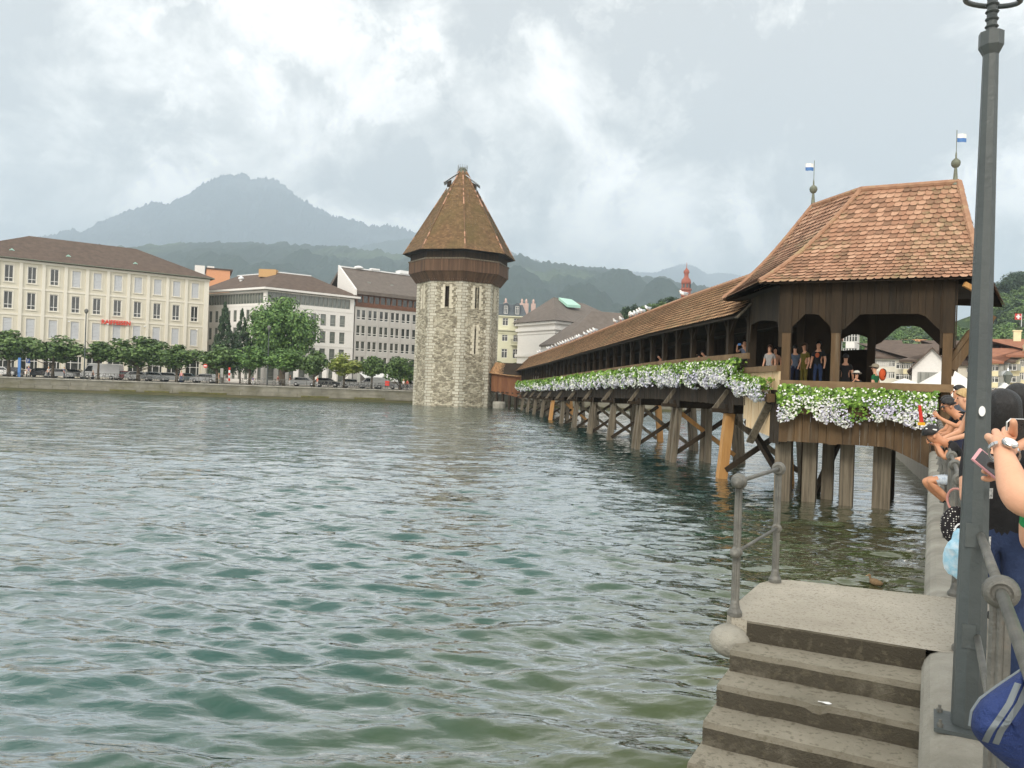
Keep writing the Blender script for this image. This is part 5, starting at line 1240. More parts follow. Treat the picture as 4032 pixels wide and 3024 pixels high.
# ramp from pavilion to the quay
mb = MB(); mb.hexa([Q(27.2, .8, 1.9), Q(31, .8, 1.9), Q(31, 6.5, 1.9), Q(27.2, 6.5, 1.9), Q(27.2, .8, FZ-.01), Q(31, .8, FZ-.01), Q(31, 6.5, QZ), Q(27.2, 6.5, QZ)]); mb.build('ramp', WD_dark, br)
# ================================================================ FLOWER BOXES
def flowerbox(name, label, group, P0, P1, out, z, h, d, qsz, dens, boxm=WD_mid):
    """P0..P1 along the wall at height z (box top); foliage hangs h down and d outward"""
    P0 = Vector(P0); P1 = Vector(P1); e = (P1-P0); L = e.length; e.normalize(); out = Vector(out)
    c = (P0+P1)/2; o = empty(name, (c.x, c.y, z-.3), 0, label, 'flower box', group)
    mb = MB(); p = [P0+out*.04, P1+out*.04, P1+out*.3, P0+out*.3]; zz_ = lambda q, dz_: Vector((q.x, q.y, q.z+dz_))
    mb.hexa([*[zz_(q, -.55) for q in p], *[zz_(q, -.28) for q in p]]); mb.build('planter', boxm, o)
    rs = np.random.RandomState(int(abs(c.x*31+c.y*17)*10) % 99999)
    def cloud(N, sz, lo, hi, hang, shape=4):
        l = rs.rand(N)*L; v = lo+(hi-lo)*rs.rand(N)**.9; ph1, ph2 = c.x*3, c.y*2
        bul = .86+.11*np.sin(l*2.3+ph1)+.09*np.sin(l*5.1+ph2)
        topw = .82+.14*np.sin(l*1.7+ph2)+.1*np.sin(l*4.3)
        zz = np.where(v > 0, v*topw, v*bul)
        prof = d*np.sqrt(np.clip(1-np.abs((zz+.15*h)/h)**2.2, .02, 1))*(.85+.3*rs.rand(N))
        dep = prof*np.where(rs.rand(N) < .75, 1.0, rs.rand(N))
        base = np.array(P0)[None]+np.outer(l, np.array(e))+np.outer(dep+.05, np.array(out)); slopez = (P1.z-P0.z)*l/L
        base[:, 2] = P0.z+slopez+zz
        nv = rs.normal(0, .55, (N, 3))+np.array(out)*.9+np.array([0, 0, .35]); nv /= np.linalg.norm(nv, axis=1)[:, None]
        a = np.cross(nv, rs.normal(0, 1, (N, 3))); a /= np.linalg.norm(a, axis=1)[:, None]; b = np.cross(nv, a); s = sz*(.6+.8*rs.rand(N))[:, None]
        if shape == 4: return np.stack([base-a*s-b*s*.2, base+b*s, base+a*s-b*s*.1, base-b*s*1.1], 1)
        return np.stack([base+(a*math.cos(t)+b*math.sin(t))*s for t in np.linspace(0, 2*math.pi, 7)[:-1]], 1)
    area = L*h
    link('leaves', polys_np('leaves', cloud(int(area*dens*1.1), qsz*1.35, -.30*h, .40*h, 0), 4), FLEAF, o)
    link('hanging_leaves', polys_np('hl', cloud(int(area*dens*.42), qsz*1.0, -.9*h, .0, 0), 4), FLEAF, o)
    # blossoms grow in drifts
    N = int(area*dens*1.7)
    for m_, lo, hi, k in ((PETW, -1.0, .06, .8), (PETL, -.98, .02, .85), (PETW, -.2, .42, .13)):
        q = cloud(int(N*k), qsz*.62, lo*h, hi*h, 1, 6); cen = q.mean(1); q = q+(np.array(out)*.045)[None, None]
        w = np.array([mnoise.noise(Vector((x*1.1, y*1.1, zq*1.3+(5 if m_ is PETL else 0)))) for x, y, zq in cen]); keep = (w > (-.22 if m_ is PETL else -.12)) if k > .5 else (w > -9)
        link('blossoms', polys_np('bl', q[keep], 6), m_, o)
    return o
# on the front of the pavilion: three boxes
for i, (a, b, lab) in enumerate(((-4.28, -2.75, 'left flower box on the pavilion front, bright green leaves over white and lilac blossoms'), (-2.73, -1.25, 'flower box with pale lilac blossoms, middle one on the pavilion front'), (-1.23, .16, 'right flower box on the pavilion front, next to the crowd'))):
    flowerbox('flower_box', lab, 'flower boxes on the pavilion front', Q(26.8, a, 3.42), Q(26.8, b, 3.42), -QD, 3.4, .88, .46, .047, 400)
flowerbox('flower_box', 'flower box overflowing with lilac and white blossoms on the pale new boards', 'flower boxes on the pavilion front', Mp(.1, .05, 3.95), Mp(LM-.35, .05, 3.75), mn, 3.9, .62, .45, .05, 380)
nb = 19
for i in range(nb):
    a, b = .05+(LEN-.6)*i/nb, .05+(LEN-.6)*(i+1)/nb-.04
    qs = max(.05, .0019*(30+a)); 
    flowerbox('flower_box', 'flower box of white and lilac blossoms, %s from the pavilion in the long bridge row' % nth(i) if i else 'large leafy flower box at the near end of the long bridge row', 'flower boxes along the long side of the bridge', Bp(a, -.03, 4.42), Bp(b, -.03, 4.42), -BN, 4.3, .86, .45, qs, 360*(.05/qs)**2, WD_dark)
# ================================================================ TREES
def crown_mesh(name, N, rx, rz, leaf, clumps, seed, shape='round', flat=0.0):
    rs = np.random.RandomState(seed); out = []
    cl = []
    for i in range(clumps):
        if shape == 'cone':
            h = rs.rand()**1.25; a = rs.rand()*6.28; rr = rx*(1-h)**.85*(.55+.45*rs.rand()); cl.append((rr*math.cos(a), rr*math.sin(a), -rz+2*rz*h, rx*.26*(1.15-h)))
        else:
            v = rs.normal(0, 1, 3); v /= np.linalg.norm(v); v[2] = v[2]*(.9 if v[2] > 0 else .75); k = rs.rand()**.33*.80
            cl.append((v[0]*rx*k, v[1]*rx*k, v[2]*rz*k, rx*(.22+.14*rs.rand())))
    cl = np.array(cl); idx = rs.randint(0, len(cl), N); v = rs.normal(0, 1, (N, 3)); v /= np.linalg.norm(v, axis=1)[:, None]
    rad = cl[idx, 3]*(.7+.4*rs.rand(N)); p = cl[idx, :3]+v*rad[:, None]*np.array([1, 1, .72])
    nv = v*1.0+rs.normal(0, .45, (N, 3))+np.array([0, 0, .5]); nv /= np.linalg.norm(nv, axis=1)[:, None]
    a = np.cross(nv, rs.normal(0, 1, (N, 3))); a /= np.linalg.norm(a, axis=1)[:, None]; b = np.cross(nv, a); s = leaf*(.55+.9*rs.rand(N))[:, None]
    if shape == 'cone': p[:, 2] -= .15*np.linalg.norm(p[:, :2], axis=1)
    return polys_np(name, np.stack([p-a*s*.6, p+b*s, p+a*s*.6, p-b*s*.9], 1), 4)
def trunk_mesh(h, r, spread, crown_h, seed):
    rs = random.Random(seed); mb = MB(); mb.tube([(0, 0, 0), (.03, .02, h*.5), (0, 0, h), (.05, 0, h+crown_h*.45)], [r, r*.8, r*.7, r*.3], 8)
    for i in range(7):
        a = i*.9+rs.random(); z0 = h*.92+i*.06*crown_h; L = spread*(.55+.35*rs.random())
        mb.tube([(0, 0, z0), (L*.5*math.cos(a), L*.5*math.sin(a), z0+crown_h*.16), (L*math.cos(a), L*math.sin(a), z0+crown_h*.36)], [r*.45, r*.3, r*.1], 5)
    return mb.mesh('trunk', True)
CR = {}
def tree(name, label, loc, ch, cw, trunk_h, kind=0, seed=1, leafm=0, group=None, cat='tree', N=4200, leaf=.21, shape='round', clumps=44):
    """ch crown height, cw crown width"""
    key = (shape, seed % 4, N, leaf, clumps, leafm)
    if key not in CR:
        CR[key] = (crown_mesh('crown', N, 1.0*3, 1.0*(3 if shape == 'round' else 3), leaf, clumps, seed % 4+11, shape), trunk_mesh(2.2, .2, 2.6, 4, seed % 4))
        CR[key][0].materials.append(LEAF[leafm]); CR[key][1].materials.append(BARK)
    cm_, tm_ = CR[key]
    if trunk_h > 3.2 or trunk_h < 1.2:
        tk = ('t', round(trunk_h), seed % 4, round(cw)); 
        if tk not in CR:
            CR[tk] = trunk_mesh(max(trunk_h, .4)*.98, .05*cw/3+.1, cw*.36, ch*.9, seed % 4); CR[tk].materials.append(BARK)
        tm_ = CR[tk]
    o = empty(name, loc, seed*1.3 % 6.28, label, cat, group)
    t = bpy.data.objects.new('trunk', tm_); COL.objects.link(t); t.parent = o; t.scale = (1, 1, 1) if (trunk_h > 3.2 or trunk_h < 1.2) else (cw/6, cw/6, (trunk_h+.2)/2.2)
    c = bpy.data.objects.new('crown', cm_); COL.objects.link(c); c.parent = o; c.location = (0, 0, trunk_h+ch/2-.1); c.scale = (cw/6, cw/6, ch/6)
    return o
def treepx(px, ytop, ybot, wpx, Y, label, **k):
    top = at(px, ytop, Y); bot = at(px, ybot, Y); w = wpx*Y/FPX; ch = top.z-bot.z; th = bot.z-QZ
    return tree(k.pop('name', 'plane_tree'), label, (top.x, Y, QZ), ch, w, max(th, .3), **k)
G1 = 'pollarded plane trees along the far quay'
for i, (px, yt, yb, w, lm, lab) in enumerate(((40, 1290, 1418, 190, 0, 'leftmost plane tree of the far quay, cut by the left edge'), (214, 1316, 1432, 175, 0, 'plane tree left of the white van on the far quay'), (392, 1338, 1420, 125, 0, 'small thin plane tree directly behind the white van roof'),
    (549, 1316, 1452, 200, 0, 'wide plane tree right of the white van, below the red lettering'), (700, 1350, 1450, 150, 0, 'plane tree in front of the right end of the cream office block'), (859, 1355, 1456, 145, 0, 'greyish plane tree below the two dark conifers'),
    (988, 1356, 1454, 140, 3, 'plane tree left below the large bright tree'), (1122, 1366, 1464, 145, 3, 'plane tree with light green top right below the large bright tree'), (1240, 1372, 1476, 130, 0, 'plane tree in front of the right side of the white corner building'),
    (1358, 1388, 1480, 130, 1, 'yellowing plane tree left of the white awning'), (1468, 1396, 1480, 95, 0, 'small round plane tree standing in front of the white awning'), (1580, 1396, 1512, 118, 0, 'dark plane tree close to the left of the stone tower'))):
    b = LQ(0, 3.2, 0); a_, _ = ray(px, 1450); Yt = (118+5.0/60.8*75.8+4.6+(0))/(1-a_*5.0/60.8)
    treepx(px, yt-6, yb+12, w*1.28, Yt, lab, seed=i+1, leafm=lm, group=G1)
treepx(1118, 1140, 1470, 290, 143, 'large bright green broadleaf tree in front of the white corner building', name='broadleaf_tree', seed=5, leafm=3, N=15000, leaf=.115, clumps=85, cat='tree')
treepx(888, 1186, 1440, 118, 141, 'taller of the two dark conifers beside the white corner building', name='conifer', seed=2, leafm=2, N=9000, leaf=.14, shape='cone', clumps=140, cat='tree')
treepx(955, 1215, 1440, 108, 142, 'shorter of the two dark conifers, close to the large bright tree', name='conifer', seed=3, leafm=2, N=9000, leaf=.14, shape='cone', clumps=140, cat='tree')
# behind the bridge roof
for i, (px, yt, w, Y) in enumerate(((2440, 1222, 70, 190), (2490, 1190, 90, 185), (2540, 1195, 100, 190), (2590, 1180, 100, 200), (2640, 1160, 100, 205), (2690, 1178, 80, 200), (2410, 1238, 60, 195), (2735, 1150, 90, 215), (2790, 1135, 80, 220))):
    treepx(px, yt, yt+100*190/Y, w*1.3, Y, 'dark green tree behind the bridge ridge, %s tree listed from its left end' % nth(i) if i else 'rounder tree at the left end of the trees behind the bridge ridge', name='broadleaf_tree', seed=i+3, leafm=2 if i in (1, 4) else 0, group='trees behind the bridge roof', N=5200, leaf=.2, clumps=60)
# shrubs on the terrace by the tower
for i, px in enumerate((1965, 2010, 2035, 2058)):
    v = at(px, 1420, 140); o = empty('shrub', (v.x, v.y, v.z-1.0), 0, 'small green terrace shrub beside the tower, %s from the left' % nth(i), 'shrub', 'terrace shrubs by the mansard house')
    link('foliage', crown_mesh('foliage', 500, .9, .8 if i else 1.6, .16, 12, i), LEAF[0], o, False)
ter = MB(); v0, v1 = at(1955, 1440, 139), at(2075, 1440, 139); ter.hexa([(v0.x, v0.y, QZ), (v1.x, v1.y, QZ), (v1.x, v1.y+6, QZ), (v0.x, v0.y+6, QZ), (v0.x, v0.y, v0.z-.4), (v1.x, v1.y, v0.z-.4), (v1.x, v1.y+6, v0.z-.4), (v0.x, v0.y+6, v0.z-.4)])
tag(ter.build('terrace', GREENR), 'low pale terrace wall with shrubs between tower and theatre', 'terrace')
# ================================================================ HILLS
def fbm(X, Y, sc, oct_=5, seed=0):
    Z = np.zeros_like(X); rs = np.random.RandomState(seed)
    for o_ in range(oct_):
        for k in range(5):
            a = rs.rand()*6.28; f = 2**o_/sc*(.7+.6*rs.rand()); ph = rs.rand()*6.28
            Z += (.52**o_)*np.sin((X*math.cos(a)+Y*math.sin(a))*f*6.28+ph+1.7*np.sin((Y*math.cos(a)-X*math.sin(a))*f*4.1+ph*2))/5
    return Z
def hill(name, pts, Yr, depth, mt, amp, sc, seed, crest=0.0, power=1.3, ncol=520, nrow=70, xpad=.02):
    pr = [ray(x, y) for x, y in pts]; xs_ = np.array([p[0]*Yr for p in pr]); zs_ = np.array([EYE+p[1]*Yr for p in pr])
    X1 = np.linspace(xs_[0], xs_[-1], ncol); zc = np.interp(X1, xs_, zs_)
    k = np.ones(5)/5; zc2 = np.convolve(np.pad(zc, 2, 'edge'), k, 'valid')
    rs = np.random.RandomState(seed)
    zc2 = zc2+crest*(rs.rand(ncol)-.5)+crest*.8*fbm(X1, X1*0, sc*.25, 4, seed)
    t = np.concatenate([np.linspace(0, 1, nrow), 1+np.linspace(.04, .7, 14)])
    T_, Xg_ = np.meshgrid(t, X1, indexing='ij'); Zc = np.tile(zc2, (len(t), 1))
    shp = np.where(T_ <= 1, np.clip(T_, 0, 1)**power, np.clip(1-(T_-1)*1.5, -.1, 1))
    Yg_ = Yr-depth+T_*depth; env = np.clip(T_*(1-np.clip(T_, 0, 1))*4, 0, 1)
    Zg_ = QZ-8+(Zc-QZ+8)*shp+amp*fbm(Xg_, Yg_, sc, 6, seed)*env
    # never poke above the traced crest line
    lim = EYE+(Zc-EYE)*Yg_/Yr*.992; Zg_ = np.where((T_ < .97), np.minimum(Zg_, lim), Zg_)
    return tag(link(name, grid_np(name, Xg_, Yg_, Zg_), mt), kind='structure')
def hillmat(name, forest, forest2, meadow, sc, lo=.54, hi=.6, bs=.04, bd=20, tall=None):
    m = bpy.data.materials.new(name); m.use_nodes = True; t = m.node_tree; b = t.nodes['Principled BSDF']; b.inputs['Roughness'].default_value = 1; b.inputs['Specular IOR Level'].default_value = .1
    tcn = t.nodes.new('ShaderNodeTexCoord'); P = tcn.outputs['Object']
    mp = nd(t, 'ShaderNodeMapping'); mp.inputs['Scale'].default_value = (1, .55, 2.2); lk(t, P, mp.inputs[0])
    n = noisen(t, mp.outputs[0], sc, 6, .6, .6); mr = nd(t, 'ShaderNodeMapRange'); lk(t, n, mr.inputs['Value']); mr.inputs['From Min'].default_value = lo; mr.inputs['From Max'].default_value = hi
    f = mixc(t, noisen(t, P, bs, 6, .7), forest, forest2)
    lk(t, mixc(t, mr.outputs[0], f, meadow), b.inputs['Base Color'])
    bn = nd(t, 'ShaderNodeBump', Strength=.9, Distance=bd); lk(t, noisen(t, P, bs*1.5, 6, .7), bn.inputs['Height']); lk(t, bn.outputs[0], b.inputs['Normal'])
    return m
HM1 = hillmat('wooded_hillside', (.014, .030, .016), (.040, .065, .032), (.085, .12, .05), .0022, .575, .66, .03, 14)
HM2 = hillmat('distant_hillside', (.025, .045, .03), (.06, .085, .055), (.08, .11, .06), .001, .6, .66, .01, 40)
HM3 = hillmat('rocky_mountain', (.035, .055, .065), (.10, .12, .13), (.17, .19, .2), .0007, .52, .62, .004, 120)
hill('hills', [(-1400, 1000), (-700, 960), (-200, 985), (350, 1010), (480, 1000), (560, 988), (640, 966), (700, 958), (830, 954), (950, 956), (1130, 958), (1300, 968), (1400, 978), (1500, 990), (1600, 1005), (1800, 1012), (1960, 1012), (2060, 1004), (2100, 1024), (2180, 1034), (2300, 1047), (2380, 1055), (2440, 1075), (2520, 1092), (2580, 1088), (2640, 1102), (2700, 1120), (2800, 1150), (2950, 1190), (3200, 1240), (3600, 1300), (4300, 1400)], 3000, 2300, HM1, 60, 420, 4, crest=9, power=1.25, ncol=900, nrow=110)
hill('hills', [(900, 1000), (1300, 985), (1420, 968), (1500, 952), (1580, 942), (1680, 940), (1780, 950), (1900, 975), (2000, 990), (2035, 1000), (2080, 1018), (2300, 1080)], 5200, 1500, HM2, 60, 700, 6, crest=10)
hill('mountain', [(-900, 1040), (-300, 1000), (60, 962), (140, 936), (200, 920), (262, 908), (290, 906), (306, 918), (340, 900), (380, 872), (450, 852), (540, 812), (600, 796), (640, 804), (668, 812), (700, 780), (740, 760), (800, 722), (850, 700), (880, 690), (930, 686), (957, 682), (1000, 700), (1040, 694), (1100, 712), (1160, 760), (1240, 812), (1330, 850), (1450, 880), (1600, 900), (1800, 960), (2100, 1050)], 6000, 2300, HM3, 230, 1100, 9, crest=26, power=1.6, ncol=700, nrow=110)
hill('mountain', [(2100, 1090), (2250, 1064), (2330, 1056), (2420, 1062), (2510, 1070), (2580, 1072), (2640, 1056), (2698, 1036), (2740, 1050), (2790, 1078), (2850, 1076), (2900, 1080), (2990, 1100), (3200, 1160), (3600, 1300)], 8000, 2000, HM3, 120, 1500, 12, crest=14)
# wooded hill of the right bank
HM4 = hillmat('right_bank_hillside', (.03, .055, .025), (.055, .085, .035), (.14, .18, .07), .02, .6, .66, .2, 1)
hill('hills', [(3000, 1420), (3200, 1370), (3380, 1330), (3500, 1300), (3600, 1290), (3750, 1270), (3860, 1230), (3935, 1190), (3990, 1170), (4032, 1150), (4300, 1080), (4700, 1060)], 330, 170, HM4, 4, 60, 15, power=1.0, ncol=160, nrow=40)
rt_ = random.Random(5)
pts_ = []
for k in range(190):
    px = rt_.uniform(3390, 4170); 
    if 3765 < px < 3925: continue
    ycrest = np.interp(px, [3380, 3500, 3600, 3750, 3935, 4032, 4170], [1315, 1285, 1275, 1255, 1165, 1120, 1090]); f = rt_.random()**.8
    Y = 315-150*f; y = ycrest+(1400-ycrest)*f*.9
    pts_.append((px, y, Y))
for k, (px, y, Y) in enumerate(pts_):
    v = at(px, y, Y); h = rt_.uniform(7, 11); w = rt_.uniform(8, 12)
    tree('hillside_tree', 'dense green tree in the wood on the right bank hillside', (v.x, v.y, v.z-h*.8), h*.9, w, h*.2, seed=k, leafm=(0, 3, 0, 0, 2)[k % 5], group='trees on the right bank hillside', N=3600, leaf=.2, clumps=40)
for k, (px, y) in enumerate(((3960, 1100), (4000, 1085), (4040, 1078), (4090, 1085))):
    v = at(px, y, 345); tree('hillside_tree', ('leftmost', 'second', 'third', 'rightmost')[k]+' of the large dark trees against the sky on the right hill', (v.x, v.y, v.z-13), 13, 15, 3, seed=k+2, leafm=2, group='trees on the skyline of the right hill', N=7000, leaf=.13, clumps=60)
# ================================================================ VEHICLES, BICYCLES on the far quay
def car(label, loc, rz, col, kind='hatch', group='cars parked along the far quay'):
    o = empty('parked_car' if kind != 'van' and kind != 'smallvan' else 'parked_van', loc, rz, label, 'van' if 'van' in kind else 'car', group); pm = PAINT(*col)
    if kind == 'van': L, Wd, H = 5.9, 2.0, 2.45; body = [(-2.95, .35), (2.95, .35), (2.95, .95), (2.55, 1.15), (1.85, 2.3), (1.5, 2.45), (-2.9, 2.45), (-2.95, 2.3)]; gl = [(1.15, 1.25), (2.38, 1.22), (1.83, 2.1), (1.15, 2.1)]
    elif kind == 'smallvan': L, Wd, H = 4.4, 1.8, 1.85; body = [(-2.2, .3), (2.2, .3), (2.2, .85), (1.45, 1.05), (.8, 1.75), (.5, 1.85), (-2.1, 1.85), (-2.2, 1.6)]; gl = [(.1, 1.1), (1.3, 1.08), (.75, 1.65), (.1, 1.65)]
    else: L, Wd, H = 4.2, 1.75, 1.48; body = [(-2.1, .3), (2.1, .3), (2.1, .75), (1.15, .95), (.5, 1.42), (.1, 1.48), (-1.4, 1.46), (-1.95, 1.0), (-2.1, .9)]; gl = [(-1.5, 1.0), (1.0, .98), (.45, 1.36), (-1.3, 1.38)]
    mb = MB(); n = len(body); tl = lambda z: 0 if z < 1 else (z-1)*.18
    V_ = [(x, -Wd/2+tl(z), z) for x, z in body]+[(x, Wd/2-tl(z), z) for x, z in body]
    mb.add(V_, [tuple(range(n-1, -1, -1)), tuple(range(n, 2*n))]+[(i, (i+1) % n, n+(i+1) % n, n+i) for i in range(n)]); mb.build('body', pm, o, False)
    for sg in (-1, 1):
        mb = MB(); mb.poly([(x, sg*(Wd/2-tl(z)+.012), z) for x, z in gl]); mb.build('side_window', DARKG, o, False)
    mb = MB(); xa, za = (1.2, 1.0) if kind == 'hatch' else ((1.5, 1.1) if kind == 'smallvan' else (2.5, 1.3)); xb, zb_ = (.55, 1.42) if kind == 'hatch' else ((.85, 1.72) if kind == 'smallvan' else (1.9, 2.25))
    mb.quad((xa, -Wd/2+.15, za+.03), (xa, Wd/2-.15, za+.03), (xb, Wd/2-.25, zb_+.03), (xb, -Wd/2+.25, zb_+.03)); mb.build('windscreen', DARKG, o, False)
    for x in (-L*.3, L*.31):
        for sg in (-1, 1):
            mb = MB(); mb.lathe([(.12, -.1), (.31, -.1), (.33, -.06), (.33, .08), (.31, .11), (.12, .11)], (x, sg*(Wd/2-.1), .33), (0, 1, 0), 16); wh = mb.build('wheel', RUBBER, o, False)
            mb = MB(); mb.lathe([(.02, 0), (.19, 0), (.2, .03), (.05, .05)], (x, sg*(Wd/2-.1)+sg*.1, .33), (0, sg, 0), 12); mb.build('rim', CHROME, wh, False)
    for sg in (-1, 1):
        mb = MB(); mb.sphere((L/2-.05, sg*(Wd/2-.28), .68 if kind == 'hatch' else .85), .13, 8, (.5, 1.2, .7), 6); mb.build('headlight', CHROME, o, False)
        mb = MB(); mb.box(-L/2-.02, -L/2+.05, sg*(Wd/2-.2)-.1, sg*(Wd/2-.2)+.1, .8, 1.0); mb.build('tail_light', RED, o, False)
    return o
la = math.atan2(ldir.y, ldir.x)
def lqpx(px, inland):
    a_, _ = ray(px, 1480); # intersection of the view with the line at this distance inland
    p0 = LQ(0, inland, 0); k = (a_*p0.y-p0.x)/(ldir.x-a_*ldir.y); return LQ(k, inland, QZ)
for px, il, col, kd, lab in ((12, 8.6, (232, 232, 230), 'hatch', 'white car at the far left behind parked bicycles'), (60, 8.8, (70, 74, 80), 'hatch', 'dark grey car behind the blue banner post'), (158, 8.8, (34, 36, 38), 'hatch', 'black car between the parking sign and the white car'), (243, 8.2, (238, 238, 238), 'hatch', 'white car left of the large white van'), (298, 9.4, (60, 60, 62), 'hatch', 'dark car half hidden behind the front of the white van'),
    (402, 8.4, (240, 240, 240), 'van', 'large white delivery van with blank sides'), (500, 8.6, (150, 40, 40), 'hatch', 'dark red car just right of the white van'), (552, 8.4, (222, 224, 224), 'hatch', 'silver car below the wide plane tree'), (618, 8.4, (200, 206, 208), 'hatch', 'pale silver car in the middle of the parked row'), (676, 8.6, (226, 228, 228), 'hatch', 'white car behind the trunk of the fifth plane tree'), (745, 8.8, (110, 130, 136), 'hatch', 'blue grey car below the right end of the cream block'), (805, 8.3, (236, 236, 236), 'hatch', 'white car with dark windows near the white corner building'), (1200, 8.2, (232, 232, 232), 'hatch', 'white car in front of the white pillars'), (1290, 8.5, (34, 36, 40), 'hatch', 'black car with bright roof right of the white pillars'), (1394, 8.2, (230, 230, 230), 'hatch', 'white car left of the small white van'), (1464, 8.3, (240, 240, 240), 'smallvan', 'small white van in front of the awning'), (1516, 9.0, (180, 180, 182), 'hatch', 'silver car right of the small white van'), (1608, 8.0, (226, 226, 226), 'hatch', 'white car next to the stone tower')):
    p = lqpx(px, il); car(lab, p, la+(math.pi if kd in ('van', 'smallvan') or px in (158, 805) else 0), col, kd)
def bike_template():
    o = empty('bicycle', (0, 0, 0), 0)
    for x in (-.52, .52):
        m_ = MB(); m_.torus((x, 0, .34), .32, .022, (0, 1, 0), 18, 5)
        for k in range(6): a = k*math.pi/3; m_.tube([(x, 0, .34), (x+.31*math.cos(a), 0, .34+.31*math.sin(a))], .005, 3)
        m_.build('wheel', RUBBER, o, False)
    m_ = MB()
    for a, b in (((-.52, 0, .34), (-.1, 0, .3)), ((-.52, 0, .34), (-.2, 0, .82)), ((-.1, 0, .3), (-.22, 0, .86)), ((-.1, 0, .3), (.34, 0, .8)), ((-.2, 0, .8), (.33, 0, .85)), ((.52, 0, .34), (.32, 0, .95))): m_.tube([a, b], .018, 5)
    m_.build('frame', IRON, o, False)
    m_ = MB(); m_.tube([(.3, -.26, 1.0), (.34, 0, 1.02), (.3, .26, 1.0)], .014, 5); m_.build('handlebar', RUBBER, o, False)
    m_ = MB(); m_.sphere((-.24, 0, .92), .11, 8, (1.2, .7, .35), 6); m_.build('saddle', RUBBER, o, False)
    return o
bt = bike_template(); rb_ = random.Random(2)
bpx = [20, 48, 78, 92, 178, 196, 300, 330, 372, 398, 420, 455, 480, 508, 560, 585, 640, 730, 820, 838, 880, 965, 985, 1010, 1090, 1110, 1250, 1270, 1300, 1350, 1372, 1400, 1420, 1440, 1455, 1470, 1486, 1502, 1592, 1612, 1628]
for i, px in enumerate(bpx):
    p = lqpx(px, rb_.uniform(.9, 1.6)); rz = la+rb_.choice((0, .3, 1.1, -.5, math.pi))
    if i == 0: o = bt
    else:
        o = bt.copy(); COL.objects.link(o)
        for c_ in bt.children: d_ = c_.copy(); COL.objects.link(d_); d_.parent = o
    o.location = p; o.rotation_euler = (0, 0, rz); tag(o, 'bicycle parked by the far quay railing, %s from the left edge' % nth(i), 'bicycle', 'bicycles parked along the far quay')
# railing of the far quay
fr = empty('far_quay_railing', LQ(30, .25, QZ), 0, 'thin grey metal railing along the top of the far river wall', 'railing')
m_ = MB(); m_.tube([LQ(9.5, .25, QZ+1.0), LQ(96, .25, QZ+1.0)], .035, 5); m_.tube([LQ(9.5, .25, QZ+.5), LQ(96, .25, QZ+.5)], .02, 4); m_.build('rail', IRON, fr)
k = 9.5
while k < 96: m_ = MB(); m_.tube([LQ(k, .25, QZ), LQ(k, .25, QZ+1.02)], .04, 5); m_.build('post', IRON, fr); k += 3.2
# lamp masts, signs, banners
def mast(px, yt, inl, label, name='street_lamp'):
    p = lqpx(px, inl); top = at(px, yt, p.y); o = empty(name, p, 0, label, 'street lamp'); m_ = MB(); m_.tube([(0, 0, 0), (0, 0, top.z-QZ-.3)], [.11, .07], 8); m_.build('pole', LAMPP, o, False)
    m_ = MB(); m_.lathe([(.1, 0), (.26, .25), (.3, .55), (.1, .75)], (0, 0, top.z-QZ-.5), seg=10); m_.build('lamp_head', IRON, o, False)
mast(331, 1222, 2.2, 'tall dark street lamp in front of the red lettering on the far quay'); mast(1053, 1288, 4, 'slim green street lamp in front of the large bright tree')
p = lqpx(75, 1.0); o = empty('banner_post', p, 0, 'blue painted banner post at the left end of the far quay', 'banner'); m_ = MB(); m_.box(-.2, .2, -.06, .06, 0, 2.9); m_.build('banner', BLUEP, o, False); m_ = MB(); m_.tube([(0, 0.1, 0), (0, .1, 3.0)], .04, 5); m_.build('pole', IRON, o, False)
p = lqpx(109, 4.5); o = empty('parking_sign', p, 0, 'blue parking sign with white P above a white plate', 'sign'); m_ = MB(); m_.tube([(0, .03, 0), (0, .03, 2.9)], .03, 5); m_.build('pole', IRON, o, False)
m_ = MB(); m_.box(-.3, .3, -.02, 0, 2.2, 2.85); m_.build('sign_panel', plain('sign_blue', lin(44, 96, 186)), o, False); m_ = MB(); m_.box(-.32, .32, -.02, 0, 1.65, 2.15); m_.build('sign_plate', WHITEP, o, False)
tx = bpy.data.curves.new('sign_letter', 'FONT'); tx.body = 'P'; tx.size = .62; tx.extrude = .01; tx.align_x = 'CENTER'; tx.offset = .01
to = bpy.data.objects.new('tmp', tx); COL.objects.link(to); bpy.context.view_layer.update(); tm = bpy.data.meshes.new_from_object(to.evaluated_get(bpy.context.evaluated_depsgraph_get())); bpy.data.objects.remove(to)
tm.transform(Matrix.Translation((0, -.04, 2.3)) @ Matrix.Rotation(R(90), 4, 'X')); tm.materials.clear(); link('sign_letter', tm, WHITEP, o, False)
p = lqpx(903, 2.5); o = empty('striped_post', p, 0, 'red and white striped marker post on the far quay', 'post')
for k in range(5): m_ = MB(); m_.lathe([(.15, k*.42), (.15, k*.42+.415)], (0, 0, .5), seg=10); m_.build('band', RED if k % 2 == 0 else WHITEP, o, False)
m_ = MB(); m_.lathe([(.05, 0), (.05, .5)], seg=8); m_.build('foot', IRON, o, False)
for px, lab in ((873, 'white information panel beside the striped post'), (1412, 'grey information panel in front of the white awning')):
    p = lqpx(px, 2); o = empty('info_panel', p, 0, lab, 'sign'); m_ = MB(); m_.box(-.22, .22, -.04, .04, 1.0, 2.4); m_.build('panel', FRAMEG, o, False); m_ = MB(); m_.box(-.04, .04, -.03, .03, 0, .998); m_.build('pole', IRON, o, False)
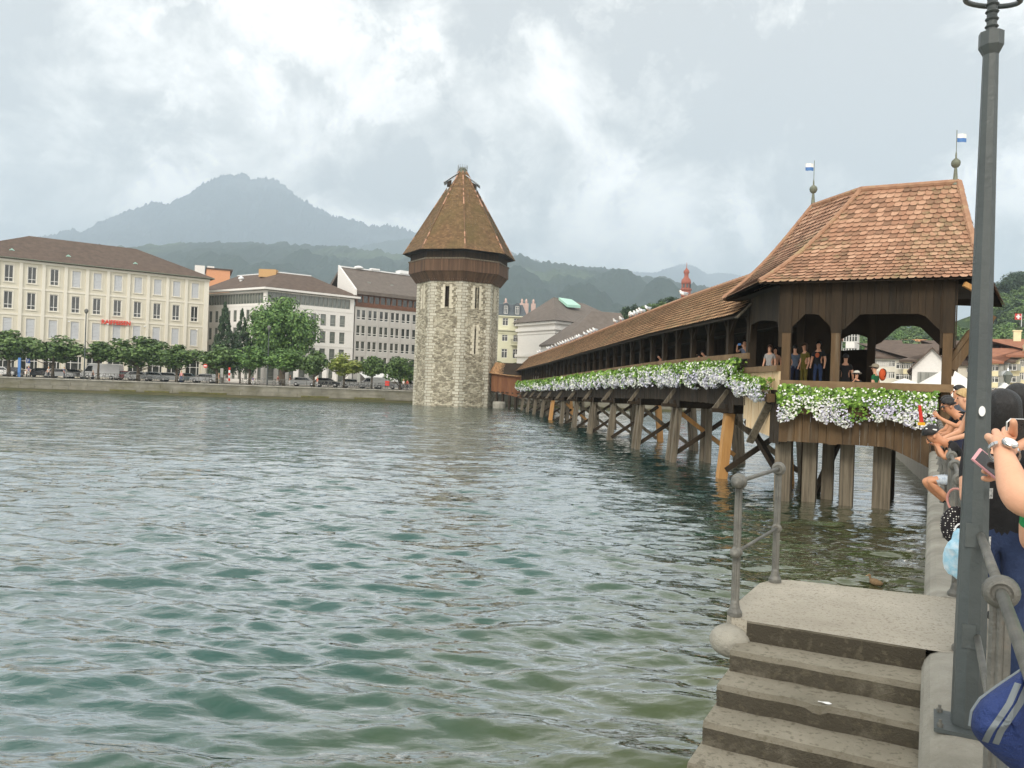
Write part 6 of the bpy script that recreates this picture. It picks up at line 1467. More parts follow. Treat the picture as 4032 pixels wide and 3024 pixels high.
p = lqpx(808, 3); o = empty('traffic_sign', p, 0, 'round red and white no entry sign near the end of the cream block', 'sign'); m_ = MB(); m_.lathe([(.32, 0), (.32, .03)], (0, -.05, 2.7), (0, -1, 0), 20); m_.build('sign_disc', RED, o, False); m_ = MB(); m_.box(-.22, .22, -.1, -.085, 2.63, 2.77); m_.build('sign_bar', WHITEP, o, False); m_ = MB(); m_.tube([(0, 0, 0), (0, 0, 2.9)], .03, 5); m_.build('pole', IRON, o, False)
p = lqpx(1526, 1.2); o = empty('red_crate', (p.x, p.y, QZ), 0, 'bright red box on a pole among the bicycles right of the small van', 'box'); m_ = MB(); m_.box(-.32, .32, -.25, .25, .6, 1.35); m_.build('box', RED, o, False); m_ = MB(); m_.box(-.05, .05, -.05, .05, 0, .6); m_.build('leg', IRON, o, False)
for px in (1165, 1243, 1278, 1318, 1362):
    p = lqpx(px, 20); o = empty('white_pillar', (p.x, p.y, QZ), la, 'white arcade pillar at the foot of the white corner building', 'pillar', 'white arcade pillars'); m_ = MB(); m_.box(-.4, .4, -.4, .4, .2, 4.4); m_.build('shaft', WHITE, o, False); m_ = MB(); m_.box(-.45, .45, -.45, .45, 0, .2); m_.build('base', GREYW, o, False)
# ================================================================ SMALL THINGS
# gulls on the ridge
def gull_template():
    o = empty('seagull', (0, 0, 0))
    m_ = MB(); m_.lathe([(.01, -.2), (.045, -.12), (.075, -.02), (.08, .06), (.055, .13), (.04, .17)], (0, 0, .16), (1, 0, .35), 10); m_.sphere((.15, 0, .27), .05, 8, (1.15, 1, 1), 6)
    m_.build('body', WHITEP, o, False, True)
    m_ = MB(); m_.sphere((-.06, .05, .17), .1, 8, (1.6, .25, .6), 6); m_.sphere((-.06, -.05, .17), .1, 8, (1.6, .25, .6), 6); m_.build('wings', plain('gull_grey', lin(176, 182, 188)), o, False, True)
    m_ = MB(); m_.lathe([(.014, 0), (.002, .06)], (.19, 0, .265), (1, 0, -.15), 6); m_.build('beak', WD_orange, o, False)
    m_ = MB(); m_.tube([(0, .025, .1), (0, .025, 0)], .007, 4); m_.tube([(0, -.025, .1), (0, -.025, 0)], .007, 4); m_.build('legs', RED, o, False)
    return o
gt = gull_template(); first = True
gpx = [2673, 2535, 2512, 2500, 2488, 2478, 2465, 2432, 2408, 2330, 2318, 2308, 2292, 2272, 2265, 2255, 2246, 2238, 2228, 2220, 2210, 2200, 2190, 2178, 2165, 2155, 2148, 2118, 2110]
rg = random.Random(4)
for gi, px in enumerate(gpx):
    # find the ridge place seen at this column
    best = min((abs((lambda q: q.x/q.y)(Rd(l))-(px-2016)/FPX-.0015), l) for l in np.arange(0, 87, .15)); l = best[1]
    if first: o = gt; first = False
    else:
        o = gt.copy(); COL.objects.link(o)
        for c_ in gt.children: d_ = c_.copy(); COL.objects.link(d_); d_.parent = o
    o.location = Rd(l)+Vector((0, 0, .13)); o.rotation_euler = (0, 0, rg.uniform(2, 4.5)); o.scale = (1.25,)*3; tag(o, 'white seagull on the long bridge ridge, %s from the pavilion' % nth(gi), 'seagull', 'seagulls perched on the bridge ridge')
# duck
v = atz(3447, 2298, 0); dk = empty('duck', (v.x, v.y, 0), 2.4, 'small brown duck swimming beyond the stone landing', 'duck')
BR = mat('mottled_brown_feathers', lin(92, 70, 46), lin(140, 116, 84), 30, .8)
m_ = MB(); dk.scale = (.68,)*3; m_.lathe([(.02, -.2), (.06, -.14), (.095, -.02), (.09, .08), (.05, .15)], (0, 0, .045), (1, 0, .12), 12); m_.tube([(.11, 0, .08), (.15, 0, .14), (.16, 0, .18)], [.04, .03, .03], 8); m_.sphere((.17, 0, .2), .042, 10, (1.2, 1, 1), 8); m_.build('body', BR, dk, False, True)
m_ = MB(); m_.hexa([(.2, -.018, .188), (.26, -.02, .178), (.26, .02, .178), (.2, .018, .188), (.2, -.014, .2), (.26, -.016, .185), (.26, .016, .185), (.2, .014, .2)]); m_.build('beak', WD_orange, dk, False)
# white parasols behind the pavilion
def parasol(label, px, ye, yt, Y, rad, group=None):
    e = at(px, ye, Y); t_ = at(px, yt, Y); o = empty('parasol', (e.x, e.y, QZ), .3, label, 'parasol', group); m_ = MB(); V_ = []; n = 8
    for r_, z_ in ((rad, e.z-QZ-.35), (rad, e.z-QZ), (rad*.5, e.z-QZ+(t_.z-e.z)*.45), (.05, t_.z-QZ)): V_ += [(r_*math.cos(2*math.pi*k/n), r_*math.sin(2*math.pi*k/n), z_) for k in range(n)]
    m_.add(V_, [(i*n+k, i*n+(k+1) % n, (i+1)*n+(k+1) % n, (i+1)*n+k) for i in range(3) for k in range(n)]); m_.build('canopy', plain('white_canvas', lin(236, 232, 224), .9), o, False)
    m_ = MB(); m_.tube([(0, 0, 0), (0, 0, t_.z-QZ)], .05, 6); m_.build('pole', IRON, o, False)
parasol('huge white parasol behind the right post of the pavilion', 3730, 1575, 1447, 46, 3.2)
parasol('white parasol right of the lamp post', 3955, 1592, 1508, 40, 1.35)
parasol('white parasol between the pavilion posts, lower and farther', 3560, 1545, 1490, 60, 3.0)
# dark metal fence on the bank behind the crowd
fe = empty('bank_fence', Q(38, 2.5, QZ), 0, 'dark metal fence under the white parasols behind the crowd', 'fence')
m_ = MB(); a, b = at(3745, 1600, 38), at(3905, 1600, 36)
for k in range(12): p = a.lerp(b, k/11); m_.tube([(p.x, p.y, QZ), (p.x, p.y, 3.3)], .03, 5)
m_.tube([(a.x, a.y, 3.3), (b.x, b.y, 3.3)], .05, 5); m_.build('bars', LAMPP, fe)
# small old lantern on the right bank
v = at(3966, 1545, 50); o = empty('street_lantern', (v.x, v.y, QZ), 0, 'black old fashioned street lantern in front of the cream gabled town house', 'street lamp')
m_ = MB(); m_.tube([(0, 0, 0), (0, 0, 2.6)], .05, 6); m_.build('pole', LAMPP, o, False); m_ = MB(); m_.lathe([(.1, 2.6), (.28, 3.2), (.1, 3.45), (.03, 3.65)], seg=6); m_.build('lantern', GLASS2, o, False)
# ================================================================ PEOPLE
SHADES = DARKG
def skinned(name, verts, edges, radii, sub=2):
    me = bpy.data.meshes.new(name); me.from_pydata([tuple(v) for v in verts], edges, []); ob = bpy.data.objects.new(name+'_tmp', me); COL.objects.link(ob)
    sk = ob.modifiers.new('Skin', 'SKIN'); sk.use_smooth_shade = True; sk.branch_smoothing = .3
    if not me.skin_vertices: raise RuntimeError('no skin layer')
    for i, r in enumerate(radii):
        sv = me.skin_vertices[0].data[i]; sv.radius = (r if isinstance(r, tuple) else (r, r)); sv.use_root = (i == 0)
    ss = ob.modifiers.new('Sub', 'SUBSURF'); ss.levels = sub; ss.render_levels = sub
    bpy.context.view_layer.update(); dg = bpy.context.evaluated_depsgraph_get()
    out = bpy.data.meshes.new_from_object(ob.evaluated_get(dg)); bpy.data.objects.remove(ob); out.name = name
    out.polygons.foreach_set('use_smooth', [True]*len(out.polygons)); return out
STAND = dict(pelvis=(0, 0, .93), waist=(0, .01, 1.10), chest=(0, .0, 1.31), neck=(0, -.01, 1.47), jaw=(0, .03, 1.55), head=(0, .02, 1.635), crown=(0, .0, 1.70),
    shL=(-.165, -.01, 1.40), elL=(-.23, -.03, 1.12), wrL=(-.24, .07, .89), haL=(-.235, .10, .82), shR=(.165, -.01, 1.40), elR=(.23, -.03, 1.12), wrR=(.24, .07, .89), haR=(.235, .10, .82),
    hiL=(-.09, 0, .88), knL=(-.10, .02, .49), anL=(-.10, -.02, .09), toL=(-.11, .13, .035), hiR=(.09, 0, .88), knR=(.10, .02, .49), anR=(.10, -.02, .09), toR=(.11, .13, .035))
CH = [('pelvis', 'waist'), ('waist', 'chest'), ('chest', 'neck'), ('neck', 'jaw'), ('jaw', 'head'), ('head', 'crown')]
for s_ in 'LR': CH += [('chest', 'sh'+s_), ('sh'+s_, 'el'+s_), ('el'+s_, 'wr'+s_), ('wr'+s_, 'ha'+s_), ('pelvis', 'hi'+s_), ('hi'+s_, 'kn'+s_), ('kn'+s_, 'an'+s_), ('an'+s_, 'to'+s_)]
RAD = dict(pelvis=(.135, .105), waist=(.125, .095), chest=(.15, .105), neck=.052, jaw=(.058, .068), head=(.074, .092), crown=(.06, .07), sh=.062, el=.043, wr=.028, ha=.034, hi=.085, kn=.058, an=.04, to=.035)
def human(label, loc, face, shirt, pants, skin=None, hair=None, hairstyle='short', H=1.7, pose=None, sleeves='short', shorts=False, shoes=None, fingers=False, group=None, glasses=False, hat=None, sub=2, girth=1.0, dress=None):
    """face: direction the figure faces, radians counter-clockwise from +Y"""
    skin = skin or SKIN; hair = hair or BLACKH; shoes = shoes or RUBBER
    J = {k: Vector(v) for k, v in STAND.items()}; pose = dict(pose or {}); look = pose.pop('look', None)
    for k, v in (pose or {}).items(): J[k] = Vector(v)
    sc = H/1.75
    o = empty('person', loc, face, label, 'person', group); o.scale = (sc, sc, sc)
    names = ['pelvis']+[k for k in J if k != 'pelvis']; idx = {k: i for i, k in enumerate(names)}
    V = [J[k] for k in names]; E = [(idx[a], idx[b]) for a, b in CH]
    rad = [RAD.get(k, RAD.get(k[:2])) for k in names]
    rad = [tuple(x*girth for x in r) if isinstance(r, tuple) else (r*(girth if k[:2] in ('sh', 'hi') else 1)) for r, k in zip(rad, names)]
    tags = list(names)
    # nose
    hf = (J['head']-J['crown']*0-J['head']).length
    up = (J['crown']-J['jaw']).normalized(); 
    fw = Vector((0, 1, 0)); fw = (fw-up*fw.dot(up)); fw = fw.normalized() if fw.length > .1 else Vector((0, 0, -1))
    if look: fw = (Vector(look)-up*Vector(look).dot(up)).normalized()
    if fingers:
        for s_ in 'LR':
            w, h = J['wr'+s_], J['ha'+s_]; d = (h-w).normalized(); sg = -1 if s_ == 'L' else 1
            side_ = d.cross(Vector((1, 0, 0)) if abs(d.x) < .8 else Vector((0, 0, 1))).normalized(); palm = d.cross(side_).normalized()
            for q in range(4):
                b0 = h+side_*(.024*(q-1.5))*.9; ln = (.062, .074, .07, .055)[q]
                p1 = b0+d*ln*.55+palm*.006; p2 = p1+d*ln*.35+palm*.022
                n0 = len(V); V += [p1, p2]; E += [(idx['ha'+s_], n0), (n0, n0+1)]; rad += [.0095, .0075]; tags += ['ha', 'ha']
            t1 = h-d*.02+side_*.045; n0 = len(V); V += [t1, t1+d*.035+side_*.008]; E += [(idx['ha'+s_], n0), (n0, n0+1)]; rad += [.011, .009]; tags += ['ha', 'ha']
    me = skinned('body', V, E, rad, sub)
    for m_ in (skin, shirt, pants, shoes): me.materials.append(m_)
    seg = [(Vector(V[a]), Vector(V[b]), tags[a], tags[b]) for a, b in E]
    def which(p):
        best = None
        for a, b, ta, tb in seg:
            ab = b-a; t = max(0, min(1, (p-a).dot(ab)/max(ab.length_squared, 1e-9))); d = (p-a-ab*t).length
            if best is None or d < best[0]: best = (d, ta, tb, t)
        _, ta, tb, t = best; k = tb[:2]
        if tb in ('jaw', 'head', 'crown', 'ha') or ta == 'ha': return 0
        if tb == 'neck': return 1 if t < .62 else 0
        if (tb == 'waist' or k == 'hi') and J['waist'].z > J['pelvis'].z+.12: return 1 if p.z > J['pelvis'].z+.02 else 2
        if tb in ('waist', 'chest') or k == 'sh': return 1
        if k == 'el': return 1 if (sleeves == 'long' or (sleeves == 'short' and t < .55) or (sleeves == 'none' and t < .05)) else 0
        if k == 'wr': return 1 if sleeves == 'long' else 0
        if k == 'ha': return 0
        if k in ('hi',): return 2
        if k == 'kn': return 2 if not shorts or t < .75 else 0
        if k == 'an': return 0 if shorts else 2
        if k == 'to': return 3
        return 2
    mi = [which(p.center) for p in me.polygons]; me.polygons.foreach_set('material_index', mi); me.update()
    bo = bpy.data.objects.new('body', me); COL.objects.link(bo); bo.parent = o
    hc = J['head']*.55+J['crown']*.45; rt = fw.cross(up).normalized()
    def hp(x, y, z): return hc+rt*x+fw*y+up*z
    # hair shell
    mb = MB(); n, m_ = 14, 9
    rows_ = []
    low = {'short': .0, 'long': -.13, 'bun': -.02, 'bald': .05}[hairstyle]
    for i in range(m_+1):
        th = (math.pi*.62)*i/m_; r_ = []
        for k in range(n):
            ph = 2*math.pi*k/n; front = max(0, math.sin(ph)); thf = th*(1-.36*front)
            x, y, z = .098*math.sin(thf)*math.cos(ph), .112*math.sin(thf)*math.sin(ph)-.006, .1*math.cos(thf)
            if low < -.1 and i >= m_-2 and front < .4: z -= (.07+.05*(i-m_+2)); x *= 1.08
            r_.append(hp(x, y, z+.03))
        rows_.append(r_)
    Vh = [p for r_ in rows_ for p in r_]; mb.add(Vh, [(i*n+k, i*n+(k+1) % n, (i+1)*n+(k+1) % n, (i+1)*n+k) for i in range(m_) for k in range(n)])
    if hairstyle == 'bun': c = hp(0, -.12, .02); mb.sphere(c, .05, 10); mb.tube([hp(0, -.13, .0), hp(0, -.16, -.07), hp(.01, -.15, -.14)], [.03, .035, .01], 8)
    mb.build('hair', hair, o, False, True)
    # face: nose, eyes, mouth, ears
    mb = MB(); mb.tube([hp(0, .085, -.005), hp(0, .102, -.035), hp(0, .112, -.05), hp(0, .09, -.058)], [.007, .011, .014, .009], 8); mb.build('nose', skin, o, False, True)
    if sub > 1:
        for sg in (-1, 1): mb = MB(); mb.sphere(hp(sg*.083, .0, -.03), .022, 8, (.5, 1, 1.3), 6); mb.build('ear', skin, o, False, True)
    mb = MB()
    for sg in (-1, 1): mb.sphere(hp(sg*.032, .083, -.012), .0115, 8, (1.2, .8, .8), 6)
    mb.build('eyes', DARKG, o, False, True)
    mb = MB(); mb.tube([hp(-.024, .085, -.085), hp(0, .094, -.083), hp(.024, .085, -.085)], [.003, .007, .003], 6); mb.build('mouth', plain('lips', lin(168, 92, 80)) if 'lips' not in MATS else MATS['lips'], o, False, True)
    if glasses:
        mb = MB()
        for sg in (-1, 1): mb.sphere(hp(sg*.034, .098, -.012), .03, 10, (1, .35, .75), 6); mb.tube([hp(sg*.064, .09, -.008), hp(sg*.092, .0, -.012)], .004, 4)
        mb.tube([hp(-.012, .108, -.008), hp(.012, .108, -.008)], .004, 4); mb.build('sunglasses', DARKG, o, False, True)
    if hat:
        mb = MB(); brim = .17 if hat[1] == 'brim' else .0
        mb.lathe([(.118, 0), (.12, .04), (.1, .09), (.05, .115), (.0, .12)], hp(0, -.005, .035), up, 16)
        if brim: mb.lathe([(.115, 0), (.19, -.015), (.19, -.007), (.115, .01)], hp(0, 0, .04), up, 18)
        else: mb.hexa([hp(-.07, .08, .03), hp(.07, .08, .03), hp(.06, .19, .02), hp(-.06, .19, .02), hp(-.07, .08, .045), hp(.07, .08, .045), hp(.06, .19, .03), hp(-.06, .19, .03)])
        mb.build('hat', hat[0], o, False)
    return o, J
NAVY = cloth(36, 42, 66); BLK = cloth(26, 26, 28); DENIM = mat('denim', lin(60, 92, 136), lin(104, 140, 184), 14, .9, .4, bscale=60); DENIMD = mat('dark_denim', lin(30, 44, 74), lin(44, 60, 94), 14, .9, .4, bscale=60)
LEAN = dict(waist=(0, .06, 1.08), chest=(0, .2, 1.25), neck=(0, .3, 1.38), jaw=(0, .38, 1.43), head=(0, .42, 1.51), crown=(0, .42, 1.58), shL=(-.165, .2, 1.33), shR=(.165, .2, 1.33),
    elL=(-.22, .33, 1.06), wrL=(-.08, .5, 1.0), haL=(-.02, .54, .99), elR=(.22, .33, 1.06), wrR=(.1, .52, 1.0), haR=(.04, .56, .99))
def facing(dx, dy): return math.atan2(-dx, dy)
WATERWARD = facing(-QC, QS)
ALONG = facing(QS, QC)
grp_q = None
# --- crowd by the railing, near to far
def qp(s, t, z=QZ): return Q(s, t, z)
# blonde woman in beige top
human('blonde woman in a beige sleeveless top at the quay railing', qp(12.6, .62), WATERWARD+.2, cloth(196, 176, 152), cloth(150, 140, 130), SKIN, BLONDE, 'bun', 1.70,
      dict(LEAN, chest=(0, .12, 1.31), neck=(0, .17, 1.45), jaw=(0, .22, 1.52), head=(0, .24, 1.60), crown=(0, .23, 1.67), shL=(-.165, .12, 1.39), shR=(.165, .12, 1.39), elL=(-.24, .2, 1.12), elR=(.25, .2, 1.14)), sleeves='none', fingers=True)
human('boy in a black t-shirt and camouflage shorts crouching with knees pushed through the railing', qp(11.75, .45), WATERWARD+.1, BLK, mat('camouflage_cloth', lin(96, 118, 150), lin(196, 204, 210), 14, .9, c3=lin(64, 84, 112)), SKIN2, BLACKH, 'short', 1.75,
      dict(pelvis=(0, .02, .56), waist=(0, .06, .70), chest=(0, .16, .90), neck=(0, .27, 1.0), jaw=(0, .34, 1.01), head=(0, .41, 1.06), crown=(0, .44, 1.12), look=(0, .7, -.6), shL=(-.15, .17, .97), shR=(.15, .17, .97), elL=(-.24, .30, .80), wrL=(-.1, .36, .93), haL=(-.04, .37, .96), elR=(.24, .30, .80), wrR=(.1, .36, .93), haR=(.04, .37, .96),
           hiL=(-.09, .06, .54), knL=(-.13, .47, .50), anL=(-.1, .22, .27), toL=(-.1, .12, .20), hiR=(.09, .06, .54), knR=(.10, .50, .47), anR=(.09, .25, .24), toR=(.09, .14, .18)), shorts=True, fingers=True)
bo_ = [o for o in bpy.data.objects if o.get('label', '').startswith('boy in a black')][0]
mb = MB(); mb.tube([(-.09, .38, 1.15), (-.06, .50, 1.16), (.06, .50, 1.16), (.09, .38, 1.15)], .011, 6); mb.build('sunglasses', WHITEP, bo_, False)
human('man in sunglasses and dark shirt holding a red and yellow flag beside the flowers', qp(14.3, .62), WATERWARD+.35, BLK, NAVY, SKIN2, BLACKH, 'short', 1.66,
      dict(LEAN, elL=(-.3, .4, 1.2), wrL=(-.22, .62, 1.32), haL=(-.2, .68, 1.38)), glasses=True, fingers=True)
ff = Q(14.3, -.12, 0); fl_o = empty('hand_flag', (ff.x, ff.y, QZ+1.1), 0, 'small red and yellow paper flag held up beside the flower box', 'flag')
for z0, z1, w, mt in ((.07, .34, .03, RED), (.02, .068, .055, plain('yellow_cloth', lin(236, 180, 44)))):
    mb = MB(); mb.hexa([(-w, -.01, z0), (w, -.01, z0), (w, .01, z0), (-w, .01, z0), (-w*2, -.01, z1), (-w*.7, -.01, z1), (-w*.7, .01, z1), (-w*2, .01, z1)]) if mt is RED else mb.box(-w, w, -.012, .012, z0, z1)
    mb.build('flag_cloth', mt, fl_o, False)
human('dark haired man in a black shirt standing behind the man with the flag', qp(15.6, .62), WATERWARD+.4, BLK, NAVY, SKIN2, BLACKH, 'short', 1.7, LEAN)
human('man with short dark hair looking left above the blonde woman', qp(16.6, .45), WATERWARD+.2, cloth(84, 88, 96), NAVY, SKIN2, BLACKH, 'short', 1.78)
human('person in a white and pink top half hidden behind the lamp post', qp(10.4, .95), WATERWARD+.1, cloth(226, 200, 206), DENIMD, SKIN, BROWNH, 'long', 1.58, LEAN)
human('woman in a dark top leaning on the railing just left of the lamp post', qp(9.7, .80), WATERWARD+.1, cloth(40, 42, 48), BLK, SKIN, BROWNH, 'long', 1.62,
      dict(LEAN, head=(0, .36, 1.54), crown=(0, .36, 1.61), elL=(-.22, .3, 1.05), wrL=(-.14, .5, .98), haL=(-.12, .56, .98)), fingers=True)
for s_, t_, H_, c_, fa_c, lb in ((18.4, .50, 1.68, (196, 196, 200), .2, 'man in a pale grey shirt farther along the quay railing'), (20.0, .85, 1.74, (60, 66, 90), 1.2, 'man in a navy shirt walking along the quay near the pavilion'), (21.6, .55, 1.62, (190, 80, 70), .3, 'woman in a red top at the railing under the pavilion end'), (23.6, 1.0, 1.7, (220, 214, 200), 2.6, 'person in a cream top standing beside the pavilion entrance'), (13.4, 1.05, 1.72, (90, 84, 80), .6, 'man in a brown shirt standing behind the blonde woman')):
    human(lb, qp(s_, t_), WATERWARD+fa_c, cloth(*c_), NAVY, SKIN, BROWNH if H_ < 1.7 else BLACKH, 'short', H_, sub=1)
# woman behind the lamp with polka dots, jeans, turquoise shoe
def dots(t, vec, c):
    v = nd(t, 'ShaderNodeTexVoronoi', Scale=60.0); v.inputs['Randomness'].default_value = .15; lk(t, vec, v.inputs['Vector'])
    k = mathn(t, 'LESS_THAN', v.outputs['Distance'], .26); return mixc(t, k, c, lin(228, 224, 216))
POLKA = mat('polka_dot_cloth', lin(30, 26, 28), lin(36, 32, 34), 5, .9, extra=dots)
pw, J_ = human('woman in rolled jeans and turquoise shoes almost hidden behind the lamp post', qp(6.35, .42), ALONG+.05, cloth(40, 38, 42), DENIM, SKIN, BROWNH, 'long', 1.6,
      dict(elL=(-.22, .0, 1.12), wrL=(-.10, .22, 1.02), haL=(-.04, .28, 1.0)), sleeves='none', shoes=plain('turquoise_shoes', lin(130, 208, 214)), fingers=True)
bg_ = empty('handbag', qp(6.5, .19, QZ+.66), 0, 'black handbag with white polka dots and pink strap hanging by the railing', 'handbag')
mb = MB(); mb.sphere((0, 0, 0), .13, 14, (.9, .45, 1.05), 10); mb.build('bag_body', POLKA, bg_, False, True)
mb = MB(); mb.torus((0, 0, .17), .09, .008, (1, .3, .1), 18, 6); mb.build('strap', plain('pink_leather', lin(206, 146, 136)), bg_, False)
mb = MB(); mb.tube([(.02, -.08, .06), (.03, -.085, -.06)], [.012, .006], 6); mb.build('tassel', plain('gold_metal', lin(214, 180, 120), .3, 1), bg_, False)
pb = empty('plastic_bag', qp(6.2, .21, QZ+.50), 0, 'crumpled white and pale blue plastic bag beside the lamp post', 'bag')
me_ = MB(); me_.sphere((0, 0, 0), .12, 16, (.85, .6, 1.4), 12); m2 = me_.mesh('bag_body', False)
for v in m2.vertices: v.co *= 1+.28*mnoise.noise(v.co*14)
link('bag_body', m2, mat('thin_plastic', lin(226, 232, 236), lin(150, 200, 222), 9, .35, c3=lin(236, 238, 240)), pb, False)
mb = MB(); mb.torus((0, 0, .17), .045, .006, (0, 1, 0), 12, 5); mb.build('handles', WHITEP, pb, False)
# woman with black hair close to the lamp post, pink phone
pA_, J_ = human('black haired woman in black top and dark jeans behind the lamp post', qp(5.03, .345), ALONG+.1, BLK, DENIMD, SKIN, BLACKH, 'long', 1.58,
      dict(elL=(-.20, -.22, 1.13), wrL=(-.17, -.42, 1.28), haL=(-.16, -.48, 1.33), elR=(.10, -.42, 1.03), wrR=(-.02, -.48, 1.25), haR=(-.06, -.5, 1.31), shR=(.15, -.06, 1.38)), sleeves='short', fingers=True, girth=1.1, sub=3)
ph = empty('mobile_phone', at(3893, 1829, 2.3), .5, 'pink edged phone held low beside the lamp post under the raised hand', 'phone')
mb = MB(); mb.box(-.030, .030, -.004, .004, -.055, .055); mb.build('phone_case', plain('pink_plastic', lin(232, 170, 176), .35), ph, False); mb = MB(); mb.box(-.026, .026, -.0062, -.0042, -.046, .046); mb.build('screen', DARKG, ph, False); ph.rotation_euler = (R(-35), R(-38), R(30)); ph.scale = (.82,)*3
human('second black haired woman at the right edge with her head above the raised hand', qp(6.48, .53), ALONG+.1, cloth(60, 54, 56), DENIMD, SKIN, BLACKH, 'long', 1.64, sleeves='short')
human('person in a green top and light blue jeans at the right edge', qp(3.45, .49), ALONG+.0, cloth(24, 130, 70), DENIM, SKIN, BLACKH, 'short', 1.52,
      dict(elL=(-.17, .12, 1.16), wrL=(.02, .26, 1.22), haL=(.08, .28, 1.25), elR=(.24, .1, 1.1), wrR=(.14, .3, 1.16), haR=(.1, .36, 1.2)), sleeves='short')
# --- people in the pavilion and on the bridge
def inside(label, px, s, H, shirt, pants, face, z=FZ, **k):
    a_, _ = ray(px, 1420); Y = s/(a_*QS+QC); return human(label, (a_*Y, Y, z), face, shirt, pants, H=H, **k)[0]
IN = [('visitor in a green shirt and grey cap with an orange backpack in the pavilion', 3447, 28.4, 1.66, cloth(24, 104, 62), NAVY, ALONG+1.2, dict(hat=(cloth(170, 160, 140), 'cap'))),
      ('visitor in black with a wide white sun hat raising a camera', 3375, 27.9, 1.42, BLK, BLK, WATERWARD+1.9, dict(hat=(cloth(226, 222, 210), 'brim'), glasses=True, pose=dict(elR=(.27, .12, 1.18), wrR=(.13, .24, 1.44), haR=(.08, .24, 1.5)))),
      ('visitor in a dark t-shirt with an orange print and blue jeans', 3222, 28.6, 1.76, cloth(30, 32, 36), DENIMD, ALONG+2.9, {}),
      ('visitor in a long mustard yellow dress', 3168, 28.9, 1.70, cloth(104, 94, 28), cloth(104, 94, 28), ALONG+2.4, dict(hairstyle='long', hair=BROWNH)),
      ('visitor in a light blue shirt in the pavilion', 3130, 29.2, 1.64, cloth(100, 114, 134), NAVY, ALONG+.4, dict(hairstyle='short')),
      ('visitor in dark clothing behind the second pavilion post', 3330, 29.2, 1.78, BLK, BLK, ALONG, {}),
      ('visitor in a white top left of the first pavilion post', 3030, 30.3, 1.66, cloth(170, 166, 162), DENIMD, WATERWARD+1.3, dict(hairstyle='long', hair=BROWNH)),
      ('visitor in light jeans next to the white top on the bridge', 3052, 30.6, 1.6, cloth(196, 150, 120), DENIM, WATERWARD+1.6, {})]
for lab, px, s_, H_, sh_, pa_, fa_, kw in IN: inside(lab, px, s_+(.9 if px in (3222, 3168, 3130) else 0), H_, sh_, pa_, fa_, z=3.58 if px < 3300 else FZ+(.25 if px == 3330 else 0), sub=1, group='visitors inside the pavilion', **kw)
gv = at(3475, 1475, 26.1); bk_ = empty('backpack', (gv.x, gv.y, gv.z), .3, 'bright orange backpack worn by the visitor in the green shirt', 'backpack')
mb = MB(); mb.sphere((0, 0, 0), .17, 12, (.75, .55, 1.2), 10); mb.build('bag_body', plain('orange_nylon', lin(226, 96, 44)), bk_, False, True); mb = MB(); mb.torus((0, -.02, .05), .14, .015, (1, 0, 0), 12, 5); mb.build('strap', RUBBER, bk_, False)
op = at(3217, 1430, 26.9)
tf_ = [o for o in bpy.data.objects if o.get('label', '').startswith('visitor in a dark t-shirt')][0]; mb = MB(); mb.sphere((0, .105, 1.28), .08, 10, (.9, .3, 1.1), 8); mb.build('orange_print', plain('orange_print', lin(186, 92, 50)), tf_, False)
BRF = facing(-BN.x, -BN.y)
for (px, l, H_, col, lab, ps) in ((2925, 1.3, 1.72, (120, 128, 148), 'man in a grey blue shirt holding a blue phone on the long bridge', True), (2752, 8.0, 1.66, (84, 84, 70), 'woman in an olive top at the bridge handrail, left of two children', False), (2768, 7.2, 1.25, (90, 70, 60), 'small child peeking over the bridge handrail', False), (2784, 6.5, 1.4, (214, 214, 216), 'child in a white top at the bridge handrail', False), (2610, 15.6, 1.5, (190, 140, 120), 'visitor with bare arms far along the long bridge', False)):
    best = min((abs((lambda q: q.x/q.y)(Bp(l_, .55, 4))-ray(px, 1420)[0]), l_) for l_ in np.arange(.4, 40, .05))[1]
    p = Bp(best, .62, 3.86); pose = dict(elL=(-.26, .18, 1.26), wrL=(-.14, .3, 1.5), haL=(-.1, .31, 1.56), elR=(.26, .18, 1.26), wrR=(.14, .3, 1.5), haR=(.1, .31, 1.56)) if ps else LEAN
    pz = 3.86 if H_ > 1.6 else 3.86+.12
    ob_, _ = human(lab, (p.x, p.y, pz+dz(best)), BRF+(.5 if ps else .3), cloth(*col), NAVY, SKIN, BLACKH, 'short', H_, pose, sub=1, sleeves='short')
    if ps:
        mb = MB(); mb.box(-.075, .075, .33, .342, 1.52, 1.61); pm_ = mb.build('phone_tmp', BLUEP, None); pm_.name = 'mobile_phone'; pm_.matrix_world = matw(ob_); tag(pm_, 'blue phone held up by the man at the near end of the bridge', 'phone')
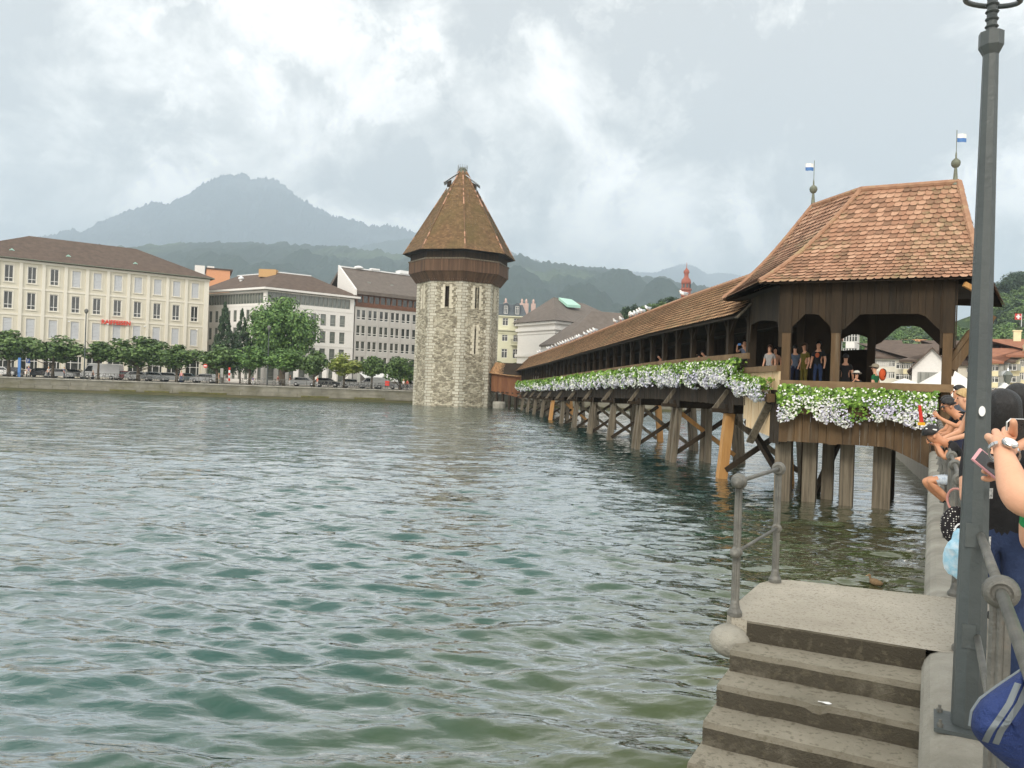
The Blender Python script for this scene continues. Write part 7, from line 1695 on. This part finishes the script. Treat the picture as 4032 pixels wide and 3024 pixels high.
# --- far bank people
FP = [(112, 1.0, (120, 110, 140), (190, 186, 176), 'person in a mauve top standing on the far quay beside the parking sign', 1.75), (190, 1.2, (226, 222, 214), (60, 60, 66), 'fair haired person in white among the bicycles on the far quay', 1.7), (252, 2.0, (70, 92, 160), (50, 54, 70), 'person in a blue jacket in front of the white car', 1.72), (366, 1.0, (34, 34, 38), (40, 40, 44), 'person in black sitting before the large white van', 1.35),
      (714, 1.2, (214, 150, 150), (60, 80, 120), 'cyclist in a pink and red top on the far quay', 1.8), (862, 1.6, (200, 140, 120), (190, 180, 160), 'cyclist in a beige top leaning forward near the striped post', 1.6), (997, 1.1, (60, 80, 150), (230, 230, 228), 'person in a blue top crouching by the far railing', 1.35), (1095, 1.1, (130, 60, 60), (200, 196, 190), 'person in a dark red top on the far quay', 1.6), (1143, 3.0, (60, 40, 44), (226, 224, 220), 'walker in white trousers and dark jacket', 1.75), (1250, 3.2, (226, 120, 100), (220, 220, 220), 'walker in a white and coral top', 1.6), (1590, 2.6, (232, 232, 232), (90, 90, 90), 'person in a white top next to the tower', 1.7), (1605, 3.0, (190, 70, 60), (70, 70, 80), 'person in a red top next to the tower', 1.7)]
for px, il, c1_, c2_, lab, H_ in FP:
    p = lqpx(px, il); human(lab, p, 2.5+px*.01, cloth(*c1_), cloth(*c2_), SKIN, BROWNH if px % 2 else BLONDE, 'short', H_, sub=1)
sc_ = MB(); p = lqpx(100, .2); so, _ = human('person in white crouching on the far river wall by the blue banner', (p.x, p.y, QZ), 3.1, cloth(236, 236, 232), cloth(200, 196, 186), SKIN, BLACKH, 'short', 1.1, sub=1)
# --- foreground photographer: arm, hand, watch, phone
HD = []
def P3(px, py, Y): return at(px, py, Y)
wr = P3(3955, 1792, 2.05); kn = P3(3946, 1722, 2.13); el = P3(4012, 1985, 1.93); sh_p = Vector((1.62, 1.60, 3.36))
Sx = 1
body_v = []; body_e = []; body_r = []
def node(p, r, par=None):
    body_v.append(Vector(p)); body_r.append(r); i = len(body_v)-1
    if par is not None: body_e.append((par, i))
    return i
px0, py0 = 1.80, 1.42     # where the photographer stands, right of the frame
g0 = QZ
root = node((px0, py0, g0+.98), (.14, .11)); wst = node((px0, py0, g0+1.13), (.125, .1), root); chs = node((px0, py0+.01, g0+1.30), (.15, .11), wst)
nk = node((px0-.01, py0+.03, g0+1.47), .055, chs); jw = node((px0-.02, py0+.07, g0+1.56), (.06, .07), nk); hd_ = node((px0-.02, py0+.07, g0+1.64), (.075, .092), jw); cr_ = node((px0-.02, py0+.05, g0+1.71), (.06, .07), hd_)
sL = node((px0-.16, py0+.02, g0+1.38), .062, chs); eL_ = node(el, .043, sL); fo1 = node(el.lerp(wr, .35), .041, eL_); fo2 = node(el.lerp(wr, .75), .031, fo1); wL = node(wr, (.029, .022), fo2)
sR_ = node((px0+.17, py0+.02, g0+1.38), .062, chs); pp_ = at(3893, 1829, 2.3); eR_ = node((px0-.02, py0+.38, g0+1.12), .043, sR_); wR_ = node(pp_+Vector((.12, .02, -.075)), .027, eR_); hR_ = node(pp_+Vector((.055, .022, -.035)), (.030, .02), wR_)
for q_ in range(4):
    a1 = node(pp_+Vector((.012, .018, -.045+.022*q_)), .0095, hR_); node(pp_+Vector((-.012, .012, -.04+.02*q_)), .0075, a1)
a1 = node(pp_+Vector((.03, -.012, .0)), .0105, hR_); node(pp_+Vector((.008, -.016, .018)), .0085, a1)
for sg in (-1, 1):
    h_ = node((px0+sg*.09, py0, g0+.9), .088, root); k_2 = node((px0+sg*.1, py0+.02, g0+.5), .06, h_); a_2 = node((px0+sg*.1, py0-.02, g0+.09), .042, k_2); node((px0+sg*.11, py0+.13, g0+.04), .036, a_2)
hand_dir = (kn-wr).normalized(); palm = node(wr.lerp(kn, .55), (.034, .020), wL)
rightv = Vector((1, .1, .02)).normalized()
# phone is held between finger and thumb to the right of the hand
tips = []
# index finger points up along the phone edge, others curl around it
kno = [kn+rightv*x+Vector((0, 0, z)) for x, z in ((.030, .004), (.010, .008), (-.012, .004), (-.031, -.006))]
fing = [[P3(3990, 1690, 2.10), P3(3992, 1665, 2.08), P3(3986, 1650, 2.075)], [kno[1]+Vector((.018, .03, .014)), kno[1]+Vector((.034, .045, -.008)), kno[1]+Vector((.036, .04, -.026))],
        [kno[2]+Vector((.012, .034, .012)), kno[2]+Vector((.032, .048, -.01)), kno[2]+Vector((.036, .042, -.026))], [kno[3]+Vector((.008, .03, .008)), kno[3]+Vector((.026, .042, -.008)), kno[3]+Vector((.03, .036, -.022))]]
for b_, ch_ in zip(kno, fing):
    i = node(b_, .0125, palm)
    for q, r_ in zip(ch_, (.0105, .0095, .0078)): i = node(q, r_, i)
th = node(wr.lerp(kn, .4)+rightv*.036, .0145, palm); th = node(kn+rightv*.062+Vector((0, -.01, -.01)), .012, th); node(kn+rightv*.088+Vector((0, -.012, .004)), .0095, th)
mp_ = skinned('body', body_v, body_e, body_r, 2)
for m_ in (SKIN, cloth(236, 214, 190), DENIM, RUBBER): mp_.materials.append(m_)
def cls(c):
    z = c.z-g0
    if z < .12: return 3
    if z < .95: return 2
    d_arm = min((c-el.lerp(wr, k/8)).length for k in range(9))
    if d_arm < .09 or (c-kn).length < .14 or c.y > py0+.28: return 0
    if z > 1.44: return 0
    if (c-Vector((px0, py0, c.z))).length < .25 and z < 1.44: return 1
    return 0
fo_ = empty('person', (px0, py0, g0), 0, 'photographer at the right edge raising a hand with a silver watch', 'person')
mp_.polygons.foreach_set('material_index', [cls(p.center) for p in mp_.polygons]); link('body', mp_, None, fo_, True)
mb = MB()
for i_, (th0) in enumerate(range(1)):
    c = Vector((px0-.02, py0+.04, g0+1.69)); mb.sphere(c, .108, 16, (.92, 1.02, .98), 10)
mb.build('hair', BLACKH, fo_, True, True)
# watch: case, dial, linked strap
wa = (wr-fo_.location*0)
ax = hand_dir; wc = wr.lerp(kn, .12); wt = empty('wrist_watch', wc, 0, 'silver wrist watch with white dial on the raised wrist', 'watch')
fn = Vector((-.25, -1, .25)); fn = (fn-ax*fn.dot(ax)).normalized(); sdv = ax.cross(fn).normalized()
mb = MB()
for k in range(22):
    a_ = 2*math.pi*k/22; ctr = wc+fn*.029*math.cos(a_)+sdv*.036*math.sin(a_); tn = (-fn*math.sin(a_)*.029+sdv*math.cos(a_)*.036).normalized(); nr = (fn*math.cos(a_)*.036+sdv*math.sin(a_)*.029).normalized()
    h1, h2, h3 = tn*.0042, ax*.008, nr*.0018
    if math.cos(a_) > .75: continue
    mb.hexa([ctr-h1-h2-h3, ctr+h1-h2-h3, ctr+h1+h2-h3, ctr-h1+h2-h3, ctr-h1-h2+h3, ctr+h1-h2+h3, ctr+h1+h2+h3, ctr-h1+h2+h3])
mb.build('strap', CHROME, wt); mb = MB(); mb.lathe([(.018, .026), (.0195, .029), (.0195, .034), (.017, .037)], wc, fn, 24); mb.build('case', CHROME, wt, smooth=False)
mb = MB(); mb.lathe([(.0158, .0371), (.0158, .0376)], wc, fn, 24); mb.build('dial', WHITEP, wt)
ppx = P3(4040, 1700, 2.14); pho = empty('mobile_phone', ppx, 0, 'black phone with silver frame held sideways at the right edge', 'phone')
q = [P3(3978, 1668, 2.13), P3(3978, 1742, 2.13)]
mb = MB(); x0, x1 = P3(3990, 1700, 2.13).x, P3(3990, 1700, 2.13).x+.15; zt_, zb_ = P3(3990, 1652, 2.13).z, P3(3990, 1745, 2.13).z+.003
mb.box(x0, x1, 2.125, 2.134, zb_, zt_); mb.build('phone_body', DARKG, pho)
mb = MB(); mb.tube([(x0-.018, 2.13, zb_+.01), (x0-.018, 2.13, zt_-.008), (x0-.008, 2.13, zt_+.001), (x1, 2.13, zt_+.001)], .0028, 6); mb.build('frame', CHROME, pho)
# blue bag with grey reflective stripes hung over the near rail
bb = empty('blue_bag', at(3985, 2870, 1.92), 0, 'royal blue cloth bag with two grey stripes hanging over the near railing', 'bag')
bc = [(3818, 2858), (3826, 2800), (3858, 2752), (3920, 2706), (4000, 2652), (4060, 2612), (4130, 2700), (4130, 3060), (4040, 3080), (3960, 3010), (3880, 2945), (3835, 2896)]
def bagpt(x, y, d): return at(x, y, 1.90+d)
N_ = len(bc); V_ = []; rings = ((1.0, .0), (.93, -.035), (.72, -.062), (.4, -.078), (.0, -.084)); cx_, cy_ = 3985, 2850
for side__ in (0, 1):
    for f_, d_ in rings:
        V_ += [bagpt(cx_+(x-cx_)*f_, cy_+(y-cy_)*f_, (d_ if side__ == 0 else -d_*.8)+(.010*math.sin((x*1.1+y*.35)/19) if f_ < 1 else 0)) for x, y in bc]
F_ = []
for side__ in (0, 1):
    b_ = side__*len(rings)*N_
    for i in range(len(rings)-1):
        for k in range(N_): f4 = (b_+i*N_+k, b_+i*N_+(k+1) % N_, b_+(i+1)*N_+(k+1) % N_, b_+(i+1)*N_+k); F_.append(f4 if side__ == 0 else f4[::-1])
BLUEC = mat('royal_blue_nylon', lin(26, 44, 92), lin(36, 58, 114), 8, .75, .6, bscale=50)
mb = MB(); mb.add(V_, F_); m_b = mb.mesh('bag_body', True); bagb = link('bag_body', m_b, BLUEC, bb)
sub_ = bagb.modifiers.new('s', 'SUBSURF'); sub_.levels = 2; sub_.render_levels = 2
bpy.context.view_layer.update()
from mathutils.bvhtree import BVHTree
bmb = bpy.data.meshes.new_from_object(bagb.evaluated_get(bpy.context.evaluated_depsgraph_get())); bv_ = BVHTree.FromPolygons([bagb.matrix_world @ v.co for v in bmb.vertices], [tuple(p.vertices) for p in bmb.polygons])
def on_bag(x, y):
    a_, b_ = ray(x, y); d_ = Vector((a_, 1, b_)).normalized(); h_ = bv_.ray_cast(Vector((0, 0, EYE)), d_)[0]
    return (h_ if h_ is not None else bagpt(x, y, 0))-d_*.003
for off_ in (-26, 16):
    mb = MB(); pts_b = [(4035+off_, 2690), (4000+off_, 2770), (3960+off_, 2830), (3925+off_, 2880), (3900+off_, 2930+max(0, off_)*.6)]
    fine = [(pts_b[i][0]+(pts_b[i+1][0]-pts_b[i][0])*j/6, pts_b[i][1]+(pts_b[i+1][1]-pts_b[i][1])*j/6) for i in range(4) for j in range(6)]
    Vs = [on_bag(x+d_, y+d_*.3) for x, y in fine for d_ in (-13, -6, 0, 6, 13)]
    mb.add(Vs, [(i*5+k, i*5+k+1, i*5+k+6, i*5+k+5) for i in range(len(fine)-1) for k in range(4)])
    mb.build('stripe', plain('grey_webbing', lin(112, 120, 124), .6) if 'grey_webbing' not in MATS else MATS['grey_webbing'], bb)
mb = MB(); mb.tube([bagpt(x, y, -.004) for x, y in bc[:6]], .0035, 6); mb.build('piping', MATS['grey_webbing'], bb)
# stickers on the lamp post
ldv = Vector((-c0.x, -c0.y))
fa_ = max(angs, key=lambda a: math.cos(a-math.atan2(ldv.y, ldv.x)))
dr = lambda h: (.088+(.064-.088)*(h/H_L))*math.cos(math.pi/8)+.0015
H_L = 3.22
sticker('round_sticker', 1.50, .014, .024, True, WHITEP, fa_-math.pi/4 if False else fa_, dr(1.5))
sticker('square_sticker', 1.12, .013, .024, False, STK, fa_+math.pi/4, dr(1.12))
sticker('long_sticker', .86, .008, .06, False, STK, fa_+math.pi/4, dr(.86))
# ================================================================ AIR
hz = MB(); hz.box(-11800, 11800, -280, 11800, -5.2, 1590); ho = hz.build('haze', None); tag(ho, kind='stuff')
hm = bpy.data.materials.new('haze'); hm.use_nodes = True; t = hm.node_tree; t.nodes.clear()
pv = nd(t, 'ShaderNodeVolumePrincipled'); pv.inputs['Color'].default_value = (.76, .885, 1.0, 1); pv.inputs['Density'].default_value = .00023; pv.inputs['Anisotropy'].default_value = .3
mo = nd(t, 'ShaderNodeOutputMaterial'); lk(t, pv.outputs[0], mo.inputs['Volume']); ho.data.materials.append(hm)
for o in bpy.data.objects:
    if o.type == 'MESH' and not o.data.materials: pass
